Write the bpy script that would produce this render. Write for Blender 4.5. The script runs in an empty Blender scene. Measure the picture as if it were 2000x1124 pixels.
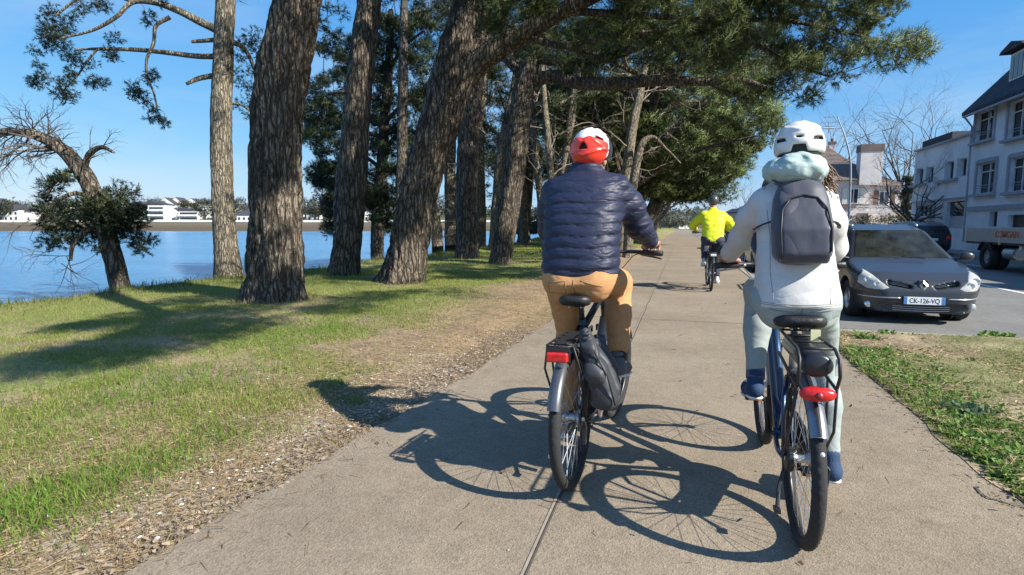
import bpy, bmesh, math, random
import numpy as np
from mathutils import Vector, Matrix
SC = bpy.context.scene
COL = SC.collection
RAD = math.radians
# ------------------------------------------------------------------ camera
F = 1100.0                                   # focal length in pixels of the 2000 px wide photograph
CZ, PSI, PHI = 1.3, RAD(16.83), RAD(6.28)    # eye height, yaw to the left of the path, pitch down
cR = np.array([math.cos(PSI), math.sin(PSI), 0.0])
cF = np.array([-math.sin(PSI)*math.cos(PHI), math.cos(PSI)*math.cos(PHI), -math.sin(PHI)])
cU = np.cross(cR, cF)
CAM = np.array([0, 0, CZ])
cam = bpy.data.cameras.new('camera'); camo = bpy.data.objects.new('camera', cam); COL.objects.link(camo)
camo.location = CAM
camo.rotation_euler = (math.pi/2 - PHI, 0, PSI)
cam.sensor_width = 36.0; cam.lens = 36.0*F/2000.0
cam.clip_start = 0.05; cam.clip_end = 6000
SC.camera = camo
# ------------------------------------------------------------------ sky, sun, exposure
SUNV = np.array([1.30, -0.36, 1.0]); SUNV /= np.linalg.norm(SUNV)     # towards the sun
SUN_EL = math.asin(SUNV[2]); SUN_AZ = math.atan2(SUNV[0], SUNV[1])     # azimuth clockwise from +Y
w = bpy.data.worlds.new('World'); SC.world = w; w.use_nodes = True
nt = w.node_tree; N = nt.nodes; L = nt.links
bg = N['Background']; bg.inputs[1].default_value = 0.087
sky = N.new('ShaderNodeTexSky'); sky.sky_type = 'NISHITA'; sky.sun_disc = False
sky.sun_elevation = SUN_EL; sky.sun_rotation = SUN_AZ
sky.altitude = 0; sky.air_density = 1.0; sky.dust_density = 0.25; sky.ozone_density = 2.2
# thin cirrus streaks: a stretched noise on the sky direction
tc = N.new('ShaderNodeTexCoord'); mp = N.new('ShaderNodeMapping'); mp.inputs['Scale'].default_value = (1.2, 2.2, 7.0)
mp.inputs['Rotation'].default_value = (0.15, 0.2, 0.4)
nz = N.new('ShaderNodeTexNoise'); nz.inputs['Scale'].default_value = 1.3; nz.inputs['Detail'].default_value = 7; nz.inputs['Roughness'].default_value = 0.55
rp = N.new('ShaderNodeValToRGB'); rp.color_ramp.elements[0].position = 0.43; rp.color_ramp.elements[1].position = 0.80
rp.color_ramp.elements[1].color = (0.50, 0.50, 0.50, 1)
mx = N.new('ShaderNodeMix'); mx.data_type = 'RGBA'; mx.inputs[7].default_value = (4.6, 5.4, 6.2, 1)
L.new(tc.outputs['Generated'], mp.inputs[0]); L.new(mp.outputs[0], nz.inputs[0]); L.new(nz.outputs[0], rp.inputs[0])
# the camera's rendering of the sky: a tone curve per channel (deeper blue overhead, milder glow at the horizon)
se = N.new('ShaderNodeSeparateColor'); co = N.new('ShaderNodeCombineColor'); L.new(sky.outputs[0], se.inputs[0])
for ch, (gain, pw) in enumerate(((0.52, 1.06), (0.60, 0.60), (0.76, 0.25))):
    a = N.new('ShaderNodeMath'); a.operation = 'MULTIPLY'; a.inputs[1].default_value = 0.115; L.new(se.outputs[ch], a.inputs[0])
    b = N.new('ShaderNodeMath'); b.operation = 'POWER'; b.inputs[1].default_value = pw; L.new(a.outputs[0], b.inputs[0])
    c = N.new('ShaderNodeMath'); c.operation = 'MULTIPLY'; c.inputs[1].default_value = gain/0.115; L.new(b.outputs[0], c.inputs[0]); L.new(c.outputs[0], co.inputs[ch])
L.new(rp.outputs[0], mx.inputs[0]); L.new(co.outputs[0], mx.inputs[6]); L.new(mx.outputs[2], bg.inputs[0])
sl = bpy.data.lights.new('sun', 'SUN'); slo = bpy.data.objects.new('sun', sl); COL.objects.link(slo)
sl.energy = 5.0; sl.angle = RAD(0.5); sl.color = (1.0, 0.95, 0.86)
slo.rotation_euler = Vector(SUNV).to_track_quat('Z', 'Y').to_euler()
SC.view_settings.view_transform = 'Standard'; SC.view_settings.look = 'None'
SC.view_settings.exposure = 0.85; SC.view_settings.gamma = 1.0
try: SC.view_settings.use_curve_mapping = False
except Exception: pass
SC.render.engine = 'CYCLES'
SC.cycles.max_bounces = 6; SC.cycles.transparent_max_bounces = 8
SC.cycles.use_denoising = True
# ------------------------------------------------------------------ photograph pixels to places
def at(u, v, d): return CAM + d*(cF + cR*(u-1000)/F + cU*(562-v)/F)
def gp(u, v, z=0.0):
    r = cF + cR*(u-1000)/F + cU*(562-v)/F
    return CAM + r*((z-CZ)/r[2])
def dep(p): return float((np.asarray(p)-CAM) @ cF)
# ------------------------------------------------------------------ materials
def mat(name, col, rough=0.6, metal=0.0, var=0.0, vscale=8.0, bump=0.0, bscale=40.0, spec=0.5, coat=0.0, emit=None, stretch=(1,1,1),
        attr=None, sheen=0.0, alpha=None, trans=0.0, dirt=None, dscale=3.0, crease=None):
    m = bpy.data.materials.new(name); m.use_nodes = True
    nt = m.node_tree; N = nt.nodes; L = nt.links; b = N['Principled BSDF']
    b.inputs['Base Color'].default_value = (*col, 1); b.inputs['Roughness'].default_value = rough
    b.inputs['Metallic'].default_value = metal; b.inputs['Specular IOR Level'].default_value = spec
    b.inputs['Coat Weight'].default_value = coat; b.inputs['Coat Roughness'].default_value = 0.05
    if sheen: b.inputs['Sheen Weight'].default_value = sheen
    if trans: b.inputs['Transmission Weight'].default_value = trans
    tc = mp = None
    if var or bump or dirt or crease:
        tc = N.new('ShaderNodeTexCoord'); mp = N.new('ShaderNodeMapping'); mp.inputs['Scale'].default_value = stretch
        L.new(tc.outputs['Object'], mp.inputs[0])
    src = None
    if attr:
        a = N.new('ShaderNodeVertexColor'); a.layer_name = attr; src = a.outputs[0]
    if var:
        n = N.new('ShaderNodeTexNoise'); n.inputs['Scale'].default_value = vscale; n.inputs['Detail'].default_value = 6
        L.new(mp.outputs[0], n.inputs[0])
        r = N.new('ShaderNodeValToRGB'); e = r.color_ramp.elements
        e[0].position = 0.3; e[1].position = 0.7
        e[0].color = (1-var, 1-var, 1-var, 1); e[1].color = (1+var, 1+var, 1+var, 1)
        L.new(n.outputs[0], r.inputs[0])
        x = N.new('ShaderNodeMix'); x.data_type = 'RGBA'; x.blend_type = 'MULTIPLY'; x.inputs[0].default_value = 1
        if src: L.new(src, x.inputs[6])
        else: x.inputs[6].default_value = (*col, 1)
        L.new(r.outputs[0], x.inputs[7]); src = x.outputs[2]
    if dirt:
        n = N.new('ShaderNodeTexNoise'); n.inputs['Scale'].default_value = dscale; n.inputs['Detail'].default_value = 8; n.inputs['Roughness'].default_value = 0.7
        L.new(mp.outputs[0], n.inputs[0])
        r = N.new('ShaderNodeValToRGB'); e = r.color_ramp.elements; e[0].position = 0.48; e[1].position = 0.72
        e[0].color = (0,0,0,1); e[1].color = (0.75,0.75,0.75,1); L.new(n.outputs[0], r.inputs[0])
        x = N.new('ShaderNodeMix'); x.data_type = 'RGBA'; L.new(r.outputs[0], x.inputs[0])
        if src: L.new(src, x.inputs[6])
        else: x.inputs[6].default_value = (*col, 1)
        x.inputs[7].default_value = (*dirt, 1); src = x.outputs[2]
    if src: L.new(src, b.inputs['Base Color'])
    if bump:
        n = N.new('ShaderNodeTexNoise'); n.inputs['Scale'].default_value = bscale; n.inputs['Detail'].default_value = 5
        L.new(mp.outputs[0], n.inputs[0])
        bp = N.new('ShaderNodeBump'); bp.inputs['Strength'].default_value = bump; bp.inputs['Distance'].default_value = 0.02
        L.new(n.outputs[0], bp.inputs['Height']); L.new(bp.outputs[0], b.inputs['Normal'])
    if crease:      # (scale, depth in metres, stretch): sharp folds from ridged noise
        mp3 = N.new('ShaderNodeMapping'); mp3.inputs['Scale'].default_value = crease[2]; L.new(tc.outputs['Object'], mp3.inputs[0])
        n = N.new('ShaderNodeTexNoise'); n.inputs['Scale'].default_value = crease[0]; n.inputs['Detail'].default_value = 1.2; n.inputs['Distortion'].default_value = 0.35
        L.new(mp3.outputs[0], n.inputs[0])
        a = N.new('ShaderNodeMath'); a.operation = 'SUBTRACT'; a.inputs[1].default_value = 0.5; L.new(n.outputs[0], a.inputs[0])
        c = N.new('ShaderNodeMath'); c.operation = 'ABSOLUTE'; L.new(a.outputs[0], c.inputs[0])
        p = N.new('ShaderNodeMath'); p.operation = 'POWER'; p.inputs[1].default_value = 0.85; L.new(c.outputs[0], p.inputs[0])
        b2 = N.new('ShaderNodeBump'); b2.inputs['Strength'].default_value = 1.0; b2.inputs['Distance'].default_value = crease[1]
        L.new(p.outputs[0], b2.inputs['Height'])
        if b.inputs['Normal'].is_linked: L.new(b.inputs['Normal'].links[0].from_socket, b2.inputs['Normal'])
        L.new(b2.outputs[0], b.inputs['Normal'])
    if emit:
        b.inputs['Emission Color'].default_value = (*emit[0], 1); b.inputs['Emission Strength'].default_value = emit[1]
    return m
# ------------------------------------------------------------------ objects, things and parts
def raw_obj(name, V, Fc, m=None, parent=None, smooth=False, cols=None, nrm=None):
    me = bpy.data.meshes.new(name)
    V = np.asarray(V, np.float32).reshape(-1, 3)
    if isinstance(Fc, np.ndarray):
        k = Fc.shape[1]; n = len(Fc)
        me.vertices.add(len(V)); me.vertices.foreach_set('co', V.ravel())
        me.loops.add(n*k); me.loops.foreach_set('vertex_index', Fc.astype(np.int32).ravel())
        me.polygons.add(n); me.polygons.foreach_set('loop_start', np.arange(0, n*k, k, dtype=np.int32))
        me.polygons.foreach_set('loop_total', np.full(n, k, np.int32))
        me.update(calc_edges=True)
    else:
        me.from_pydata(V.tolist(), [], Fc); me.update()
    me.polygons.foreach_set('use_smooth', np.full(len(me.polygons), bool(smooth)))
    if cols is not None:
        ca = me.color_attributes.new('tint', 'FLOAT_COLOR', 'POINT')
        c4 = np.ones((len(V), 4), np.float32); c4[:, :3] = cols; ca.data.foreach_set('color', c4.ravel())
    if m is not None:
        for mm in (m if isinstance(m, (list, tuple)) else [m]): me.materials.append(mm)
    me.validate()
    if nrm is not None:
        me.polygons.foreach_set('use_smooth', np.ones(len(me.polygons), bool)); me.normals_split_custom_set_from_vertices(np.asarray(nrm, np.float32))
    o = bpy.data.objects.new(name, me); COL.objects.link(o)
    if parent is not None: o.parent = parent
    return o
def tag(o, label=None, cat=None, group=None, kind=None):
    if label: o['label'] = label
    if cat: o['category'] = cat
    if group: o['group'] = group
    if kind: o['kind'] = kind
    return o
def thing(name, label, cat, loc=(0,0,0), rz=0.0, group=None):
    o = bpy.data.objects.new(name, None); COL.objects.link(o); o.empty_display_size = 0.1
    o.location = loc; o.rotation_euler = (0, 0, rz)
    return tag(o, label, cat, group)
class MB:
    """collects simple solids; build() links them as one mesh object"""
    def __init__(s): s.V = []; s.F = []; s.n = 0
    def add(s, V, Fc):
        V = np.asarray(V, float).reshape(-1, 3); s.V.append(V)
        for f in Fc: s.F.append([int(i)+s.n for i in f])
        s.n += len(V); return s
    def box(s, c, h, rot=None, bev=0.0):
        c = np.asarray(c, float); h = np.asarray(h, float)
        if bev <= 0:
            q = np.array([[x,y,z] for x in (-1,1) for y in (-1,1) for z in (-1,1)], float)*h
            Fc = [(0,1,3,2),(4,6,7,5),(0,4,5,1),(2,3,7,6),(0,2,6,4),(1,5,7,3)]
        else:
            q = []; idx = {}
            for sx in (-1,1):
                for sy in (-1,1):
                    for sz in (-1,1):
                        for a in range(3):
                            p = np.array([sx,sy,sz], float)*(h-bev); p[a] += (sx,sy,sz)[a]*bev
                            idx[(sx,sy,sz,a)] = len(q); q.append(p)
            q = np.array(q); Fc = []
            for a in range(3):
                b, d = (a+1) % 3, (a+2) % 3
                for sg in (-1,1):
                    loop = []
                    for (i,j) in ((-1,-1),(1,-1),(1,1),(-1,1)):
                        k = [0,0,0]; k[a] = sg; k[b] = i; k[d] = j; loop.append(idx[(*k,a)])
                    Fc.append(loop if sg > 0 else loop[::-1])
                for i in (-1,1):
                    for j in (-1,1):
                        k0 = [0,0,0]; k1 = [0,0,0]; k0[a] = -1; k1[a] = 1
                        for k in (k0,k1): k[b] = i; k[d] = j
                        f = [idx[(*k0,b)], idx[(*k1,b)], idx[(*k1,d)], idx[(*k0,d)]]
                        Fc.append(f if i*j > 0 else f[::-1])
            for sx in (-1,1):
                for sy in (-1,1):
                    for sz in (-1,1):
                        f = [idx[(sx,sy,sz,a)] for a in range(3)]
                        Fc.append(f if sx*sy*sz > 0 else f[::-1])
        if rot is not None: q = q @ np.asarray(rot, float).T
        return s.add(q+c, Fc)
    def tube(s, P, r, n=8, cap=True, closed=False, sx=1.0, up=None):
        P = np.asarray(P, float); m = len(P); r = np.broadcast_to(np.asarray(r, float), (m,))
        T = np.gradient(P, axis=0) if not closed else (np.roll(P,-1,0)-np.roll(P,1,0))
        T /= np.linalg.norm(T, axis=1)[:,None]+1e-12
        u = np.array(up if up is not None else ((0,0,1) if abs(T[0][2]) < 0.9 else (0,1,0)), float)
        V = []; a = np.linspace(0, 2*np.pi, n, endpoint=False)
        for i in range(m):
            u = u - T[i]*(u@T[i]); u /= np.linalg.norm(u)+1e-12; b = np.cross(T[i], u)
            V.append(P[i] + r[i]*(np.cos(a)[:,None]*u + sx*np.sin(a)[:,None]*b))
        V = np.concatenate(V); Fc = []
        mm = m if closed else m-1
        for i in range(mm):
            i2 = (i+1) % m
            for j in range(n):
                k = (j+1) % n; Fc.append((i*n+j, i*n+k, i2*n+k, i2*n+j))
        if cap and not closed:
            Fc.append(tuple(range(n))[::-1]); Fc.append(tuple((m-1)*n+j for j in range(n)))
        return s.add(V, Fc)
    def cyl(s, a, b, r, n=12, r2=None):
        return s.tube([a, b], [r, r if r2 is None else r2], n)
    def quad(s, a, b, c, d): return s.add([a,b,c,d], [(0,1,2,3)])
    def prism(s, poly, z0, z1, axis='z', tw=None):
        """extrude a 2-D polygon; axis x: poly is (y,z), y: (x,z), z: (x,y)"""
        p = np.asarray(poly, float); n = len(p)
        def em(t):
            q = np.zeros((n,3))
            if axis == 'x': q[:,1:] = p; q[:,0] = t
            elif axis == 'y': q[:,0] = p[:,0]; q[:,2] = p[:,1]; q[:,1] = t
            else: q[:,:2] = p; q[:,2] = t
            return q
        V = np.vstack([em(z0), em(z1)])
        Fc = [tuple(range(n))[::-1], tuple(range(n, 2*n))] + [(i,(i+1)%n,n+(i+1)%n,n+i) for i in range(n)]
        return s.add(V, Fc)
    def lathe(s, prof, n=24, axis='z', c=(0,0,0), closed=False):
        """prof: (radius, height) pairs turned about an axis through c"""
        prof = np.asarray(prof, float); m = len(prof); a = np.linspace(0, 2*np.pi, n, endpoint=False)
        V = np.zeros((m, n, 3)); x = prof[:,0][:,None]*np.cos(a); y = prof[:,0][:,None]*np.sin(a); z = np.repeat(prof[:,1][:,None], n, 1)
        if axis == 'z': V[...,0], V[...,1], V[...,2] = x, y, z
        elif axis == 'x': V[...,1], V[...,2], V[...,0] = x, y, z
        else: V[...,2], V[...,0], V[...,1] = x, y, z
        Fc = []
        for i in range(m if closed else m-1):
            i2 = (i+1) % m
            for j in range(n):
                k = (j+1) % n; Fc.append((i*n+j, i*n+k, i2*n+k, i2*n+j))
        return s.add(V.reshape(-1,3)+np.asarray(c, float), Fc)
    def build(s, name, m, parent=None, smooth=False, xf=None):
        V = np.concatenate(s.V)
        if xf is not None: V = V @ np.asarray(xf[0]).T + np.asarray(xf[1])
        o = raw_obj(name, V, s.F, m, parent, smooth)
        bm = bmesh.new(); bm.from_mesh(o.data); bmesh.ops.recalc_face_normals(bm, faces=bm.faces); bm.to_mesh(o.data); bm.free()
        return o
def shade_auto(o, ang=40):
    """smooth shading with sharp edges kept"""
    me = o.data; bm = bmesh.new(); bm.from_mesh(me)
    for f in bm.faces: f.smooth = True
    for e in bm.edges:
        if len(e.link_faces) == 2 and e.calc_face_angle(0) > RAD(ang): e.smooth = False
    bm.to_mesh(me); bm.free(); return o
def copy_tree(o, parent=None):
    c = o.copy(); COL.objects.link(c)
    if parent is not None: c.parent = parent
    for ch in list(o.children): copy_tree(ch, c)
    return c
def text_mesh(txt, size, m, parent, name='lettering', loc=(0,0,0), rot=(RAD(90),0,0), ext=0.002, bold=0.0, sx=1.0):
    cu = bpy.data.curves.new(name, 'FONT'); cu.body = txt; cu.size = size; cu.extrude = ext; cu.align_x = 'CENTER'; cu.align_y = 'CENTER'; cu.offset = bold
    t = bpy.data.objects.new('tmp', cu); COL.objects.link(t)
    dg = bpy.context.evaluated_depsgraph_get(); me = bpy.data.meshes.new_from_object(t.evaluated_get(dg))
    bpy.data.objects.remove(t)
    me.materials.clear(); me.materials.append(m)
    o = bpy.data.objects.new(name, me); COL.objects.link(o); o.parent = parent; o.location = loc; o.rotation_euler = rot; o.scale = (sx,1,1)
    return o
# ------------------------------------------------------------------ numpy noise
def _h(i, j, k, s):
    n = (i.astype(np.int64)*374761393 + j.astype(np.int64)*668265263 + k.astype(np.int64)*2147483647 + s*1274126177) & 0xffffffff
    n = ((n ^ (n >> 13))*1274126177) & 0xffffffff
    return ((n ^ (n >> 16)) & 0xffff)/65535.0
def noise(P, s=0):
    P = np.asarray(P, float); I = np.floor(P); f = P-I; f = f*f*(3-2*f); I = I.astype(np.int64); r = 0
    for a in (0,1):
        for b in (0,1):
            for c in (0,1):
                wgt = (f[:,0] if a else 1-f[:,0])*(f[:,1] if b else 1-f[:,1])*(f[:,2] if c else 1-f[:,2])
                r = r + wgt*_h(I[:,0]+a, I[:,1]+b, I[:,2]+c, s)
    return r
def fbm(P, s=0, o=4):
    r = 0; a = 0.5; t = 0
    for i in range(o): r = r + a*noise(np.asarray(P)*2.0**i+17.3*i, s+i); t += a; a *= 0.5
    return r/t
# ------------------------------------------------------------------ distance fields and their surfaces
def smin(a, b, k): h = np.maximum(k-np.abs(a-b), 0)/k; return np.minimum(a, b)-h*h*k*0.25
def smax(a, b, k): return -smin(-a, -b, k)
def rcone(P, a, b, ra, rb):
    a = np.asarray(a, float); b = np.asarray(b, float); d = b-a; t = np.clip(((P-a)@d)/(d@d), 0, 1)
    return np.linalg.norm(P-a-t[:,None]*d, axis=1)-(ra+(rb-ra)*t)
def chain(P, pts, rs, k=0.03):
    r = None
    for i in range(len(pts)-1):
        f = rcone(P, pts[i], pts[i+1], rs[i], rs[i+1]); r = f if r is None else smin(r, f, k)
    return r
def ell(P, c, r, R=None):
    q = P-np.asarray(c, float)
    if R is not None: q = q @ np.asarray(R, float)
    r = np.asarray(r, float); k0 = np.linalg.norm(q/r, axis=1); k1 = np.linalg.norm(q/(r*r), axis=1)+1e-9
    return k0*(k0-1)/k1
def rbox(P, c, h, r=0.02, R=None):
    q = P-np.asarray(c, float)
    if R is not None: q = q @ np.asarray(R, float)
    q = np.abs(q)-(np.asarray(h, float)-r)
    return np.linalg.norm(np.maximum(q, 0), axis=1)+np.minimum(q.max(1), 0)-r
def poly2(x, y, pts):
    pts = np.asarray(pts, float); d = np.full(len(x), 1e9); s = np.ones(len(x)); n = len(pts)
    for i in range(n):
        a = pts[i]; b = pts[i-1]; e = b-a; wx = x-a[0]; wy = y-a[1]
        t = np.clip((wx*e[0]+wy*e[1])/(e@e+1e-12), 0, 1)
        d = np.minimum(d, (wx-e[0]*t)**2+(wy-e[1]*t)**2)
        c1 = y >= a[1]; c2 = y < b[1]; c3 = e[0]*wy > e[1]*wx
        s = np.where((c1&c2&c3)|(~c1&~c2&~c3), -s, s)
    return s*np.sqrt(d)
def sections(P, zs, cx, cy, ax, by, e=2.3):
    """stack of superellipse sections along z: centre (cx,cy), half-widths ax, by"""
    z = P[:,2]; X = np.interp(z, zs, cx); Y = np.interp(z, zs, cy); A = np.interp(z, zs, ax); B = np.interp(z, zs, by)
    q = (np.abs((P[:,0]-X)/A)**e+np.abs((P[:,1]-Y)/B)**e)**(1/e)
    return smax((q-1)*np.minimum(A, B)*1.05, np.maximum(z-zs[-1], zs[0]-z), 0.03)
def rotm(rx=0, ry=0, rz=0): return np.array(Matrix.Rotation(rz,3,'Z') @ Matrix.Rotation(ry,3,'Y') @ Matrix.Rotation(rx,3,'X'))
def surf(f, lo, hi, h):
    """surface nets on a grid that is only evaluated finely near the surface"""
    lo = np.asarray(lo, float); hi = np.asarray(hi, float); B = 4
    nb = np.ceil((hi-lo)/(h*B)).astype(int)+1; n = nb*B
    cg = [lo[a]+h*(np.arange(nb[a])*B+(B-1)/2) for a in range(3)]
    C3 = np.stack(np.meshgrid(*cg, indexing='ij'), -1).reshape(-1,3)
    fc = f(C3).reshape(nb)
    G = np.repeat(np.repeat(np.repeat(fc, B, 0), B, 1), B, 2).astype(np.float32)
    near = np.argwhere(np.abs(fc) < h*B*1.9)
    if len(near):
        loc = np.stack(np.meshgrid(*[np.arange(B)]*3, indexing='ij'), -1).reshape(-1,3)
        for s in range(0, len(near), 6000):
            idx = (near[s:s+6000,None,:]*B+loc[None]).reshape(-1,3)
            G[idx[:,0],idx[:,1],idx[:,2]] = f(lo+idx*h)
    ins = G < 0; nx, ny, nz = G.shape
    sm = np.zeros((nx-1,ny-1,nz-1), np.int8)
    for a in (0,1):
        for b in (0,1):
            for c in (0,1): sm += ins[a:nx-1+a, b:ny-1+b, c:nz-1+c]
    cells = np.argwhere((sm > 0)&(sm < 8))
    if len(cells) == 0: return np.zeros((0,3)), np.zeros((0,4), int)
    vid = np.full(sm.shape, -1, np.int64); vid[cells[:,0],cells[:,1],cells[:,2]] = np.arange(len(cells))
    acc = np.zeros((len(cells),3)); cnt = np.zeros(len(cells))
    for ax in range(3):
        for b in (0,1):
            for c in (0,1):
                o0 = [0,0,0]; o0[(ax+1)%3] = b; o0[(ax+2)%3] = c; o1 = list(o0); o1[ax] = 1
                i0 = cells+o0; i1 = cells+o1
                g0 = G[i0[:,0],i0[:,1],i0[:,2]]; g1 = G[i1[:,0],i1[:,1],i1[:,2]]
                m = (g0 < 0) != (g1 < 0); t = np.where(m, g0/(g0-g1+1e-12), 0)
                p = np.array(o0, float)+0; q = np.repeat(p[None], len(cells), 0); q[:,ax] = t
                acc[m] += q[m]; cnt[m] += 1
    V = lo+h*(cells+acc/cnt[:,None])
    Q = []
    for ax in range(3):
        b, c = (ax+1)%3, (ax+2)%3
        sl0 = [slice(1,-1)]*3; sl1 = [slice(1,-1)]*3; sl0[ax] = slice(0,-1); sl1[ax] = slice(1,None)
        a0 = ins[tuple(sl0)]; a1 = ins[tuple(sl1)]
        e = np.argwhere(a0 != a1); 
        if len(e) == 0: continue
        base = e.copy(); base[:,b] += 1; base[:,c] += 1
        fl = a0[e[:,0],e[:,1],e[:,2]]
        def vi(db, dc):
            k = base.copy(); k[:,b] -= db; k[:,c] -= dc; return vid[k[:,0],k[:,1],k[:,2]]
        q = np.stack([vi(1,1), vi(0,1), vi(0,0), vi(1,0)], 1); q[~fl] = q[~fl][:, ::-1]; Q.append(q)
    Q = np.concatenate(Q); Q = Q[(Q >= 0).all(1)]
    return V, Q
def smooth_v(V, Q, it=2, lam=0.5):
    for _ in range(it):
        S = np.zeros_like(V); c = np.zeros(len(V))
        for a, b in ((0,1),(1,2),(2,3),(3,0)):
            np.add.at(S, Q[:,a], V[Q[:,b]]); np.add.at(S, Q[:,b], V[Q[:,a]]); np.add.at(c, Q[:,a], 1); np.add.at(c, Q[:,b], 1)
        V = V+(S/np.maximum(c,1)[:,None]-V)*lam
    return V
def sdf_obj(name, f, lo, hi, h, m, parent=None, it=2, xf=None):
    V, Q = surf(f, lo, hi, h)
    if it: V = smooth_v(V, Q, it)
    if xf is not None: V = V @ np.asarray(xf[0]).T + np.asarray(xf[1])
    return raw_obj(name, V, Q, m, parent, smooth=True)
# ------------------------------------------------------------------ ground, path, road, water
rng = np.random.default_rng(7)
def sstep(a, b, x): t = np.clip((x-a)/(b-a), 0, 1); return t*t*(3-2*t)
PX0, PX1 = -1.80, 1.58                      # edges of the path
SHORE = -10.3
def ground_z(x, y):
    x = np.asarray(x, float); y = np.asarray(y, float)
    z = 0.45*sstep(22, 50, y)*sstep(-2.2, -4.5, x)
    P = np.stack([x*0.7, y*0.7, x*0], -1)
    z = z + (noise(P.reshape(-1,3), 3).reshape(x.shape)-0.5)*0.10*sstep(-2.0, -4.0, x)
    z = z + 0.06*sstep(-2.0, -2.6, x)
    wob = (noise(np.stack([y*0.5, y*0, y*0], -1).reshape(-1,3), 5).reshape(x.shape)-0.5)*0.9
    t = np.clip((SHORE+wob-x)/1.8, 0, 1.2)
    return z - t*1.75*(0.5+0.5*sstep(0,0.5,t))
def grass_cover(x, y):
    x = np.asarray(x, float); y = np.asarray(y, float)
    P = np.stack([x, y, x*0], -1)
    n1 = fbm(P*0.55, 11, 4); n2 = fbm(P*2.2, 21, 3)
    edge = sstep(-2.08, -2.8, x+(n1-0.5)*1.4)
    band = sstep(3.6, 5.6, y)*sstep(-4.1, -2.9, x+(n1-0.5)*1.6)*0.92*(1-sstep(24, 36, y))
    g = edge*sstep(0.32, 0.62, n1*0.62+n2*0.38+0.14*sstep(3.4, 6.5, y)) - band
    bare = 0.55*np.exp(-(((x+6.2)/1.6)**2+((y-7.6)/0.9)**2)) + 0.5*np.exp(-(((x+6.5)/0.8)**2+((y-6.0)/0.5)**2)) + 0.4*np.exp(-(((x+3.6)/0.6)**2+((y-2.6)/0.35)**2))
    return np.clip(g-bare, 0.03, 1)
def axis_lines(pts):
    o = []
    for (a, b, st) in pts: o += list(np.arange(a, b-1e-6, st))
    return np.array(o+[pts[-1][1]])
gx = axis_lines([(-14,-10.6,0.2),(-10.6,-5.5,0.09),(-5.5,-1.6,0.045),(-1.6,3,0.6),(3,30,3),(30,900,60)])
gy = axis_lines([(-12,0.6,0.9),(0.6,7,0.05),(7,16,0.12),(16,60,0.7),(60,200,6),(200,1500,80)])
X, Y = np.meshgrid(gx, gy, indexing='ij'); Zg = ground_z(X, Y) - 0.012
Zg = np.where((X > 1.6)&((Y > 7)|(X > 4.2)), -0.22, np.where((X > -1.66), -0.03, Zg))
nxg, nyg = X.shape
idx = np.arange(nxg*nyg).reshape(nxg, nyg)
Q = np.stack([idx[:-1,:-1], idx[1:,:-1], idx[1:,1:], idx[:-1,1:]], -1).reshape(-1,4)
Vg = np.stack([X, Y, Zg], -1).reshape(-1,3)
xf_, yf_ = Vg[:,0], Vg[:,1]
cov = grass_cover(xf_, yf_)
soil = np.array([0.25, 0.185, 0.13]); straw = np.array([0.315, 0.235, 0.145]); green = np.array([0.17, 0.19, 0.05]); grav = np.array([0.33, 0.285, 0.235])
n3 = fbm(Vg*[3.1,3.1,0], 31, 4)[:,None]; n4 = fbm(Vg*[0.8,0.8,0], 41, 3)[:,None]
base = soil*(1-sstep(0.35,0.65,n3)) + straw*sstep(0.35,0.65,n3)
gband = (sstep(-2.75,-2.1, xf_+(n4[:,0]-0.5)*1.2)*sstep(0.42,0.56,n3[:,0]*0.5+n4[:,0]*0.5)*(1-sstep(4.5,6.0,yf_)))[:,None]
base = base*(1-gband)+grav*gband
gcol = green*(0.8+0.5*n4)
cols = base*(1-0.75*cov[:,None])+gcol*0.75*cov[:,None]
shore_m = sstep(SHORE-0.2, SHORE-0.8, xf_)[:,None]
cols = cols*(1-shore_m)+np.array([0.16,0.13,0.10])*shore_m
m_ground = mat('lawn_soil', (0.2,0.16,0.1), 0.95, attr='tint', var=0.38, vscale=34, bump=0.55, bscale=60, spec=0.1)
tag(raw_obj('ground', Vg, Q, m_ground, smooth=True, cols=cols), kind='structure')
# path: one slab with slightly ragged edges
py = axis_lines([(-6,1,0.5),(1,12,0.06),(12,40,0.5),(40,400,6)])
wl = (fbm(np.stack([py*3, py*0, py*0], -1), 51, 4)-0.5)*0.09*(py < 40); wr = (fbm(np.stack([py*2.3, py*0+5, py*0], -1), 52, 4)-0.5)*0.16*(py < 40)
k = len(py); us = np.array([0, 0.006, 0.25, 0.5, 0.75, 0.996, 1.0])
Lx = np.interp(py, [1.0,1.5,2.3,4.3,8,14,40], [-2.02,-1.98,-1.91,-1.78,-1.70,-1.64,-1.72])+wl; Rx = np.where(py < 7.5, PX1+wr+0.10*sstep(3.4,2.6,py), 1.72)
VP = np.stack([Lx[:,None]+(Rx-Lx)[:,None]*us, np.repeat(py[:,None], 7, 1), np.repeat(np.array([[-0.03,0.012,0.012,0.012,0.012,0.012,-0.03]]), k, 0)], -1)
ii = np.arange(k*7).reshape(k,7)
QP = np.stack([ii[:-1,:-1], ii[:-1,1:], ii[1:,1:], ii[1:,:-1]], -1).reshape(-1,4)
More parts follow.
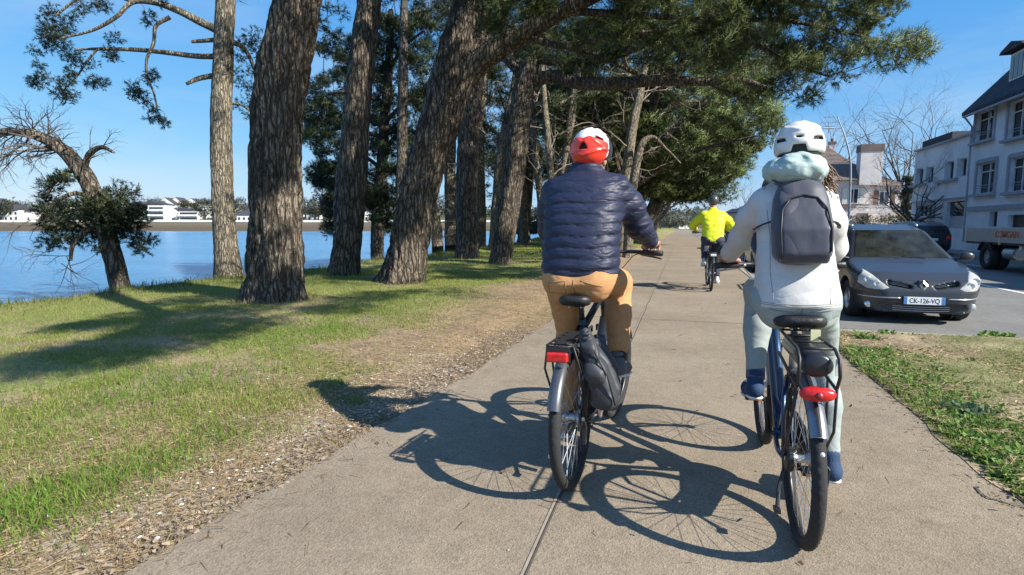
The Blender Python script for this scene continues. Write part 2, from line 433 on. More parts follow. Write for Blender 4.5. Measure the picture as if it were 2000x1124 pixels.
def concrete(name, c1, c2, speck, bump=0.35, dark=(0.6,0.6,0.6)):
    m = bpy.data.materials.new(name); m.use_nodes = True; nt = m.node_tree; N = nt.nodes; L = nt.links; b = N['Principled BSDF']
    b.inputs['Roughness'].default_value = 0.9; b.inputs['Specular IOR Level'].default_value = 0.2
    tc = N.new('ShaderNodeTexCoord')
    def nz(s, d, r=0.6):
        n = N.new('ShaderNodeTexNoise'); n.inputs['Scale'].default_value = s; n.inputs['Detail'].default_value = d; n.inputs['Roughness'].default_value = r
        L.new(tc.outputs['Object'], n.inputs[0]); return n
    def ramp(src, p0, p1, a, bb):
        r = N.new('ShaderNodeValToRGB'); e = r.color_ramp.elements; e[0].position = p0; e[1].position = p1
        e[0].color = (*a,1); e[1].color = (*bb,1); L.new(src, r.inputs[0]); return r
    def mul(a, bb, t='MULTIPLY'):
        x = N.new('ShaderNodeMix'); x.data_type = 'RGBA'; x.blend_type = t; x.inputs[0].default_value = 1; L.new(a, x.inputs[6]); L.new(bb, x.inputs[7]); return x.outputs[2]
    big = ramp(nz(0.7, 6).outputs[0], 0.35, 0.68, c1, c2)
    mid = ramp(nz(9, 6, 0.7).outputs[0], 0.3, 0.7, (0.88,0.88,0.88), (1.1,1.1,1.1))
    v = N.new('ShaderNodeTexVoronoi'); v.inputs['Scale'].default_value = speck; L.new(tc.outputs['Object'], v.inputs[0])
    sp = ramp(v.outputs['Color'], 0.1, 0.9, (0.78,0.77,0.75), (1.20,1.20,1.18))
    v2 = N.new('ShaderNodeTexVoronoi'); v2.inputs['Scale'].default_value = speck*0.37; L.new(tc.outputs['Object'], v2.inputs[0])
    dk = ramp(v2.outputs['Distance'], 0.05, 0.2, dark, (1,1,1))
    L.new(mul(mul(mul(big.outputs[0], mid.outputs[0]), sp.outputs[0]), dk.outputs[0]), b.inputs['Base Color'])
    st = ramp(nz(2.6, 8, 0.75).outputs[0], 0.56, 0.72, (1,1,1), (0.80,0.78,0.76))
    old = b.inputs['Base Color'].links[0].from_socket; L.new(mul(old, st.outputs[0]), b.inputs['Base Color'])
    bp = N.new('ShaderNodeBump'); bp.inputs['Strength'].default_value = bump; bp.inputs['Distance'].default_value = 0.006
    L.new(v.outputs['Distance'], bp.inputs['Height']); L.new(bp.outputs[0], b.inputs['Normal'])
    return m
m_path = concrete('path_concrete', (0.222,0.180,0.132), (0.292,0.240,0.178), 130)
m_asph = concrete('asphalt', (0.165,0.16,0.152), (0.21,0.205,0.195), 130, 0.25, (0.7,0.7,0.7))
m_kerb = mat('kerb_stone', (0.30,0.265,0.21), 0.9, var=0.2, vscale=14, bump=0.3)
m_joint = mat('joint_filler', (0.085,0.07,0.055), 0.95, var=0.3, vscale=30)
m_lip = mat('joint_lip', (0.30,0.25,0.19), 0.9, var=0.15, vscale=25)
path_o = raw_obj('path', VP.reshape(-1,3), QP, m_path); tag(path_o, kind='structure')
jb = MB()
def strip(mb, pts, wd, z):
    pts = np.asarray(pts, float)
    for a, b in zip(pts[:-1], pts[1:]):
        d = b-a; n_ = np.array([-d[1], d[0]])/np.linalg.norm(d)*wd/2
        mb.quad((*(a-n_),z), (*(a+n_),z), (*(b+n_),z), (*(b-n_),z))
jy = np.concatenate([np.arange(-2,14,0.35), np.arange(14,120,4)])
jx = -0.52+(fbm(np.stack([jy*1.5,jy*0,jy*0],-1),61,3)-0.5)*0.03
strip(jb, np.stack([jx, jy], -1), 0.009, 0.016)
for yy in (7.9, 12.6, 17.2, 21.8, 26.4, 31, 36, 41, 46, 52, 58, 64): strip(jb, [(-1.77,yy),(-0.6,yy+0.01),(0.6,yy-0.01),(1.6,yy)], 0.012, 0.0165)
jb.build('joint', m_joint, path_o)
lb = MB(); strip(lb, np.stack([jx-0.014, jy], -1), 0.012, 0.0158); lb.build('joint_lip', m_lip, path_o)
def crack(px_pts, wd):
    P = np.array([gp(u, v)[:2] for u, v in px_pts]); o = []
    for a, b in zip(P[:-1], P[1:]):
        for t in np.linspace(0, 1, 7)[:-1]: o.append(a+(b-a)*t+rng.normal(0, 0.008, 2))
    o.append(P[-1]); return np.array(o)
cb = MB()
for pts, wd in (([(1905,957),(1920,975),(1955,985),(2010,1000)], 0.010), ([(1915,915),(1935,932),(1960,945)], 0.012), ([(1935,890),(1905,880),(1885,886)], 0.007)):
    strip(cb, crack(pts, wd), wd, 0.0172)
cb.build('crack', m_joint, path_o)
# road, parking bay, kerbs, markings, far pavement
RZ0 = -0.17
rb = MB(); rb.quad((1.72,7.62,RZ0),(12.6,7.62,RZ0),(12.6,420,RZ0),(1.72,420,RZ0)); rb.quad((4.45,-30,RZ0),(12.6,-30,RZ0),(12.6,7.62,RZ0),(4.45,7.62,RZ0))
tag(rb.build('road', m_asph), kind='structure')
kb = MB()
kb.box((1.70,60,-0.10),(0.07,52.3,0.125)); kb.box((3.0,7.66,-0.10),(1.22,0.075,0.13)); kb.box((4.33,-4.0,-0.10),(0.075,11.56,0.13)); kb.box((12.66,160,-0.13),(0.09,200,0.09))
tag(kb.build('kerb', m_kerb), kind='structure')
pb = MB(); pb.quad((12.75,-40,-0.05),(60,-40,-0.05),(60,420,-0.05),(12.75,420,-0.05)); tag(pb.build('pavement', concrete('pavement_grey',(0.25,0.24,0.23),(0.31,0.30,0.28),80)), kind='structure')
m_paint = mat('road_paint', (0.72,0.71,0.67), 0.7, var=0.18, vscale=20)
mk = MB(); zm_ = RZ0+.005; mk.quad((7.10,-30,zm_),(7.22,-30,zm_),(7.22,300,zm_),(7.10,300,zm_))
for yy in np.arange(8, 160, 5.2): mk.quad((10.3,yy,zm_),(10.4,yy,zm_),(10.4,yy+1.9,zm_),(10.3,yy+1.9,zm_))
tag(mk.build('road_marking', m_paint), kind='structure')
# verge of weeds on the right
vx = np.arange(1.5, 4.26, 0.06); vy = np.concatenate([np.arange(-6,2,0.5), np.arange(2,7.62,0.06)])
VX, VY = np.meshgrid(vx, vy, indexing='ij')
VX = VX.copy(); VX[0] = PX1-0.03+np.interp(vy, py, wr)+0.10*sstep(3.4,2.6,vy)
Pn = np.stack([VX.ravel(), VY.ravel(), VX.ravel()*0], -1)
vz = 0.016+0.018*sstep(1.6,2.4,VX).ravel()+(fbm(Pn*1.7,71,4)-0.45)*0.05*sstep(1.55,1.8,VX).ravel()
ii = np.arange(VX.size).reshape(VX.shape); QV = np.stack([ii[:-1,:-1], ii[1:,:-1], ii[1:,1:], ii[:-1,1:]], -1).reshape(-1,4)
def verge_cover(x, y):
    P = np.stack([x, y, x*0], -1); n1 = fbm(P*0.9, 81, 4)
    return np.clip(sstep(0.36,0.56,n1+0.24*np.exp(-((x-1.85)/0.35)**2)*sstep(6.8,6.2,y)-0.03*sstep(5.3,6.8,y)), 0.04, 1)
vc = verge_cover(Pn[:,0], Pn[:,1])[:,None]; vn = fbm(Pn*3.3, 91, 4)[:,None]
vcol = (np.array([0.25,0.185,0.125])*(1-sstep(.35,.65,vn))+np.array([0.38,0.30,0.19])*sstep(.35,.65,vn))*(1-0.55*vc)+np.array([0.10,0.14,0.04])*0.55*vc
tag(raw_obj('ground', np.stack([VX.ravel(), VY.ravel(), vz], -1), QV, m_ground, smooth=True, cols=vcol), kind='structure')
# water and the beach path beside it
def water_mat():
    m = bpy.data.materials.new('sea_water'); m.use_nodes = True; nt = m.node_tree; N = nt.nodes; L = nt.links; b = N['Principled BSDF']
    b.inputs['Base Color'].default_value = (0.05,0.17,0.32,1); b.inputs['Roughness'].default_value = 0.22; b.inputs['IOR'].default_value = 1.33
    tc = N.new('ShaderNodeTexCoord'); mp = N.new('ShaderNodeMapping'); mp.inputs['Scale'].default_value = (1.0,0.35,1); mp.inputs['Rotation'].default_value = (0,0,PSI+1.57)
    L.new(tc.outputs['Object'], mp.inputs[0])
    n = N.new('ShaderNodeTexNoise'); n.inputs['Scale'].default_value = 1.1; n.inputs['Detail'].default_value = 6; n.inputs['Roughness'].default_value = 0.6; L.new(mp.outputs[0], n.inputs[0])
    bp = N.new('ShaderNodeBump'); bp.inputs['Strength'].default_value = 1.0; bp.inputs['Distance'].default_value = 0.35; L.new(n.outputs[0], bp.inputs['Height']); L.new(bp.outputs[0], b.inputs['Normal'])
    mp2 = N.new('ShaderNodeMapping'); mp2.inputs['Scale'].default_value = (0.012,0.10,1); mp2.inputs['Rotation'].default_value = (0,0,-PSI); L.new(tc.outputs['Object'], mp2.inputs[0])
    n2 = N.new('ShaderNodeTexNoise'); n2.inputs['Scale'].default_value = 1.0; n2.inputs['Detail'].default_value = 6; L.new(mp2.outputs[0], n2.inputs[0])
    r = N.new('ShaderNodeValToRGB'); e = r.color_ramp.elements; e[0].position = 0.35; e[1].position = 0.68; e[0].color = (0.065,0.19,0.325,1); e[1].color = (0.10,0.25,0.40,1)
    L.new(n2.outputs[0], r.inputs[0]); L.new(r.outputs[0], b.inputs['Base Color'])
    return m
wb = MB(); wb.quad((-900,-300,-1.5),(-10.0,-300,-1.5),(-10.0,900,-1.5),(-900,900,-1.5))
tag(wb.build('water', water_mat()), kind='structure')
sb = MB(); ys = np.arange(24, 90, 3.0)
for a, b in zip(ys[:-1], ys[1:]): sb.quad((-13.6,a,0.10),(-11.4,a,0.30),(-11.4,b,0.30),(-13.6,b,0.10))
tag(sb.build('beach_path', mat('beach_sand', (0.62,0.54,0.42), 0.95, var=0.1)), kind='structure')
# ------------------------------------------------------------------ grass, weeds, litter
def blades(P, hgt, wid, lean, col, name, m, curl=0.5, kind='stuff'):
    """curved tapering blades: 5 vertices, a quad and a tip triangle each"""
    n = len(P); a = rng.uniform(0, 2*np.pi, n); d = np.stack([np.cos(a), np.sin(a), np.zeros(n)], -1)
    a2 = rng.uniform(0, 2*np.pi, n); s = np.stack([np.cos(a2), np.sin(a2), np.zeros(n)], -1)*(wid[:,None]/2)
    up = np.array([0,0,1.0]); h = hgt[:,None]; ln = lean[:,None]
    m1 = P+up*h*0.55*(1-ln*0.3)+d*h*ln*0.35; tp = P+up*h*(1-ln*curl)+d*h*ln*1.0
    V = np.stack([P-s, P+s, m1+s*0.75, m1-s*0.75, tp], 1).reshape(-1,3)
    b = np.arange(n)*5
    F4 = np.stack([b, b+1, b+2, b+3], -1); F3 = np.stack([b+3, b+2, b+4], -1)
    me_cols = np.repeat(col, 5, 0)
    Fc = np.concatenate([np.stack([F4[:,0],F4[:,1],F4[:,2]],-1), np.stack([F4[:,0],F4[:,2],F4[:,3]],-1), F3])
    o = raw_obj(name, V, Fc, m, cols=me_cols); return tag(o, kind=kind)
def leafmat(name, transl=0.35, rough=0.6, spec=0.25):
    m = bpy.data.materials.new(name); m.use_nodes = True; nt = m.node_tree; N = nt.nodes; L = nt.links; b = N['Principled BSDF']
    b.inputs['Roughness'].default_value = rough; b.inputs['Specular IOR Level'].default_value = spec
    a = N.new('ShaderNodeVertexColor'); a.layer_name = 'tint'; L.new(a.outputs[0], b.inputs['Base Color'])
    t = N.new('ShaderNodeBsdfTranslucent'); L.new(a.outputs[0], t.inputs[0])
    mx = N.new('ShaderNodeMixShader'); mx.inputs[0].default_value = transl
    L.new(b.outputs[0], mx.inputs[1]); L.new(t.outputs[0], mx.inputs[2]); L.new(mx.outputs[0], N['Material Output'].inputs[0]); return m
m_grass = leafmat('grass_blade', 0.4)
def scatter(n, x0, x1, y0, y1, cover, power=1.0):
    x = rng.uniform(x0, x1, n); y = rng.uniform(y0, y1, n); keep = rng.uniform(0, 1, n) < cover(x, y)**power
    return x[keep], y[keep]
gxs, gys = [], []
for (n, x0, x1, y0, y1) in ((60000,-4.6,-1.9,0.9,3.6),(75000,-7.5,-1.9,3.6,7.2),(70000,-10.6,-2.0,7.2,14),(22000,-10.6,-7.5,2.5,7.2),(34000,-11.0,-2.0,14,30),(16000,-11,-2.5,30,60)):
    x, y = scatter(n, x0, x1, y0, y1, lambda a, b: np.clip(grass_cover(a, b)*1.15, 0, 1)); gxs.append(x); gys.append(y)
x = np.concatenate(gxs); y = np.concatenate(gys); n = len(x)
P = np.stack([x, y, ground_z(x, y)-0.012], -1)
far = sstep(5, 30, y); cl = fbm(P*[1.6,1.6,0], 101, 3)
hg = rng.uniform(0.017, 0.056, n)*(0.55+1.0*cl)*(1+0.9*far)
dry = (rng.uniform(0,1,n) < 0.17+0.32*(1-grass_cover(x,y)))[:,None]
gc = np.array([0.185,0.265,0.055])*(0.72+0.62*rng.uniform(0,1,(n,1)))+np.array([0.06,0.035,0.0])*cl[:,None]
dc = np.array([0.42,0.33,0.17])*(0.7+0.5*rng.uniform(0,1,(n,1)))
blades(P, hg, rng.uniform(0.0035,0.006,n)*(1+3.2*far), rng.uniform(0.2,1.0,n), np.where(dry, dc, gc), 'grass', m_grass)
# lush tufts: greener, taller groups
tx, ty = [], []
for (u, v, sp, c) in ((430,868,0.11,300),(640,880,0.06,100),(690,790,0.05,60),(560,660,0.5,1300),(700,620,0.7,1500),(330,770,0.3,700),(180,820,0.3,650),(130,990,0.16,420),(60,1040,0.14,420),(330,920,0.12,260),(480,740,0.35,700),(240,760,0.35,600),(90,760,0.35,500),(820,600,0.6,900),(40,1000,0.2,500),(200,960,0.15,300),(640,650,0.25,400),(655,765,0.05,70)):
    g = gp(u, v); tx.append(rng.normal(g[0], sp, c)); ty.append(rng.normal(g[1], sp*1.1, c))
tx = np.concatenate(tx); ty = np.concatenate(ty); k = tx < -2.06; tx, ty = tx[k], ty[k]; n = len(tx)
P = np.stack([tx, ty, ground_z(tx, ty)-0.012], -1)
blades(P, rng.uniform(0.04,0.10,n), rng.uniform(0.004,0.0065,n), rng.uniform(0.2,1.0,n), np.array([0.15,0.245,0.036])*(0.7+0.6*rng.uniform(0,1,(n,1))), 'grass', m_grass)
# long dark grass along the shore edge
n = 9000; y = rng.uniform(4, 40, n); x = SHORE+rng.normal(-0.1, 0.45, n); P = np.stack([x, y, ground_z(x, y)-0.02], -1)
blades(P, rng.uniform(0.06,0.24,n), rng.uniform(0.006,0.014,n), rng.uniform(0.2,0.9,n), np.array([0.10,0.12,0.04])*(0.6+0.9*rng.uniform(0,1,(n,1)))+np.array([0.1,0.07,0.03])*(rng.uniform(0,1,(n,1)) < 0.3), 'grass', m_grass)
# fallen needles and straw lying flat
def straw(n, xs, ys, zf, L0, L1, w0, w1, col, name):
    a = rng.uniform(0, np.pi, n); l = rng.uniform(L0, L1, n)/2; d = np.stack([np.cos(a), np.sin(a), rng.normal(0,0.12,n)], -1)*l[:,None]
    s = np.stack([-np.sin(a), np.cos(a), rng.normal(0,0.5,n)], -1)*(rng.uniform(w0, w1, n)/2)[:,None]
    c = np.stack([xs, ys, zf+rng.uniform(0.004,0.018,n)], -1)
    V = np.stack([c-d-s*0.5, c-d+s*0.5, c+d+s, c+d-s], 1).reshape(-1,3)
    return tag(raw_obj(name, V, np.arange(n*4).reshape(-1,4), m_grass, cols=np.repeat(col*(0.6+0.8*rng.uniform(0,1,(n,1))), 4, 0)), kind='stuff')
pL = lambda y: np.interp(y, [1.0,1.5,2.3,4.3,8,14,40], [-2.02,-1.98,-1.91,-1.78,-1.70,-1.64,-1.72])
n = 46000; y = 1.2+rng.uniform(0,1,n)**1.5*13; x = pL(y)+.03-np.abs(rng.normal(0, 1.15, n))
straw(n, x, y, ground_z(x, y)-0.012, 0.03, 0.12, 0.002, 0.004, np.array([0.40,0.30,0.17]), 'litter')
n = 5000; y = 1.2+rng.uniform(0,1,n)*5.5; x = pL(y)+.05-np.abs(rng.normal(0, 0.30, n))
straw(n, x, y, np.maximum(ground_z(x, y)-0.012, 0.0), 0.008, 0.03, 0.006, 0.016, np.array([0.38,0.30,0.22]), 'litter')
# gravel and white shell bits at the path edge
pbm = MB(); ico = np.array([[0,0,1],[.9,0,.3],[.28,.85,.3],[-.72,.53,.3],[-.72,-.53,.3],[.28,-.85,.3],[0,0,-.6]], float)
icf = [(0,1,2),(0,2,3),(0,3,4),(0,4,5),(0,5,1),(6,2,1),(6,3,2),(6,4,3),(6,5,4),(6,1,5)]
def stones(n, cx, cy, zf, s0, s1, colf, name, m):
    s = rng.uniform(s0, s1, n)[:,None,None]*rng.uniform(0.6,1.25,(n,1,3)); a = rng.uniform(0,6.28,n); c, sn = np.cos(a)[:,None], np.sin(a)[:,None]
    V = ico[None]*s; V = np.stack([V[...,0]*c-V[...,1]*sn, V[...,0]*sn+V[...,1]*c, V[...,2]*0.6], -1)+np.stack([cx, cy, zf], -1)[:,None]
    Fc = (np.array(icf)[None]+(np.arange(n)*7)[:,None,None]).reshape(-1,3)
    return tag(raw_obj(name, V.reshape(-1,3), Fc, m, cols=np.repeat(colf, 7, 0)), kind='stuff')
m_stone = mat('gravel_stone', (0.5,0.47,0.42), 0.85, attr='tint')
n = 5200; y = 1.4+rng.uniform(0,1,n)**1.3*4.6; x = pL(y)-np.abs(rng.normal(0,0.20,n))-0.40*np.exp(-((y-4.1)/0.7)**2)*rng.uniform(0,1.6,n)
kp = (fbm(np.stack([x*1.6,y*1.6,y*0],-1),141,3) > 0.50) | ((np.abs(y-4.0) < 0.8) & (rng.uniform(0,1,n) < .5)); x, y = x[kp], y[kp]; n = len(x)
stones(n, x, y, np.maximum(ground_z(x,y)-0.012, 0.0)+0.002, 0.004, 0.014, np.array([0.37,0.32,0.265])*(0.55+0.8*rng.uniform(0,1,(n,1))), 'gravel', m_stone)
n = 240; y = rng.uniform(1.3,6,n); x = pL(y)-np.abs(rng.normal(0,0.75,n))
stones(n, x, y, np.maximum(ground_z(x,y)-0.012, 0.0)+0.008, 0.006, 0.014, np.array([0.66,0.63,0.58])*(0.85+0.2*rng.uniform(0,1,(n,1))), 'gravel', m_stone)
n = 60; x = rng.uniform(-1.7,1.5,n); y = rng.uniform(1.8,14,n)
stones(n, x, y, x*0+0.014, 0.003, 0.010, np.array([0.35,0.28,0.2])*(0.5+0.9*rng.uniform(0,1,(n,1))), 'gravel', m_stone)
n = 700; e_ = rng.uniform(0,1,n) < .6; y = 1.3+rng.uniform(0,1,n)**1.4*11; x = np.where(e_, pL(y)+.02+np.abs(rng.normal(0,.16,n)), rng.uniform(-1.7,1.5,n))
straw(n, x, y, np.full(n, 0.013), 0.02, 0.09, 0.002, 0.004, np.array([0.26,0.18,0.10]), 'litter')
n = 60; straw(n, rng.uniform(-1.7,1.5,n), rng.uniform(1.8,12,n), np.full(n, 0.013), 0.015, 0.04, 0.012, 0.022, np.array([0.20,0.13,0.07]), 'litter')
# verge weeds: blades, straw and broad leaves
x, y = scatter(30000, 1.55, 4.25, 2.2, 7.6, verge_cover)
x = np.maximum(x, PX1+np.interp(y, py, wr)+rng.uniform(-0.05,0.05,len(x))); n = len(x); P = np.stack([x, y, np.full(n, 0.018)], -1)
blades(P, rng.uniform(0.025,0.08,n), rng.uniform(0.005,0.010,n), rng.uniform(0.3,1.0,n), np.array([0.19,0.26,0.055])*(0.6+0.75*rng.uniform(0,1,(n,1)))+np.array([.1,.05,.02])*(rng.uniform(0,1,(n,1))<.2), 'grass', m_grass)
n = 15000; x = rng.uniform(1.62,4.25,n); y = rng.uniform(2.3,7.55,n)
straw(n, x, y, np.full(n, 0.024), 0.05, 0.22, 0.003, 0.008, np.array([0.48,0.38,0.23]), 'litter')
def weeds(cs, name):
    V, Fc, Cc = [], [], []; b = 0
    for (x, y, r, nl, gcol) in cs:
        for i in range(nl):
            a = rng.uniform(0,6.28); e = rng.uniform(0.15,1.2); l = r*rng.uniform(0.5,1.1); wv = l*rng.uniform(0.16,0.34)
            d = np.array([math.cos(a)*math.cos(e), math.sin(a)*math.cos(e), math.sin(e)]); s = np.array([-math.sin(a), math.cos(a), rng.normal(0,0.3)])*wv
            o = np.array([x+rng.normal(0,r*0.4), y+rng.normal(0,r*0.4), 0.02])
            V += [o, o+d*l*0.5+s, o+d*l-np.array([0,0,l*0.25]), o+d*l*0.5-s]; Fc.append((b,b+1,b+2,b+3)); b += 4
            Cc += [np.array(gcol)*rng.uniform(0.65,1.35)]*4
    return tag(raw_obj(name, np.array(V), np.array(Fc), m_grass, cols=np.array(Cc)), kind='stuff')
cs = []
for i in range(560):
    y = rng.uniform(2.9,6.6); x = 1.62+np.interp(y, py, wr)+abs(rng.normal(0,0.32)); cs.append((x, y, rng.uniform(0.03,0.085), int(rng.integers(7,16)), (0.14,0.24,0.05)))
for i in range(260):
    cs.append((rng.uniform(1.75,4.2), rng.uniform(2.7,7.5), rng.uniform(0.03,0.08), int(rng.integers(6,13)), (0.17,0.21,0.07)))
for (u,v) in ((1880,800),(1895,805),(1915,800),(1870,790)):
    g = gp(u,v,0.05); cs.append((g[0], g[1], 0.11, 20, (0.13,0.20,0.10)))
for (u,v) in ((1683,655),(1735,650),(1930,655),(1690,660),(1960,655)):
    g = gp(u,v,0.05); cs.append((g[0], g[1], 0.12, 26, (0.13,0.22,0.04)))
weeds(cs, 'weeds')
n = 900; x = rng.normal(1.62,0.10,n)+np.interp(rng.uniform(2.2,7.4,n), py, wr); y = rng.uniform(2.6,7.3,n)
straw(n, x, y, np.full(n,0.016), 0.01, 0.05, 0.004, 0.010, np.array([0.30,0.22,0.13]), 'litter')
# ------------------------------------------------------------------ trees
def bark_mat(name, c1, c2, c3, sc=1.0):
    """plates between dark, wandering lengthwise fissures"""
    m = bpy.data.materials.new(name); m.use_nodes = True; nt = m.node_tree; N = nt.nodes; L = nt.links; b = N['Principled BSDF']
    b.inputs['Roughness'].default_value = 0.95; b.inputs['Specular IOR Level'].default_value = 0.1
    tc = N.new('ShaderNodeTexCoord')
    def mapped(s): mp = N.new('ShaderNodeMapping'); mp.inputs['Scale'].default_value = s; L.new(tc.outputs['Object'], mp.inputs[0]); return mp.outputs[0]
    def noise_(src, s, d, r=.6): n = N.new('ShaderNodeTexNoise'); n.inputs['Scale'].default_value = s; n.inputs['Detail'].default_value = d; n.inputs['Roughness'].default_value = r; L.new(src, n.inputs[0]); return n
    def ramp(src, stops):
        r = N.new('ShaderNodeValToRGB'); e = r.color_ramp.elements
        while len(e) < len(stops): e.new(.5)
        for k, (p, c) in zip(e, stops): k.position = p; k.color = (*c,1)
        L.new(src, r.inputs[0]); return r.outputs[0]
    def mixc(t, f, a, bb): x = N.new('ShaderNodeMix'); x.data_type = 'RGBA'; x.blend_type = t; x.inputs[0].default_value = f; L.new(a, x.inputs[6]); L.new(bb, x.inputs[7]); return x.outputs[2]
    st = mapped((11*sc,11*sc,1.7*sc)); dn = noise_(mapped((5*sc,5*sc,2.2*sc)), 1.0, 4)
    ds = mixc('ADD', .9, st, dn.outputs['Color'])
    v = N.new('ShaderNodeTexVoronoi'); v.feature = 'DISTANCE_TO_EDGE'; v.inputs['Scale'].default_value = 1.0; L.new(ds, v.inputs[0])
    v2 = N.new('ShaderNodeTexVoronoi'); v2.feature = 'DISTANCE_TO_EDGE'; v2.inputs['Scale'].default_value = 2.7; L.new(ds, v2.inputs[0])
    fis = ramp(v.outputs[0], [(0,(.10,.10,.10)),(.07,(.35,.35,.35)),(.20,(1,1,1))]); fis2 = ramp(v2.outputs[0], [(0,(.5,.5,.5)),(.12,(1,1,1))])
    fine = noise_(mapped((40*sc,40*sc,14*sc)), 1.0, 6, .7); big = noise_(mapped((1.6,1.6,.8)), 1.0, 4)
    col = ramp(fine.outputs[0], [(.25,c1),(.5,c2),(.78,c3)]); tone = ramp(big.outputs[0], [(.3,(.72,.74,.72)),(.7,(1.18,1.14,1.08))])
    L.new(mixc('MULTIPLY', .85, mixc('MULTIPLY', .9, mixc('MULTIPLY', 1, col, tone), fis), fis2), b.inputs['Base Color'])
    h = mixc('MULTIPLY', 1, fis, fis2); h2 = mixc('ADD', .35, h, fine.outputs['Color'])
    bp = N.new('ShaderNodeBump'); bp.inputs['Strength'].default_value = 1.0; bp.inputs['Distance'].default_value = 0.045/sc; L.new(h2, bp.inputs['Height']); L.new(bp.outputs[0], b.inputs['Normal'])
    return m
m_bark = bark_mat('pine_bark', (0.125,0.104,0.086), (0.245,0.205,0.166), (0.39,0.335,0.27))
m_bark_pale = bark_mat('pale_bark', (0.25,0.22,0.17), (0.40,0.35,0.27), (0.55,0.48,0.38), 1.7)
m_twig = mat('twig_bark', (0.10,0.08,0.065), 0.95, var=0.3, vscale=12)
m_twig_pale = mat('dead_twig', (0.24,0.19,0.15), 0.95, var=0.3, vscale=12)
m_needle = leafmat('pine_needles', 0.22, 0.5, 0.3)
def smooth_path(P, R, step):
    P = np.asarray(P, float); R = np.asarray(R, float); n = len(P)
    d = np.r_[0, np.cumsum(np.linalg.norm(np.diff(P, axis=0), axis=1))]
    k = max(3, int(d[-1]/step)); t = np.linspace(0, d[-1], k)
    T = np.gradient(P, d, axis=0) if n > 2 else np.repeat((P[1]-P[0])[None]/d[-1], 2, 0)
    i = np.clip(np.searchsorted(d, t, 'right')-1, 0, n-2); h = (d[i+1]-d[i])[:,None]; s = ((t-d[i])[:,None]/h)
    Q = (2*s**3-3*s**2+1)*P[i]+(s**3-2*s**2+s)*h*T[i]+(-2*s**3+3*s**2)*P[i+1]+(s**3-s**2)*h*T[i+1]
    return Q, np.interp(t, d, R), t
def bark_tube(mb, P, R, step=0.05, n=44, rough=1.0, flare=0.0, seed=0):
    """a limb with lumps and lengthwise bark ridges in the mesh itself"""
    Q, r, t = smooth_path(P, R, step); m = len(Q)
    T = np.gradient(Q, axis=0); T /= np.linalg.norm(T, axis=1)[:,None]
    u = np.array([1.0,0,0]) if abs(T[0][0]) < 0.8 else np.array([0,1.0,0]); a = np.linspace(0, 2*np.pi, n, endpoint=False); V = np.zeros((m, n, 3))
    for i in range(m):
        u = u-T[i]*(u@T[i]); u /= np.linalg.norm(u); b = np.cross(T[i], u); V[i] = np.cos(a)[:,None]*u+np.sin(a)[:,None]*b
    A = np.repeat(a[None], m, 0); TT = np.repeat(t[:,None], n, 1); RR = np.repeat(r[:,None], n, 1)
    ca, sa = np.cos(A), np.sin(A)
    q = np.stack([ca*2.2+seed, sa*2.2, TT*0.9], -1).reshape(-1,3); lump = (fbm(q, seed, 3).reshape(m,n)-0.5)
    kf = np.clip(RR*26, 3, 14); q = np.stack([ca*kf+seed*3, sa*kf, TT*2.6], -1).reshape(-1,3); rd = np.abs(fbm(q, seed+5, 3).reshape(m,n)-0.5)*2
    rad = RR*(1+0.22*lump)+rough*(0.030*np.clip(RR/0.3,0.2,1.3))*(np.minimum(rd*2.2,1)-0.6)
    if flare:
        fl = np.exp(-TT/0.30)*flare; rad = rad*(1+fl*(0.55+0.65*np.maximum(0, np.cos(A*5+seed))+0.3*np.cos(A*3+seed*2)))
    X = Q[:,None,:]+V*rad[...,None]; ii = np.arange(m*n).reshape(m,n)
    F = np.stack([ii[:-1], np.roll(ii[:-1],-1,1), np.roll(ii[1:],-1,1), ii[1:]], -1).reshape(-1,4)
    mb.add(X.reshape(-1,3), F.tolist()); mb.add(X[-1], [tuple(range(n))]); return Q
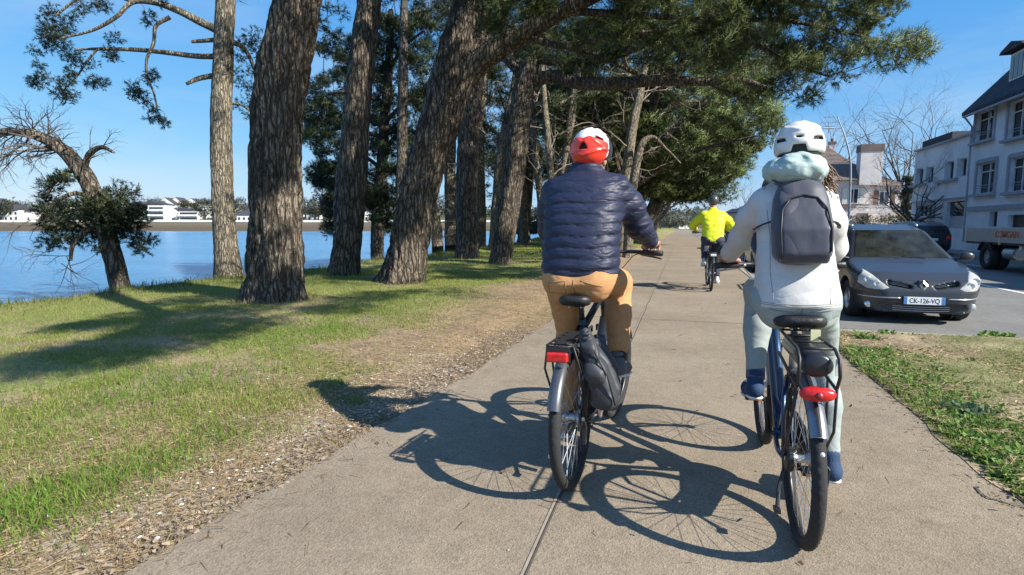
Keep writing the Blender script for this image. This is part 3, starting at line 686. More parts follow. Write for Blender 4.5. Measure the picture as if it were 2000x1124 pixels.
class Tree:
    def __init__(s, name, label, seed, loc, group=None, cat='tree', bark=m_bark, twig=m_twig):
        s.r = np.random.default_rng(seed); s.seed = seed; s.root = thing(name, label, cat, loc, 0, group); s.loc = np.asarray(loc, float)
        s.trunk = MB(); s.limb = MB(); s.tw = MB(); s.nodes = []; s.nr = []; s.C = []; s.A = []; s.Ls = []; s.tint = []; s.Nn = []; s.bark = bark; s.twig = twig
    def w(s, P): return np.asarray(P, float)-s.loc
    def stem(s, pts, step=0.05, n=44, flare=0.35, rough=1.0, main=True):
        """pts: (point, radius)"""
        P = [p for p, r in pts]; R = [r for p, r in pts]
        Q = bark_tube(s.trunk if main else s.limb, s.w(P), R, step, n, rough, flare, s.seed % 97)
        if not main: s.addn(Q, np.linspace(R[0], R[-1], len(Q)))
        return Q+s.loc
    def addn(s, Q, r): s.nodes.append(np.asarray(Q)); s.nr.append(np.broadcast_to(np.asarray(r, float), (len(Q),)))
    def twig_to(s, c, r0=0.02, sag=0.1, kmax=400):
        c = s.w(c); Nn = np.concatenate(s.nodes)
        if len(Nn) > kmax: Nn = Nn[s.r.choice(len(Nn), kmax, False)]
        d = np.linalg.norm(Nn-c, axis=1); i = int(np.argmin(d*s.r.uniform(0.85,1.3,len(d)))); a = Nn[i]; l = d[i]
        if l < 0.08: return
        mid = (a+c)/2+s.r.normal(0, 0.12*l, 3)+np.array([0,0,sag*l]); Q, r, t = smooth_path([a, mid, c], [r0*min(1.6,0.6+l*0.5), r0*0.7, r0*0.3], max(0.06, l/7))
        s.tw.tube(Q, r, 5, cap=False); s.addn(Q[len(Q)//2:], r0*0.4)
    def clump(s, c, rad, n, L=0.2, twig=0.015, col=(0.07,0.105,0.035), up=0.35, flat=0.65, out=1.0):
        """a pad of needle tufts around c"""
        c = np.asarray(c, float)
        if twig: s.twig_to(c, twig)
        q = s.r.normal(0, 1, (n,3)); q /= np.linalg.norm(q, axis=1)[:,None]; q *= (s.r.uniform(0,1,n)**0.45)[:,None]*rad; q[:,2] *= flat
        a = q/rad*out+np.array([0,0,up])+s.r.normal(0, 0.45, (n,3)); a /= np.linalg.norm(a, axis=1)[:,None]
        s.C.append(s.w(c)+q); s.A.append(a); s.Ls.append(np.full(n, L)*s.r.uniform(0.7,1.25,n))
        t = np.array(col)*s.r.uniform(0.75,1.3)*s.r.uniform(0.7,1.35,(n,1))+np.array([0.03,0.018,0.0])*s.r.uniform(0,1,(n,1))**3
        s.tint.append(t); s.Nn.append(q/rad*0.9+a*0.55)
    def dead(s, p, d, l, r, depth, spread=0.6, pale=False, nseg=4, grav=0.0):
        """a bare branch that forks"""
        P = [np.asarray(p, float)]; d = np.asarray(d, float)/np.linalg.norm(d)
        for i in range(nseg):
            d = d+s.r.normal(0, 0.22, 3)+np.array([0,0,grav]); d /= np.linalg.norm(d); P.append(P[-1]+d*l/nseg)
            if depth > 0 and s.r.uniform() < 0.85:
                e = d+s.r.normal(0, spread, 3); s.dead(P[-1], e, l*s.r.uniform(0.4,0.75), r*0.6*(1-i/nseg*0.5), depth-1, spread, pale, nseg, grav)
        s.tw.tube(s.w(P), np.linspace(r, r*0.35, len(P)), 5 if r < 0.02 else 7, cap=False); s.addn(s.w(P), r*0.5)
    def finish(s, nn=20, wd=0.008, spread=(0.35,1.1)):
        s.trunk.build('trunk', s.bark, s.root, smooth=True)
        if s.limb.V: s.limb.build('limb', s.bark, s.root, smooth=True)
        if s.tw.V: s.tw.build('branches', s.twig, s.root, smooth=True)
        if s.C:
            C = np.concatenate(s.C); A = np.concatenate(s.A); Ln = np.concatenate(s.Ls); T = np.concatenate(s.tint); N_ = len(C); r = s.r
            ax = np.repeat(A, nn, 0); l = np.repeat(Ln, nn); rv = r.normal(0,1,(N_*nn,3)); pr = rv-ax*(rv*ax).sum(1)[:,None]; pr /= np.linalg.norm(pr, axis=1)[:,None]+1e-9
            th = r.uniform(spread[0], spread[1], N_*nn)[:,None]; d = ax*np.cos(th)+pr*np.sin(th)
            b = np.repeat(C, nn, 0)+ax*(r.uniform(-0.35,0.55,N_*nn)*l)[:,None]; tip = b+d*(l*r.uniform(0.5,0.9,N_*nn))[:,None]
            sd = np.cross(d, r.normal(0,1,(N_*nn,3))); sd /= np.linalg.norm(sd, axis=1)[:,None]+1e-9; sd *= wd*0.5
            V = np.stack([b-sd, b+sd, tip], 1).reshape(-1,3); NV = np.repeat(np.repeat(np.concatenate(s.Nn), nn, 0)+d*.25, 3, 0); NV /= np.linalg.norm(NV, axis=1)[:,None]+1e-9; raw_obj('crown', V, np.arange(len(V)).reshape(-1,3), m_needle, s.root, cols=np.repeat(T, nn*3, 0), nrm=NV)
        return s.root
def gz(p): return np.array([p[0], p[1], float(ground_z(np.array([p[0]]), np.array([p[1]]))[0])])
def pxstem(pts, d0=None):
    """pixel stem (u, v, width, depth) to (point, radius)"""
    return [(at(u, v, d), w_*d/F/2) for (u, v, w_, d) in pts]
def base_fix(st, sink=0.25):
    p, r = st[0]; g = gz(p); g2 = g.copy(); g2[2] -= sink; st[0] = (g, r)
    d = st[1][0]-g; d = d/np.linalg.norm(d); return [(g-d*sink, r*1.05)]+st
def in_poly(u, v, poly):
    return poly2(np.asarray(u, float), np.asarray(v, float), poly) < 0
def poly_pts(r, poly, n, d0, d1):
    poly = np.asarray(poly, float); o = []
    lo, hi = poly.min(0), poly.max(0)
    while len(o) < n:
        u = r.uniform(lo[0], hi[0], 200); v = r.uniform(lo[1], hi[1], 200); k = in_poly(u, v, poly)
        o += [at(a, b, r.uniform(d0, d1)) for a, b in zip(u[k], v[k])]
    return o[:n]
DK = (0.050,0.074,0.031); MD = (0.090,0.122,0.036); LT = (0.112,0.150,0.056)
# --- the leaning, half dead pine at the shore
st = base_fix(pxstem([(237,566,36,11.3),(216,482,33,11.3),(192,405,33,11.3),(160,335,31,11.3),(118,290,24,11.2),(62,262,17,11.1),(10,258,11,11.0),(-60,262,8,10.9)]))
T = Tree('pine_tree', 'half dead pine leaning left over the water, bare twigs at its tip', 101, gz(st[1][0]), 'pines on the lawn')
Q = T.stem(st, 0.05, 30, 0.25); T.addn(Q[len(Q)//3:]-T.loc, 0.05)
for (u,v,du,dv,l,r) in ((118,290,-1,.5,.8,.02),(100,280,-1,-.6,.9,.02),(70,265,-.5,-1,.6,.016),(60,262,-1,.5,.9,.018),(30,258,-1,-.5,.7,.014),(130,300,.3,-1,.7,.018),(90,275,.2,-1,.6,.014),(40,258,-1,1,.8,.014),(110,285,-1,.2,1.0,.018),(150,325,1.0,-.35,.7,.012),(20,258,-1,.1,.8,.015),(80,268,.9,-.5,.7,.012),(60,262,.6,-1,.6,.012),(95,272,-1,-.2,1.1,.018),(125,292,-1,-.1,1.0,.016)):
    p = at(u,v,11.25); T.dead(p, at(u+du*50,v+dv*40,11.25+T.r.normal(0,.3))-p, l, r*1.25, 3, 0.5); T.dead(p+T.r.normal(0,.06,3), at(u+du*45,v+dv*45-8,11.25+T.r.normal(0,.4))-p, l*.8, r, 2, 0.55)
def limbpx(T, pts, step=0.07, n=10, rough=0.4): return T.stem(pxstem(pts), step, n, 0, rough, main=False)
limbpx(T, [(162,338,13,11.3),(176,300,12,11.2),(198,288,9,11.1),(222,298,5,11.0)]); p = at(200,290,11.1); T.dead(p, at(240,280,11)-p, .45, .012, 2, .5); T.dead(at(175,300,11.2), at(185,255,11.2)-at(175,300,11.2), .4, .01, 2)
limbpx(T, [(160,330,9,11.3),(128,340,7,11.3),(105,360,6,11.2),(90,385,4,11.2)]); limbpx(T, [(190,392,9,11.3),(150,378,9,11.1),(105,398,7,11.0),(70,440,5,11.0)])
limbpx(T, [(205,440,11,11.3),(165,452,10,11.1),(142,480,8,11.0),(138,510,6,11.0)]); limbpx(T, [(178,360,9,11.3),(200,378,8,11.2),(225,400,6,11.2)]); limbpx(T, [(212,465,8,11.3),(175,452,6,11.5),(120,430,5,11.6),(60,440,4,11.6)])
for (u,v,du,dv,l) in ((138,505,-.6,.8,.8),(120,515,.8,.6,.6),(70,440,-1,.2,.9),(100,400,-1,.5,.9),(140,500,-1,.3,.9),(130,500,.3,1,.6),(60,430,-1,.6,.9),(75,420,-1,-.2,.7),(105,490,-.7,.6,.7)):
    p = at(u,v,11.0); T.dead(p, at(u+du*50,v+dv*50,11)-p, l, .010, 2, .5)
for (u,v,r,n) in ((185,400,.38,44),(215,395,.36,44),(240,375,.33,36),(250,410,.34,40),(150,410,.36,44),(120,418,.34,40),(170,440,.38,44),(205,430,.36,44),(240,440,.34,40),(130,450,.32,34),(100,440,.26,26),(190,465,.32,30),(255,450,.28,26),(100,365,.26,28),(118,350,.2,18),(92,390,.22,20),(130,345,.2,16),(265,475,.2,16),(285,470,.22,18),(280,490,.16,10),(270,430,.24,18),(95,475,.22,18),(120,470,.26,22),(200,488,.18,12),(155,470,.2,12),(85,415,.2,14),(225,460,.26,22)):
    T.clump(at(u,v,11.25+T.r.normal(0,.25)), r*.92, int(n*2.4), 0.12, 0.010, DK, 0.25, 0.75)
T.finish(20, 0.010)
# --- the slender pale pine
st = base_fix(pxstem([(448,545,50,13.83),(441,480,43,13.8),(436,400,40,13.8),(432,250,39,13.8),(436,100,37,13.8),(441,0,35,13.8),(446,-160,30,13.8),(440,-330,20,13.8)]))
T = Tree('pine_tree', 'slender straight pine with pale bark and thin drooping boughs to its left', 102, gz(st[1][0]), 'pines on the lawn', bark=m_bark_pale)
Q = T.stem(st, 0.05, 36, 0.3, 0.6); T.addn(Q[-40:]-T.loc, 0.05)
limbpx(T, [(432,62,17,13.8),(395,45,15,13.6),(350,22,13,13.4),(300,5,11,13.2),(262,4,9,13.1),(225,35,8,13.0),(185,58,6,13.0),(120,75,4,12.9)])
limbpx(T, [(425,111,11,13.8),(380,110,10,13.7),(330,104,9,13.6),(270,98,8,13.5),(200,96,6,13.4),(150,97,4,13.3)]); limbpx(T, [(425,147,11,13.8),(385,155,9,13.7),(364,165,6,13.6)]); limbpx(T, [(425,78,9,13.8),(374,82,6,13.7)])
limbpx(T, [(332,34,8,13.4),(305,50,7,13.3),(300,85,6,13.3),(287,115,5,13.3),(287,150,5,13.3),(300,180,4,13.3),(308,220,3,13.3)])
limbpx(T, [(262,4,8,13.1),(215,-10,7,13.0),(160,-5,5,12.9),(110,30,4,12.9)]); limbpx(T, [(190,96,5,13.4),(170,120,4,13.3),(150,150,3,13.3),(120,180,3,13.3)])
limbpx(T, [(445,80,12,13.8),(470,90,9,14.0),(495,130,6,14.2),(500,170,4,14.2)]); limbpx(T, [(440,200,5,13.9),(470,205,4,14.0),(500,225,3,14.1)])
limbpx(T, [(441,-120,14,13.8),(350,-170,11,13.4),(240,-120,8,13),(170,-60,5,13)]); limbpx(T, [(443,-200,14,13.8),(520,-260,10,14.2),(600,-200,6,14.6)])
sc = 0.5336
for (u,v,r,n) in ((175,120,.30,26),(200,150,.34,30),(160,140,.26,20),(140,300,.26,22),(120,295,.2,14),(155,285,.22,16),(165,60,.26,18),(130,190,.2,14),(145,240,.18,12),(270,200,.3,26),(255,215,.26,20),(300,30,.28,22),(350,15,.28,22),(385,20,.24,18),(420,140,.24,18),(400,190,.24,18),(415,210,.2,14),(235,310,.28,24),(250,280,.24,18),(240,360,.26,22),(215,340,.22,16),(265,345,.2,14),(350,300,.24,18),(375,305,.22,16),(325,310,.18,10),(490,320,.26,22),(550,270,.24,20),(510,350,.26,22),(545,300,.2,14),(560,400,.2,14),(580,435,.22,18),(600,450,.18,12),(550,430,.18,10),(545,60,.22,16),(535,80,.18,10),(590,10,.2,12),(310,240,.2,12),(345,235,.16,8),(190,40,.26,18),(230,80,.3,22),(240,110,.26,18),(190,175,.24,16),(280,60,.24,16),(265,260,.2,12),(485,345,.22,14),(530,375,.2,12),(180,95,.26,18),(210,115,.3,22),(225,150,.26,18)):
    T.clump(at(u*sc,v*sc,13.3+T.r.normal(0,.2)), r*0.74, int(n*2.2), 0.10, 0.008, (0.046,0.066,0.040), 0.1, 0.85)
for (u,v,r,n) in ((480,85,.3,26),(495,70,.3,26),(500,100,.28,24),(470,110,.24,18),(462,140,.24,18),(475,165,.26,20),(490,200,.28,22),(500,175,.26,20),(462,205,.2,14),(488,225,.2,14),(505,140,.3,24)):
    T.clump(at(u,v,14.1+T.r.normal(0,.25)), r*.85, n*2, 0.11, 0.008, DK, 0.1, 0.85)
for i in range(60): T.clump(at(T.r.uniform(150,700),T.r.uniform(-420,-70),T.r.uniform(12.6,15.6)), .5, 26, 0.22, 0.015, MD)
T.finish(18, 0.009)
# --- the thick dark trunk in front
st = base_fix(pxstem([(537,590,104,9.52),(538,540,100,9.5),(539,440,98,9.5),(540,330,96,9.5),(541,240,98,9.5),(553,140,96,9.45),(572,50,92,9.4),(592,-30,84,9.3),(625,-140,72,9.2),(660,-300,58,9.0)]))
T = Tree('pine_tree', 'thickest pine trunk, dark and bent, standing nearest on the lawn', 103, gz(st[1][0]), 'pines on the lawn')
Q = T.stem(st, 0.03, 84, 0.55, 1.5); T.addn(Q[-50:]-T.loc, 0.1)
top = st[-1][0]; HS = 6.6; shd = []  # unseen clumps, added sunward of the lawn spots they shade
for (u,v,r) in ((50,722,.42),(95,722,.5),(140,712,.5),(185,700,.55),(235,690,.55),(285,680,.6),(330,668,.6),(375,655,.6),(420,645,.6),(460,635,.6),(300,650,.5),(350,630,.6),(400,615,.6),(455,610,.65),(130,648,.32),(180,645,.3),(230,640,.3),(270,625,.4),(330,600,.5),(390,590,.6)):
    g = gp(u, v); shd.append((g+SUNV*(HS+T.r.normal(0,.35)-g[2])/SUNV[2], r))
c0 = np.mean([p for p,_ in shd], axis=0)
T.stem([(st[-2][0],.30),((st[-2][0]*.55+c0*.45)+np.array([0,0,.9]),.22),(c0+np.array([0,0,.1]),.12),(shd[0][0],.05)], 0.12, 12, 0, .4, main=False)  # unseen bough added to carry the shading clumps
for p, r in shd: T.clump(p, r, int(120*r/.5), 0.22, 0.02, MD, 0.3, 0.6)
for i in range(25):
    p = np.array([T.r.uniform(-9,-6.5), T.r.uniform(6.5,11.5), T.r.uniform(5.8,9.5)])
    if dep(p) > 0.5 and (562-F*((p-CAM)@cU)/dep(p)) > -60: continue
    T.clump(p, .7, 46, 0.24, 0.02, MD)
T.finish(16, 0.013)
# --- the double dark trunk behind it
st = base_fix(pxstem([(673,540,56,14.5),(677,490,52,14.5),(684,420,52,14.5),(690,330,54,14.5),(697,210,54,14.5),(710,90,50,14.5),(722,0,46,14.5),(735,-120,40,14.5),(740,-260,28,14.5)]))
T = Tree('pine_tree', 'dark twin-stemmed pine just right of the thickest trunk, at the edge of the water', 104, gz(st[1][0]), 'pines on the lawn')
Q = T.stem(st, 0.05, 48, 0.3, 1.1); T.addn(Q[-30:]-T.loc, 0.1)
T.stem(pxstem([(668,470,20,14.6),(664,410,26,14.7),(672,320,26,14.8),(688,240,22,14.7),(690,150,18,14.6)]), .06, 24, 0, .8)
for i in range(46): T.clump(at(T.r.uniform(560,900),T.r.uniform(-330,-60),T.r.uniform(12.5,16.5)), .6, 34, 0.24, 0.02, MD)
for (u,v) in ((640,15),(655,-10),(625,40),(655,70),(645,95),(625,105),(640,60),(618,85),(665,25)): T.clump(at(u,v,14.8+T.r.normal(0,.4)), .24, 22, 0.17, 0.012, DK, .2)
T.finish(16, 0.012)
# --- the big leaning trunk whose limb reaches over the path
st = base_fix(pxstem([(787,553,84,12.84),(795,505,76,12.8),(808,430,74,12.8),(825,350,74,12.8),(850,270,78,12.8),(876,180,80,12.8),(898,90,76,12.75),(915,10,64,12.7),(930,-70,56,12.6),(950,-220,44,12.4),(960,-380,28,12.2)]))
T = Tree('pine_tree', 'big furrowed pine leaning right, with a thick bough rising over the navy-jacketed rider', 105, gz(st[1][0]), 'pines on the lawn')
Q = T.stem(st, 0.035, 76, 0.40, 1.5); T.addn(Q[-60:]-T.loc, 0.1)
lim = lambda *a: limbpx(T, list(a), 0.06, 26, 0.9)
lim((880,200,52,12.75),(918,140,50,12.6),(965,100,44,12.3),(1020,68,38,12.0),(1080,32,34,11.7),(1140,2,30,11.4),(1230,-45,24,11.0),(1380,-70,18,10.6),(1500,-50,12,10.4))
lim((1100,22,16,11.6),(1250,30,12,11.3),(1400,40,10,11.0),(1520,40,8,10.8),(1640,60,6,10.7),(1760,95,4,10.6)); lim((1230,-45,14,11.0),(1420,-10,11,10.6),(1560,5,9,10.4),(1650,20,6,10.3),(1720,20,4,10.3))
lim((1020,68,16,12.0),(1100,90,12,11.6),(1200,70,10,11.2),(1300,60,8,10.9)); lim((920,-40,26,12.6),(1000,-120,20,12.0),(1150,-170,14,11.2),(1350,-190,9,10.4)); lim((940,-160,26,12.4),(860,-240,18,12.2),(760,-260,12,12.0))
lim((1400,42,9,11.0),(1480,90,8,10.9),(1560,130,6,10.8),(1620,150,4,10.8)); lim((975,105,12,12.3),(1005,140,9,12.2),(1020,165,6,12.1))
PN = [(905,-90),(1000,-110),(1300,-120),(1700,-110),(1775,-60),(1758,10),(1770,40),(1752,70),(1690,60),(1700,110),(1660,130),(1640,160),(1600,168),(1560,140),(1500,120),(1440,118),(1380,112),(1320,90),(1230,78),(1160,70),(1100,92),(1050,110),(990,118),(960,80),(930,40)]
for p in poly_pts(T.r, PN, 320, 9.6, 12.6):
    d_ = dep(p); u_, v_ = 1000+F*((p-CAM)@cR)/d_, 562-F*((p-CAM)@cU)/d_
    if 860 < u_ < 1180 and abs(v_-(200-(u_-880)*.79)) < 46: continue
    T.clump(p, T.r.uniform(.17,.32), 40, 0.145, 0.013, MD if T.r.uniform() < .5 else LT, 0.4, .7)
for (u,v,r) in ((1790,85,.26),(1765,80,.26),(1810,95,.18),(1800,70,.18),(1740,100,.28),(1775,110,.24),(1720,115,.26),(1795,110,.2),(1750,125,.2),(1760,95,.26),(1725,85,.26),(1700,95,.28),(1680,110,.26)): T.clump(at(u,v,10.6+T.r.normal(0,.25)), r, 27, 0.18, 0.012, LT, .25, .8)
for (u,v,r) in ((1580,195,.2),(1560,190,.22),(1535,180,.22),(1590,185,.14),(1520,165,.24),(1545,160,.22),(1600,150,.24),(1620,150,.24),(1570,150,.26),(1500,165,.2)): T.clump(at(u,v,10.9+T.r.normal(0,.2)), r, 22, 0.17, 0.012, MD, .1, .8)
for i in range(80):
    p = np.array([T.r.uniform(-8.5,3.4), T.r.uniform(5.4,19), T.r.uniform(5.4,11)])
    if dep(p) < .5 or (562-F*((p-CAM)@cU)/dep(p)) > -65: continue
    T.clump(p, .7, 84, 0.26, 0.02 if i % 2 else 0, MD)
for (u,v,r) in ((640,612,.55),(700,592,.6),(760,578,.6),(900,536,.6),(960,530,.6),(1020,528,.6),(1000,541,.5),(930,546,.55),(880,520,.6),(1040,515,.5)):
    g = gp(u,v); T.clump(g+SUNV*(7.0+T.r.normal(0,.5)-g[2])/SUNV[2], r, int(190*r/.5), .24, .02, MD)  # unseen clumps added up the sun's line to shade these lawn spots
SHD = ((-6.5,7.7,((.1,.55),(2.2,3.4))),(-6.3,7.7,((.2,.5),(2.3,3.6))),(-8.2,12.4,((1.9,3.0),(3.9,6))),(-5.85,11.3,((1.2,1.9),)),(-5.3,11.3,((3.9,5.4),)),(-7.7,19.8,((.2,4.4),(6.4,8))),(-5.6,17.5,((.2,.8),(2.9,6))))  # trunk heights shaded by clumps added out of view towards the sun
for tx_, ty_, ivs in SHD:
    for z_ in np.concatenate([np.arange(a_, b_, .3) for a_, b_ in ivs]):
        for hh in (6.6, 7.8, 9.0):
            p = np.array([tx_,ty_,z_])+SUNV*(hh-z_)/SUNV[2]+T.r.normal(0,.12,3)
            if dep(p) < .5 or (562-F*((p-CAM)@cU)/dep(p)) > -65: continue
            T.clump(p, .36, 110, 0.22, 0.02, MD); break
T.finish(18, 0.0095)
# clumps high over the path that dapple the trunks (all above the picture)
# --- the dark straight trunk behind its bough
st = base_fix(pxstem([(912,508,46,21.4),(911,440,42,21.4),(912,330,42,21.4),(918,220,42,21.4),(928,120,40,21.4),(943,20,36,21.4),(955,-80,28,21.4),(965,-180,18,21.4)]))
T = Tree('pine_tree', 'upright pine with a shadowed lower trunk, between the leaning pine and the navy-jacketed rider', 106, gz(st[1][0]), 'pines on the lawn')
Q = T.stem(st, 0.08, 40, 0.25, 1.0); T.addn(Q[-40:]-T.loc, 0.1)
for p in poly_pts(T.r, [(840,-190),(1150,-190),(1140,20),(1080,60),(960,60),(860,30)], 90, 18.5, 23.5): T.clump(p, T.r.uniform(.4,.65), 30, 0.27, 0.02, DK, .3)
T.finish(15, 0.014)
# --- the pine whose level limbs cross the view
st = base_fix(pxstem([(976,518,42,18.7),(985,460,42,18.7),(996,395,43,18.7),(1005,330,44,18.7),(1012,255,44,18.7),(1022,180,42,18.7),(1038,110,36,18.6),(1052,50,26,18.5),(1066,-30,20,18.4),(1080,-130,12,18.2)]))
T = Tree('pine_tree', 'pine with long level boughs stretching right across the path above the riders', 107, gz(st[1][0]), 'pines on the lawn')
Q = T.stem(st, 0.07, 46, 0.25, 1.1); T.addn(Q[-30:]-T.loc, 0.1)
lim = lambda *a: limbpx(T, list(a), 0.09, 16, 0.7)
lim((1025,165,26,18.7),(1075,150,26,18.5),(1130,163,25,18.2),(1200,164,24,17.8),(1290,158,20,17.3),(1380,160,16,16.8),(1450,158,12,16.4),(1500,172,7,16.2)); lim((1040,112,22,18.6),(1090,120,20,18.3),(1160,118,18,17.9),(1240,95,15,17.4),(1330,55,12,16.9),(1430,75,9,16.4),(1500,90,6,16.2))
lim((1045,75,14,18.6),(1100,90,12,18.8),(1180,112,10,19),(1260,150,8,19.2),(1330,150,6,19.3)); lim((1290,158,10,17.3),(1330,120,8,17.2),(1390,95,6,17.0)); lim((1020,150,10,18.7),(1000,115,9,18.6),(1012,85,8,18.6),(1025,60,6,18.6)); lim((1380,160,8,16.8),(1430,185,6,16.6),(1490,200,4,16.5))
for p in poly_pts(T.r, [(985,70),(1100,60),(1300,50),(1500,60),(1590,120),(1560,150),(1500,150),(1480,185),(1400,150),(1300,140),(1230,120),(1160,140),(1080,110),(1000,120)], 160, 15.6, 19.5): T.clump(p, T.r.uniform(.3,.46), 26, 0.22, 0.016, DK if T.r.uniform() < .6 else MD, .3)
for p in poly_pts(T.r, [(980,-130),(1560,-130),(1560,60),(980,60)], 120, 15.6, 19.5): T.clump(p, T.r.uniform(.45,.7), 30, 0.27, 0.02, MD, .3)
for (u,v) in ((1480,190),(1500,185),(1460,195),(1440,180),(1420,175),(1470,170)): T.clump(at(u,v,16.5), .3, 26, .22, .015, MD)
for k in range(26):
    u = T.r.uniform(1060,1480); p = at(u, T.r.uniform(150,165), 18.6-(u-1025)*.005); T.dead(p, T.r.normal(0,1,3)+np.array([0,0,-.3]), T.r.uniform(.4,1.0), .012, 1, .6)
T.finish(16, 0.012)
# --- pale slender trunks farther back on the left
def back_pine(label, pts, seed, poly=None, n=0, dd=(24,30), bare=6, bark=m_bark_pale, col=DK, group='pines on the lawn', rr=(.4,.75), L=.3):
    st = base_fix(pxstem(pts)); T = Tree('pine_tree', label, seed, gz(st[1][0]), group, bark=bark, twig=m_twig if bark is m_bark else m_twig_pale)
    Q = T.stem(st, 0.14, 22, 0.25, 0.8); T.addn(Q[len(Q)//3:]-T.loc, .08)
    for k in range(bare):
        i = int(T.r.uniform(.35,.95)*(len(Q)-1)); T.dead(Q[i], np.array([T.r.normal(0,1), T.r.normal(0,.6), T.r.uniform(-.1,.9)]), T.r.uniform(.8,2.2), .035, 2, .6)
    if poly is not None:
        for p in poly_pts(T.r, poly, n, *dd): T.clump(p, T.r.uniform(*rr), 34, L, 0.025, col, .3)
    T.finish(14, 0.018); return T
back_pine('short pale pine trunk at the beach path, left of its taller neighbour', [(857,488,24,29.3),(853,450,22,29.3),(850,420,18,29.3),(846,380,13,29.3),(850,330,9,29.3),(856,270,6,29.3)], 111, [(800,180),(880,180),(880,300),(810,330)], 14, (28,31))
back_pine('pale straight pine trunk at the end of the beach path', [(880,486,24,31.2),(880,430,23,31.2),(879,350,22,31.2),(881,260,20,31.2),(886,160,17,31.2),(890,40,12,31.2)], 112, [(820,-40),(960,-40),(950,160),(840,180)], 40, (29,34))
back_pine('grey pine with forked bare branches between two dark trunks', [(966,470,24,28),(972,400,24,28),(976,330,21,28),(985,260,18,28),(1000,190,14,28),(1010,120,10,28)], 113, [(900,60),(1070,60),(1060,330),(1010,380),(940,380),(900,300)], 90, (27,36), 10)
back_pine('dark thin pine hung with drooping foliage, half hidden by the leaning trunk', [(778,498,24,25.6),(782,440,22,25.6),(784,350,22,25.6),(786,250,21,25.6),(787,150,19,25.6),(789,40,16,25.6),(790,-80,10,25.6)], 114, None, 0, (0,0), 0, m_bark)
T = Tree('pine_tree', 'bushy dark pine at the shore, its foliage hanging low between the trunks', 115, gz(at(735,492,27.5)), 'pines on the lawn')
Q = T.stem(base_fix(pxstem([(735,492,26,27.5),(738,420,24,27.5),(745,330,22,27.5),(752,230,20,27.5),(760,120,16,27.5),(764,20,10,27.5)])), .12, 22, .3, .9); T.addn(Q[30:]-T.loc, .08)
lim = lambda *a: limbpx(T, list(a), .15, 9, .5)
for s_ in ((745,330,668,300),(752,240,830,190),(748,290,820,260),(756,170,690,130),(758,140,830,60),(742,370,640,350),(755,200,610,190),(740,400,690,400),(745,350,800,330),(762,70,700,30),(762,60,850,20),(756,160,640,100),(750,270,610,260)):
    lim((s_[0],s_[1],9,27.5),((s_[0]+s_[2])/2,(s_[1]+s_[3])/2-14,7,27.2+T.r.normal(0,.8)),(s_[2],s_[3],3,27+T.r.normal(0,1.3)))
for poly, n in (([(590,150),(690,140),(700,330),(640,330),(590,270)],100),([(600,310),(660,330),(720,330),(720,400),(690,420),(610,370)],66),([(720,20),(850,40),(860,200),(830,250),(800,340),(720,340)],170),([(625,350),(690,350),(690,420),(665,440),(650,480),(635,440)],46),([(715,330),(800,330),(800,400),(770,450),(740,460),(720,430)],60),([(620,90),(700,60),(700,140),(640,160)],18),([(720,-60),(880,-60),(880,60),(720,40)],50)):
    for p in poly_pts(T.r, poly, n, 25.5, 30): T.clump(p, T.r.uniform(.28,.5), 60, .20, .02, (0.045,0.072,0.033), .2, .7)
T.finish(15, 0.016)
for a in (('tall thin pine pole rising just left of the red helmet', [(1088,468,15,24),(1082,400,15,24),(1074,320,14,24),(1068,250,13,24),(1062,180,11,24),(1058,100,8,24)], 121),
          ('pale pine pole leaning right, directly behind the red helmet', [(1084,465,20,25.5),(1092,380,20,25.5),(1104,320,19,25.5),(1114,240,17,25.5),(1124,160,14,25.5),(1132,80,9,25.5)], 122),
          ('thin crooked grey pine behind the pine with level boughs', [(1066,462,15,27),(1056,390,15,27),(1046,310,14,27),(1040,240,12,27),(1032,180,8,27)], 123),
          ('pale pine with a broken pointed top, right of the red helmet', [(1214,474,22,23.5),(1218,390,21,23.5),(1226,320,20,23.5),(1237,240,19,23.5),(1250,180,17,23.5),(1262,125,12,23.5),(1268,110,6,23.5)], 124),
          ('pale pine stub with a thin hooked bough, nearest right of the broken-topped one', [(1226,474,19,22.8),(1232,400,18,22.8),(1240,340,17,22.8),(1248,300,15,22.8),(1258,275,12,22.8),(1272,268,8,22.8),(1300,290,5,22.8),(1330,320,3,22.8)], 125)):
    back_pine(a[0], a[1], a[2], [(1000,40),(1240,40),(1230,250),(1150,300),(1040,250)] if a[2] < 124 else None, 26 if a[2] < 124 else 0, (24,30), 7 if a[2] < 125 else 2)
for a in (('slim straight pine deep in the grove, left of the pine with level boughs', [(941,470,18,31),(940,400,18,31),(938,320,17,31),(941,230,15,31),(946,140,12,31),(950,40,8,31)], 126, [(870,-20),(1010,-20),(1010,180),(950,260),(890,200)], 50),
          ('slim grey pine deep in the grove, right of the pine with level boughs', [(1024,462,17,33),(1022,390,17,33),(1018,310,16,33),(1022,230,14,33),(1030,140,11,33),(1034,60,7,33)], 127, [(980,60),(1090,60),(1090,260),(1030,330),(990,240)], 46),
          ('slim pine just behind the navy shoulder, between two pale poles', [(1150,462,17,33),(1150,400,17,33),(1146,310,16,33),(1142,230,14,33),(1146,150,11,33),(1150,80,7,33)], 128, [(1080,120),(1220,120),(1220,330),(1150,380),(1090,300)], 70),
          ('slim leaning pine behind the broken-topped pole, at the start of the far row', [(1192,462,18,34),(1194,390,18,34),(1202,310,17,34),(1214,230,15,34),(1222,150,12,34),(1228,90,8,34)], 129, [(1150,140),(1290,140),(1290,340),(1210,400),(1150,330)], 70)):
    back_pine(a[0], a[1], a[2], a[3], a[4], (28,36), 6, m_bark_pale, DK, rr=(.4,.7), L=.24)
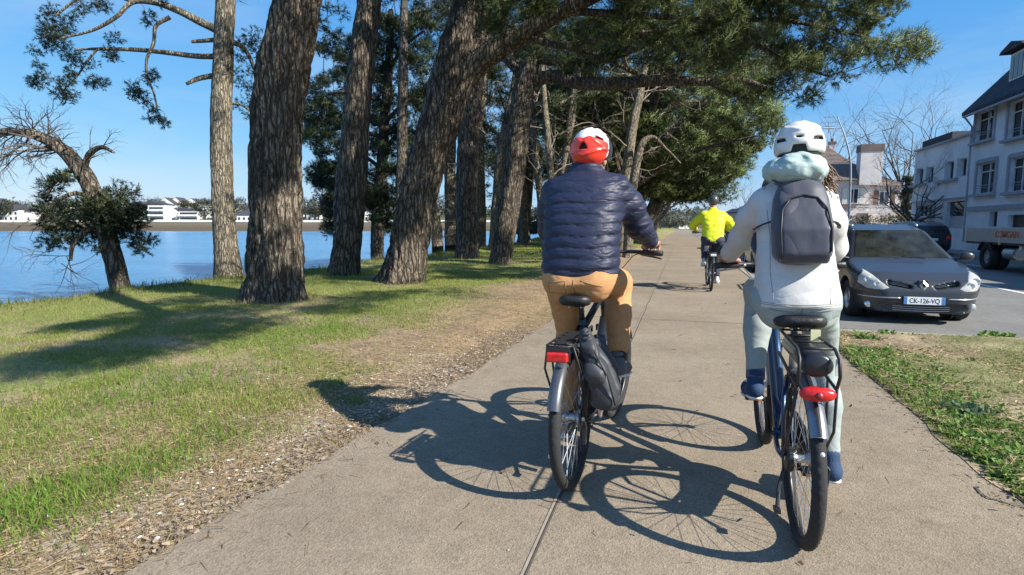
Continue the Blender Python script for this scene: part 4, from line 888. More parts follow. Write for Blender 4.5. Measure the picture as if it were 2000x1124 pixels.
# --- the dense row along the path, closing towards the horizon
def row_pine(label, x, y, seed, cx, cy, cz, rx, ry, rz_, n, rad, L, wd, lean=0.0, nt=30, h=None):
    g = gz((x,y)); T = Tree('pine_tree', label, seed, g, 'pines in the far row')
    c = np.array([cx,cy,cz]); r0 = 0.42
    Q = T.stem(base_fix([(g, r0),(g+np.array([lean*.4,0,1.2]), r0*.85),(g*.6+c*.4+np.array([0,0,-.5]), r0*.75),(g*.25+c*.75, r0*.5),(c+np.array([0,0,rz_*.6]), .1)]), .16, 22, .3, 1); T.addn(Q[len(Q)//2:]-T.loc, .1)
    for k in range(13):
        i = int(T.r.uniform(.3,.8)*(len(Q)-1)); a = T.r.uniform(0,6.28); e = c+np.array([math.cos(a)*rx, math.sin(a)*ry, T.r.uniform(-.7,.5)*rz_])*.85
        T.stem([(Q[i],.15),((Q[i]+e)/2+np.array([0,0,.5]),.1),(e,.04)], .3, 8, 0, .4, main=False)
    for k in range(n):
        q = T.r.normal(0,1,3); q /= np.linalg.norm(q); q *= T.r.uniform(.55,1.0)**.5; q[2] = q[2] if q[2] > -.75 else -.75
        bump = 1+0.25*(noise(np.array([q*2.2+seed]))[0]-.5)*2
        T.clump(c+q*np.array([rx,ry,rz_])*bump, T.r.uniform(.7,1.25)*rad, nt, L, 0.03, tuple(1.2*np.array(MD if T.r.uniform() < .4 else LT)) if q[0]+q[2]-.4*q[1] > -.3 else MD, .35, .6)  # sunward clumps lighter: sunlight put into the needle colour
    T.finish(14, wd); return T
row_pine('broad pine whose dense crown bulges over the path, nearest of the far row', -4.2, 29, 131, -1.3, 30, 7.6, 5.5, 4.2, 4.4, 330, .56, .30, .024, .5, 44)
row_pine('second dense pine of the far row, lower crown seen past the yellow jacket', -4.4, 38, 132, -1.0, 38.5, 7.0, 5.9, 4.6, 4.5, 320, .62, .34, .026, .6, 42)
row_pine('third pine of the far row, its trunk seen past the navy sleeve', -3.6, 47, 133, -1.2, 48, 7.4, 5.8, 5, 4.2, 300, .75, .38, .03, .7, 40)
row_pine('fourth pine of the far row, with a stout leaning trunk', -3.7, 57, 134, -1.0, 58, 7.6, 5.6, 5, 4.0, 230, .85, .44, .034, .8, 36)
row_pine('fifth pine of the far row, smaller, beside the path', -4.0, 70, 135, -1.4, 71, 7.4, 5.2, 5, 3.6, 120, 1.0, .52, .036, .6)
row_pine('last pine of the far row, hanging open over the vanishing path', -4.2, 88, 136, -0.6, 89, 8.4, 6.0, 5, 3.4, 90, 1.1, .56, .042, .6)
for i, (x, y, lb) in enumerate(((-9.5,34,'dark spreading pine behind the grey forked pine'),(-10.5,46,'dark spreading pine deep in the grove, left of the pale poles'),(-8.0,54,'dark spreading pine deep in the grove, behind the pale poles'))):
    row_pine(lb, x, y, 141+i, x+.5, y, 8.2, 4.6, 4.2, 4.6, 110, .8, .42, .026)
# --- low dark hedge that closes the grove at the back
hr = np.random.default_rng(5); hg = thing('hedge', 'low dark hedge along the back of the lawn, behind the trunks', 'hedge', (-11,62,0.4)); C_, A_ = [], []
n = 5200; c = np.stack([hr.uniform(-9,7.5,n), hr.normal(0,1.6,n)+3*0, np.abs(hr.normal(0,1.15,n))], -1); a = hr.normal(0,1,(n,3))+[0,0,.8]; a /= np.linalg.norm(a,axis=1)[:,None]
nn = 8; ax = np.repeat(a,nn,0); d = ax+hr.normal(0,.7,(n*nn,3)); d /= np.linalg.norm(d,axis=1)[:,None]; b = np.repeat(c,nn,0); sd = np.cross(d,hr.normal(0,1,(n*nn,3))); sd /= np.linalg.norm(sd,axis=1)[:,None]; sd *= .03
V = np.stack([b-sd,b+sd,b+d*.36],1).reshape(-1,3); raw_obj('foliage', V, np.arange(len(V)).reshape(-1,3), m_needle, hg, cols=np.repeat(np.array([.05,.062,.036])*hr.uniform(.6,1.4,(n,1)),nn*3,0))
hb = MB()
for i in range(60): p = np.array([hr.uniform(-9,7.5), hr.normal(0,.8), -.1]); hb.tube([p,p+[hr.normal(0,.2),0,.7],p+[hr.normal(0,.4),0,1.4]],[.04,.03,.01],5)
hb.build('stem', m_twig, hg)

# grass and fallen needles gathered round the trunk feet
bx_, by_ = [], []
for (x, y, r, c) in ((-6.6,7.87,.56,420),(-6.0,11.5,.50,320),(-8.33,12.6,.42,260),(-10.64,11.16,.36,220),(-10.77,8.49,.24,160),(-7.85,20,.5,200),(-5.8,17.7,.46,200)):
    a = rng.uniform(0,6.28,c); q = r+np.abs(rng.normal(0,.10,c))-.04; bx_.append(x+q*np.cos(a)); by_.append(y+q*np.sin(a))
bx_ = np.concatenate(bx_); by_ = np.concatenate(by_); n = len(bx_); P = np.stack([bx_, by_, ground_z(bx_, by_)-.012], -1); dr_ = (rng.uniform(0,1,(n,1)) < .35)
blades(P, rng.uniform(.04,.14,n), rng.uniform(.006,.011,n), rng.uniform(.2,.9,n), np.where(dr_, np.array([.36,.27,.15]), np.array([.14,.19,.045]))*rng.uniform(.7,1.3,(n,1)), 'grass', m_grass)
n = 2600; k = rng.integers(0,5,n); cx_ = np.array([-6.6,-6.0,-8.33,-7.85,-5.8])[k]+rng.normal(0,.7,n); cy_ = np.array([7.6,11.3,12.4,19.6,17.4])[k]+rng.normal(0,.6,n)
straw(n, cx_, cy_, ground_z(cx_, cy_)-.012, .05, .14, .003, .006, np.array([.34,.235,.13]), 'litter')
# ------------------------------------------------------------------ the far shore across the water
fr = np.random.default_rng(31)
def sp(s, d, z): p = cR*s+np.array([-math.sin(PSI), math.cos(PSI), 0])*d; return np.array([p[0], p[1], z])    # sideways, ahead, height
def su(u, d): return (u-1000)/F*d
D0 = 285
bm_ = MB(); prof = [(0,-1.6),(3,0.2),(9,1.6),(14,3.2),(40,5.0),(110,9.5),(200,9.0)]
ss = np.linspace(-420, 150, 60); V = []
for s in ss:
    wv = (noise(np.array([[s*.02,0,0]]),7)[0]-.5)*8
    V.append([sp(s, D0+d+wv*(d<12), z*(0.9+.2*noise(np.array([[s*.03,d,0]]),9)[0]) if z > 0 else z) for d, z in prof])
V = np.array(V); ii = np.arange(V.shape[0]*V.shape[1]).reshape(V.shape[:2])
fcols = np.tile(np.array([[.085,.072,.055],[.095,.08,.06],[.12,.098,.072],[.12,.115,.07],[.085,.10,.052],[.10,.12,.06],[.10,.12,.06]]), (len(ss),1))
tag(raw_obj('far_shore', V.reshape(-1,3), np.stack([ii[:-1,:-1],ii[1:,:-1],ii[1:,1:],ii[:-1,1:]],-1).reshape(-1,4), m_ground, cols=fcols), kind='structure')
m_white = mat('white_render', (0.76,0.75,0.72), 0.85, var=0.06, vscale=2.0)
m_slate = mat('slate_roof', (0.06,0.062,0.07), 0.9, var=0.3, vscale=3, spec=.15, bump=.3, bscale=6)
m_win = mat('window_glass', (0.03,0.035,0.045), 0.08, spec=0.8)
wb = MB(); 
for s in np.arange(-400, 60, 20): wb.box(sp(s+10, D0+13.6, 3.6), (9.99,.25,.5), rot=rotm(0,0,PSI))
wall = thing('sea_wall', 'long pale sea wall along the opposite shore, below the houses', 'wall', sp(-150, D0+13.6, 3.2)); o = wb.build('wall', m_white); o.parent = wall; o.matrix_parent_inverse = Matrix.Translation(-Vector(sp(-150, D0+13.6, 3.2)))
def far_house(label, u, d, z, wx, wy, h, rf, kind=0, wc=m_white):
    """white shore house: body, pitched roof, windows or balcony bands"""
    t = thing('shore_house', label, 'house', sp(su(u,d), d, z), PSI, 'white houses on the opposite shore')
    wx *= .88; b = MB(); b.box((0,0,h/2),(wx/2,wy/2,h/2)); b.build('wall', wc, t)
    r = MB()
    if kind == 0: r.prism([(-wx/2-.5,h+.02),(wx/2+.5,h+.02),(0,h+rf)], -wy/2-.3, wy/2+.3, 'y')
    elif kind == 1: r.prism([(-wy/2-.5,h+.02),(wy/2+.5,h+.02),(0,h+rf)], -wx/2-.3, wx/2+.3, 'x')
    else: r.prism([(-wx/2-.2,h+.02),(wx/2+.2,h+.02),(wx/2+.2,h+.5),(-wx/2-.2,h+rf)], -wy/2-.2, wy/2+.2, 'y')
    if kind == 0: g = MB(); g.prism([(-wx/2,h),(wx/2,h),(0,h+rf-.25)], -wy/2-.34, -wy/2-.3, 'y'); g.build('gable', wc, t)
    r.build('roof', m_slate, t)
    nfl = max(1, int(h/2.8)); nw = max(2, int(wx/2.6))
    for f in range(nfl):
        if kind == 2:
            q = MB(); q.box((0,-wy/2-.03,f*2.8+1.5),(wx/2-.6,.05,.65)); q.build('window', m_win, t)
            q = MB(); q.box((0,-wy/2-.6,f*2.8+.55),(wx/2-.2,.6,.42)); q.build('balcony', wc, t)
        else:
            for i in range(nw):
                q = MB(); q.box((-wx/2+wx*(i+.5)/nw,-wy/2-.03,f*2.8+1.6),(.55,.05,.7)); q.build('window', m_win, t)
    return t
for a in (("white apartment block with stacked balconies, right of the leaning pine's tuft across the water",322,316,3.6,10,10,8.8,2.5,2),
          ("low white balcony block across the water, left of the slender pine trunk",382,318,3.6,12,9,5.6,2.0,2),
          ("white wing with a sloping roof between the two balcony blocks across the water",353,324,3.8,9,9,4.4,3.2,0),
          ("long white house with dark roof at the far left edge across the water",28,318,3.6,19,9,6.2,3.2,1),
          ("white terrace of flats across the water, behind the bare twigs of the leaning pine",55,322,3.6,17,9,5.4,3.0,1),
          ("tall gabled white house across the water, at the left picture edge above the long house",8,350,6.5,12,10,7.0,4.5,0),
          ("white gabled house on the slope behind the leaning pine's foot twigs",118,345,6,11,9,6.5,4.5,0),
          ("white house with two gables across the water, seen over the leaning pine's bough",135,358,6.8,12,9,6.6,4.6,0),
          ("white house with steep slate roof above the stacked balcony block",338,350,6.5,13,9,7.4,4.4,0),
          ("white gabled house between the two balcony blocks, up the slope",358,356,7,11,9,7.4,4.4,0),
          ("white roofline house above the low balcony block, up the slope",388,352,6.8,13,9,7.0,4.0,0),
          ("small white cottage with a steep gable across the water, right of the slender pine",479,330,4.5,8,8,4.4,4.2,0),
          ("low white house across the water, between the slender and the thickest trunk",487,316,3.5,9,8,3.6,2.4,1),
          ("white house half behind a tree across the water, seen right of the thickest trunk",612,322,3.8,11,8,4.2,3.0,1),
          ("low white house across the water, seen right of the twin-stemmed pine",716,318,3.6,14,8,3.6,2.6,0),
          ("white house across the water, behind the pale trunks at the beach path",838,330,4,14,9,4.6,3.4,1),
          ("grey-roofed white house across the water, left of the leaning pine's trunk",290,340,6,12,9,5.4,4.0,1),
          ("small white house across the water, above the low house beside the slender pine",415,342,6,11,9,6.0,4.2,0)):
    far_house(*a)
def blob_tree(name, label, p, rad, hgt, seed, group, col=DK, n=60, L=1.2, wd=.16, nn=8):
    T = Tree(name, label, seed, p, group); c = np.asarray(p)+[0,0,hgt*.62]
    Q = T.stem([(np.asarray(p)+[0,0,-.5],.35*hgt/9),(np.asarray(p)+[0,0,hgt*.5],.2*hgt/9),(c+[0,0,.25*hgt],.06)], .6, 8, 0, .2); T.addn(Q-T.loc, .1)
    for k in range(n):
        q = T.r.normal(0,1,3); q /= np.linalg.norm(q); q *= T.r.uniform(.4,1)**.5
        T.clump(c+q*[rad,rad,hgt*.36], rad*.34, 16, L, 0.05 if k % 4 == 0 else 0, col, .4, .8)
    return T.finish(nn, wd)
fc = [(.085,.10,.062),(.11,.115,.07),(.075,.095,.06)]
for i, (u, d, r, h, lb) in enumerate(((5,312,6,11,'dark tree at the left picture edge on the opposite shore'),(255,322,7,12,"tree beside the leaning pine's right tuft on the opposite shore"),(285,316,6,9,'tree left of the stacked balcony block on the opposite shore'),(405,318,6,12,'dark tree touching the slender trunk on the opposite shore'),(458,322,7,13,'round dark tree just right of the slender trunk on the opposite shore'),(475,345,6,11,'tree above the steep gabled cottage on the opposite shore'),(600,306,8,14,'tall grey-green tree right of the thickest trunk on the opposite shore'),(625,310,6,10,'smaller tree right of the tall grey-green one on the opposite shore'),(300,360,8,12,'tree on the ridge over the stacked balcony block'),(420,372,9,12,'tree on the ridge over the low balcony block'),(60,372,9,10,'tree on the ridge behind the white terrace of flats'),(180,340,7,11,"tree on the opposite shore hidden behind the leaning pine's tuft"),(215,330,7,10,"tree on the opposite shore behind the leaning pine's trunk"),(740,340,8,12,'tree on the opposite shore right of the twin-stemmed pine'),(860,345,8,13,'tree on the opposite shore behind the pale beach-path trunk'),(318,334,5,9,'tree behind the stacked balcony block across the water'),(372,338,5,9,'tree behind the low balcony block across the water'),(100,334,6,9,'tree up the slope over the white terrace of flats'),(25,336,6,9,'tree up the slope over the long white house'),(690,312,5,7,'bush on the opposite shore between the thickest and twin-stemmed trunks'))):
    blob_tree('broadleaf_tree', lb, sp(su(u,d), d, 3.4 if d < 330 else 6.5), r, h, 300+i, 'trees on the opposite shore', fc[i % 3], 44)
tl = np.random.default_rng(71); n = 9000; cs_ = tl.uniform(-330, 120, 300); ds_ = tl.uniform(345, 385, 300); hs_ = tl.uniform(3, 7, 300); k = tl.integers(0, 300, n)
c = np.stack([cs_[k]+tl.normal(0,3.2,n), ds_[k]+tl.normal(0,2.5,n), 7.5+np.abs(tl.normal(0,.5,n))*hs_[k]], -1); P_ = np.outer(c[:,0], cR)+np.outer(c[:,1], [-math.sin(PSI), math.cos(PSI), 0]); P_[:,2] = c[:,2]
d = tl.normal(0,1,(n,3)); d /= np.linalg.norm(d,axis=1)[:,None]; sd = np.cross(d, tl.normal(0,1,(n,3))); sd /= np.linalg.norm(sd,axis=1)[:,None]; V = np.stack([P_-sd*.7, P_+sd*.7, P_+d*2.2], 1).reshape(-1,3)
tag(raw_obj('treeline', V, np.arange(n*3).reshape(-1,3), m_needle, cols=np.repeat(np.array([.09,.105,.07])*tl.uniform(.6,1.4,(n,1)),3,0)), kind='stuff')
# far end of the path: pale blocks and bushes
def plain_block(label, u, d, wx, wy, h, m, roof):
    t = thing('distant_building', label, 'building', sp(su(u,d), d, 0), PSI, 'far buildings past the end of the path'); b = MB(); b.box((0,0,h/2),(wx/2,wy/2,h/2)); b.build('wall', m, t)
    r = MB(); r.prism([(-wx/2-.3,h+.02),(wx/2+.3,h+.02),(wx/2+.3,h+.25),(0,h+roof),(-wx/2-.3,h+.25)], -wy/2-.3, wy/2+.3, 'y'); r.build('roof', m_slate, t)
    for i in range(int(wx/3)):
        for f in range(max(1,int(h/3))): q = MB(); q.box((-wx/2+1.5+3*i,-wy/2-.04,1.6+3*f),(.6,.06,.7)); q.build('window', m_win, t)
m_pink = mat('pinkish_render', (0.42,0.33,0.29), 0.9, var=.1, vscale=2)
plain_block('small bright white building at the vanishing end of the path', 1334, 230, 7, 8, 5.2, m_white, .6)
plain_block('pale grey house left of the white building at the end of the path', 1312, 240, 9, 8, 5.0, mat('grey_render', (.5,.5,.52), .9), 2.4)
plain_block('pinkish distant house right of the yellow-jacketed rider', 1462, 150, 8, 8, 4.6, m_pink, 2.2)
plain_block('distant house with a chimney-like block, behind the dark parked car', 1500, 140, 8, 8, 5.4, m_pink, 2.0)
plain_block('distant grey house just right of the yellow-jacketed rider', 1436, 170, 8, 8, 4.0, mat('brown_render', (.34,.29,.26), .9), 2.4)
for i, (u, d, r, h, lb) in enumerate(((1288,150,5,6,'grey-green bush at the far end of the lawn'),(1306,165,4,4.6,'second grey-green bush at the far end of the lawn, nearer the path'),(1324,200,4,4,'last low bush left of the vanishing path'),(1350,210,4,5,'low bush right of the vanishing path'),(1380,190,5,7,'far round tree hidden behind the yellow-jacketed rider'))):
    blob_tree('bush', lb, sp(su(u,d), d, 0), r, h, 340+i, 'bushes at the far end', (.13,.15,.12), 40, .8, .10)
# ------------------------------------------------------------------ street houses on the right
FX = 14.7
def fac(u, v, x=FX):
    r = cF+cR*(u-1000)/F+cU*(562-v)/F; return CAM+r*(x/r[0])
m_wall = mat('grey_white_render', (0.78,0.77,0.765), 0.9, var=0.08, vscale=0.8, bump=0.15, bscale=30, dirt=(0.52,0.50,0.50), dscale=0.5)
m_trim = mat('grey_trim', (0.36,0.37,0.41), 0.85, var=.1, vscale=3)
m_pvc = mat('white_window_frame', (0.72,0.72,0.72), 0.5)
m_curtain = mat('curtain', (0.30,0.29,0.27), 0.9, var=.2, vscale=5)
def house_window(parent, y0, y1, z0, z1, x=0.0, trim=True, mull=1, transom=True, depth=.22, rail=True):
    """window in a wall that faces -x: reveal, frame, panes, sill, surround"""
    yc, zc, hy, hz = (y0+y1)/2, (z0+z1)/2, (y1-y0)/2, (z1-z0)/2; f = MB(); w_ = .055
    for s in (-1,1): f.box((x+depth-.05,yc+s*(hy-w_/2),zc),(.035,w_/2,hz-w_)); f.box((x+depth-.05,yc,zc+s*(hz-w_/2)),(.035,hy,w_/2))
    for k in range(mull): f.box((x+depth-.05,y0+(k+1)*(y1-y0)/(mull+1),zc),(.03,w_/2,hz-w_))
    if transom: f.box((x+depth-.05,yc,z0+.72*(z1-z0)),(.026,hy-w_,w_/2))
    fo = f.build('window', m_pvc, parent)
    p = MB(); p.box((x+depth+.02,yc,zc),(.01,hy,hz)); p.build('pane', m_win, fo)
    c = MB(); c.box((x+depth+.20,yc+hy*.65,zc),(.01,hy*.3,hz)); c.build('curtain', m_curtain, fo)
    if trim:
        t = MB()
        for s in (-1,1): t.box((x-.03,yc+s*(hy+.09),zc+.04),(.035,.085,hz+.13))
        t.box((x-.033,yc,z1+.11),(.04,hy,.10)); t.build('surround', m_trim, fo)
        s = MB(); s.box((x-.08,yc,z0-.07),(.14,hy+.22,.065)); s.build('sill', m_trim, fo)
        if rail:
            r = MB(); r.cyl((x-.04,y0+.01,z0+.42),(x-.04,y1-.01,z0+.42),.016,6); r.cyl((x-.04,y0+.01,z0+.30),(x-.04,y1-.01,z0+.30),.012,6); r.build('rail', m_trim, fo)
def wall_holes(mb, y0, y1, z0, z1, holes, x=0.0, th=.30):
    """a wall along y facing -x, built of pieces round its openings"""
    ys = sorted({y0, y1, *[h[0] for h in holes], *[h[1] for h in holes]}); zs = sorted({z0, z1, *[h[2] for h in holes], *[h[3] for h in holes]})
    for a, b in zip(ys[:-1], ys[1:]):
        for c, d in zip(zs[:-1], zs[1:]):
            if any(h[0] <= (a+b)/2 <= h[1] and h[2] <= (c+d)/2 <= h[3] for h in holes): continue
            mb.box((x+th/2,(a+b)/2,(c+d)/2),(th/2,(b-a)/2,(d-c)/2))
def yz(u0, v0, u1, v1): a = fac(u0, v0); b = fac(u1, v1); a2 = fac(u0, v1); return min(a[1],b[1]), max(a[1],b[1]), float(fac((u0+u1)/2, v1)[2]), float(fac((u0+u1)/2, v0)[2])
YC = 36.5; EV = 7.35
H1 = thing('townhouse', 'three-storey grey-white house with dormers and slate roof at the right picture edge', 'house', (FX, YC, 0.1))
rel = lambda h: (h[0]-YC, h[1]-YC, h[2]-.1, h[3]-.1)
up1, lo1, up2, lo2 = [rel(yz(*q)) for q in ((1909,216,1939,274),(1911,318,1941,378),(1974,196,2004,268),(1975,307,2006,374))]
holes = [up1, lo1, up2, lo2]
dy = up1[0]-up2[0]
for k in (1,2,3):
    for h in (up2, lo2):
        holes.append((h[0]-dy*1.05*k, h[1]-dy*1.05*k, h[2], h[3]))
gd = [rel(yz(1933,414,1946,443)), rel(yz(1969,420,2004,445))]
b = MB(); wall_holes(b, -19.5, 0, -.2, EV-.1, holes+gd); b.box((5.2,-.15,(EV-.1)/2),(4.88,.15,(EV-.1)/2)); b.box((5.2,-19.35,(EV-.1)/2),(4.88,.15,(EV-.1)/2)); b.box((10.2,-9.75,(EV-.1)/2),(.12,9.44,(EV-.1)/2)); b.box((5.2,-9.75,.01),(4.85,9.4,.05)); b.box((5.2,-9.75,2.75),(4.85,9.4,.06))
b.build('wall', m_wall, H1)
for h in holes: house_window(H1, *h, transom=h[2] < 3.6 or True, rail=True)
for h in gd:
    q = MB(); q.box((.24,(h[0]+h[1])/2,(h[2]+h[3])/2),(.02,(h[1]-h[0])/2,(h[3]-h[2])/2)); q.build('garage_door' if h[1]-h[0] > 1.2 else 'door', mat('dark_door', (.035,.035,.04), .5), H1)
q = MB(); q.box((-.05,-9.75,float(fac(1940,406)[2])-.1),(.05,9.75,.11)); q.build('cornice', m_trim, H1)
RZ = 5.0
q = MB(); e = .5
q.add([(-e,.45,EV-.32),(-e,-20,EV-.32),(4.4,-20,EV+RZ),(4.4,.45,EV+RZ),(10.8,.45,EV-.32),(10.8,-20,EV-.32),(-e,.45,EV-.12),(-e,-20,EV-.12),(4.4,-20,EV+RZ+.2),(4.4,.45,EV+RZ+.2),(10.8,.45,EV-.12),(10.8,-20,EV-.12)],
      [(6,7,8,9),(9,8,11,10),(0,3,2,1),(3,4,5,2),(0,1,7,6),(4,10,11,5),(0,6,9,3),(3,9,10,4),(1,2,8,7),(2,5,11,8)]); rf = q.build('roof', m_slate, H1)
q = MB(); q.prism([(0,EV-.11),(4.4,EV+RZ-.1),(10.3,EV-.11)], -.28, -.02, 'y'); q.build('gable', m_wall, H1)
q = MB(); q.tube([(-.46,.3,EV-.36),(-.46,-19.9,EV-.36)], .07, 8); q.tube([(-.42,.25,EV-.4),(-.1,.16,EV-.9),(-.06,.14,.3)], .045, 8); q.build('gutter', m_trim, H1)
for k, yc in enumerate((-2.55,-6.3,-10.1,-13.9)):
    d = MB(); zb = EV+.55; d.box((1.75,yc,zb+.85),(1.25,.75,.85)); dm = d.build('dormer', m_slate, H1)
    f = MB(); f.box((.46,yc,zb+.92),(.035,.62,.70)); f.build('frame', m_pvc, dm)
    p = MB(); 
    for s in (-1,0,1): p.box((.415,yc+s*.38,zb+.95),(.012,.14,.55))
    p.build('pane', m_win, dm)
    r = MB(); r.prism([(-1.05,zb+1.72),(1.05,zb+1.72),(.9,zb+1.86),(0,zb+2.12),(-.9,zb+1.86)], .1, 3.2, 'x'); V_ = r.V[0]; V_[:,1] += yc; r.build('dormer_roof', m_slate, dm)
A1 = thing('townhouse', 'lower flat-roofed white annex with slit windows, adjoining the three-storey house', 'house', (FX, YC, 0.1))
AE = 8.2; AZ = 6.1; slits = [rel(yz(*q)) for q in ((1788,330,1797,360),(1808,327,1817,358),(1845,316,1856,350),(1869,310,1881,345))]
low = [rel(yz(1789,402,1819,424))]; gar = [rel(yz(1845,394,1875,446))]
b = MB(); wall_holes(b, .02, AE, -.2, AZ, slits+low+gar, x=.12); b.box((4,AE+.15,AZ/2),(3.85,.15,AZ/2)); b.box((4,AE/2,AZ-.1),(3.55,AE/2-.05,.05)); b.box((7.8,AE/2,AZ/2),(.1,AE/2,AZ/2)); b.build('wall', m_wall, A1)
for h in slits: house_window(A1, *h, x=.12, mull=0, transom=False, trim=False, depth=.25)
for h in slits[::2]:
    s = MB(); s.box((.04,h[0]+.75*(1 if h is slits[0] else 1)-.1,h[2]-.08),(.10,1.35,.07)); s.build('sill', m_trim, A1)
for h in slits:
    s = MB(); s.box((.09,h[1]+.16,(h[2]+h[3])/2),(.05,.14,(h[3]-h[2])/2+.1)); s.build('surround', m_pvc, A1)
house_window(A1, *low[0], x=.12, mull=3, transom=False, trim=True, rail=False)
h = gar[0]; q = MB(); q.box((.36,(h[0]+h[1])/2,(h[2]+h[3])/2-.4),(.03,(h[1]-h[0])/2,(h[3]-h[2])/2-.42)); q.build('garage_door', mat('pale_door',(.42,.42,.44),.6), A1); q = MB(); q.box((.34,(h[0]+h[1])/2,h[3]-.42),(.02,(h[1]-h[0])/2,.36)); q.build('transom', m_win, A1)
q = MB(); q.box((.07,AE/2,low[0][3]+.28),(.05,AE/2,.04)); q.box((.06,AE/2,AZ+.05),(.10,AE/2+.1,.05)); q.build('string_course', m_trim, A1)
q = MB(); q.box((1.6,AE-2.2,AZ+.35),(1.2,2.2,.30)); q.build('parapet', mat('roof_felt',(.06,.06,.065),.9), A1)
# house with the brown pyramid roof
m_tile = mat('brown_tile_roof', (0.155,0.115,0.095), 0.85, var=.2, vscale=2.5, bump=.3, bscale=12)
m_wall2 = mat('pinkish_white_render', (0.64,0.585,0.55), 0.9, var=.08, vscale=1.2)
HY = 66.0
H2 = thing('villa', 'villa with a brown pyramid roof and a broad white chimney, behind the parked hatchback', 'house', (13.0, HY, 0.1))
b = MB(); b.box((1.6,4.5,2.8),(3.4,4.5,3.0)); b.box((6.6,5.0,2.5),(1.55,4.0,2.7)); b.build('wall', m_wall2, H2)
q = MB()
def hip(q, x0, x1, y0, y1, z, ax, ay, az): q.add([(x0,y0,z),(x1,y0,z),(x1,y1,z),(x0,y1,z),(ax-.35,ay,az),(ax+.35,ay,az)], [(0,1,5,4),(1,2,5),(2,3,4,5),(3,0,4),(3,2,1,0)])
hip(q, -2.4, 5.5, -.6, 9.6, 5.82, 1.35, 4.3, 9.9); hip(q, 4.6, 8.6, .5, 9.4, 5.22, 5.9, 5, 7.0); rf = q.build('roof', m_tile, H2)
q = MB(); q.box((4.85,.15,7.0),(.98,.75,1.72)); q.build('chimney', m_wall2, rf); q = MB(); q.box((4.85,.15,8.95),(1.05,.82,.34)); q.build('chimney_cap', m_tile, rf)
for x, y, z in ((.55,4.2,9.6),(2.5,5.4,9.3)):
    q = MB(); q.box((x,y,z),(.32,.32,.85)); q.build('chimney', m_wall2, rf); q = MB(); q.box((x,y,z+.98),(.38,.38,.13)); q.lathe([(.0,1.11),(.16,1.11),(.16,1.45),(0,1.5)], 8, c=(x,y,z)); q.build('chimney_cap', m_tile, rf)
for x in (-.6,3.55): house_window_done = MB(); house_window_done.box((x,-.05,4.2),(.5,.05,.78)); w_ = house_window_done.build('window', m_pvc, H2); p = MB(); [p.box((x+s*.22,-.115,4.2),(.17,.015,.68)) for s in (-1,1)]; p.build('pane', m_win, w_); s = MB(); [s.box((x+s_*.78,-.06,4.2),(.24,.035,.8)) for s_ in (-1,1)]; s.build('shutter', mat('pale_shutter',(.62,.60,.52),.8), w_)
q = MB(); q.box((6.6,.93,4.0),(.5,.05,.7)); w_ = q.build('window', m_pvc, H2); p = MB(); [p.box((6.6+s*.22,.86,4.0),(.17,.015,.6)) for s in (-1,1)]; p.build('pane', m_win, w_)
s = MB(); [s.box((6.6+s_*.75,.9,4.0),(.22,.035,.72)) for s_ in (-1,1)]; s.build('shutter', mat('brown_shutter',(.16,.11,.08),.8), w_)
q = MB(); q.box((5.9,-.6,2.55),(2.4,1.0,.12)); q.box((5.9,-1.55,3.1),(2.4,.05,.06)); q.box((5.9,-1.55,2.85),(2.4,.04,.05))
for i in range(9): q.box((3.6+.57*i,-1.55,2.85),(.04,.04,.3))
q.build('balcony', m_wall2, H2); q = MB(); q.prism([(3.5,2.9),(3.5,2.3),(-.2,.2),(-.9,.2),(-.9,.6)], -1.7, -1.5, 'y'); q.prism([(3.5,2.2),(3.5,1.9),(.2,0),(-.6,0)], -1.45, -.05, 'y'); q.build('stair', m_wall2, H2)
q = MB(); q.box((1.6,-.07,3.15),(3.42,.06,.16)); q.build('string_course', m_tile, H2)
an = MB(); bx, by, bz = 1.9, 4.6, 9.8; an.cyl((bx,by,bz),(bx,by,bz+3.6),.035,6)
for z, l in ((3.2,.5),(2.6,.8),(2.2,.6)): an.cyl((bx-l,by,bz+z),(bx+l,by,bz+z),.025,5); [an.cyl((bx+k*l*.45,by-.4,bz+z),(bx+k*l*.45,by+.4,bz+z),.018,4) for k in (-2,-1,0,1,2)]
an.build('aerial', m_trim, H2)
# street lamp
g = (12.8,52,0.1); SL = thing('street_lamp', 'tall bent grey lamp post with a short arm, rising behind the white-jacketed rider', 'street lamp', g); q = MB()
Q_, r_, t_ = smooth_path([(0,0,0),(0,0,4),(-.2,0,6.8),(-.62,0,8.3),(-1.25,0,9.9)], [.10,.085,.07,.055,.03], .25); q.tube(Q_, r_, 10); q.build('pole', mat('lamp_grey',(.30,.32,.34),.45,.3), SL, smooth=True)
q = MB(); q.tube([(-.85,0,8.95),(-1.25,0,9.0),(-1.5,0,9.0)], [.035,.03,.03], 7); ar = q.build('arm', m_trim, SL); q = MB(); q.box((-1.85,0,9.0),(.42,.13,.045), bev=.03); q.build('lamp_head', mat('lamp_head',(.5,.52,.55),.4), SL)
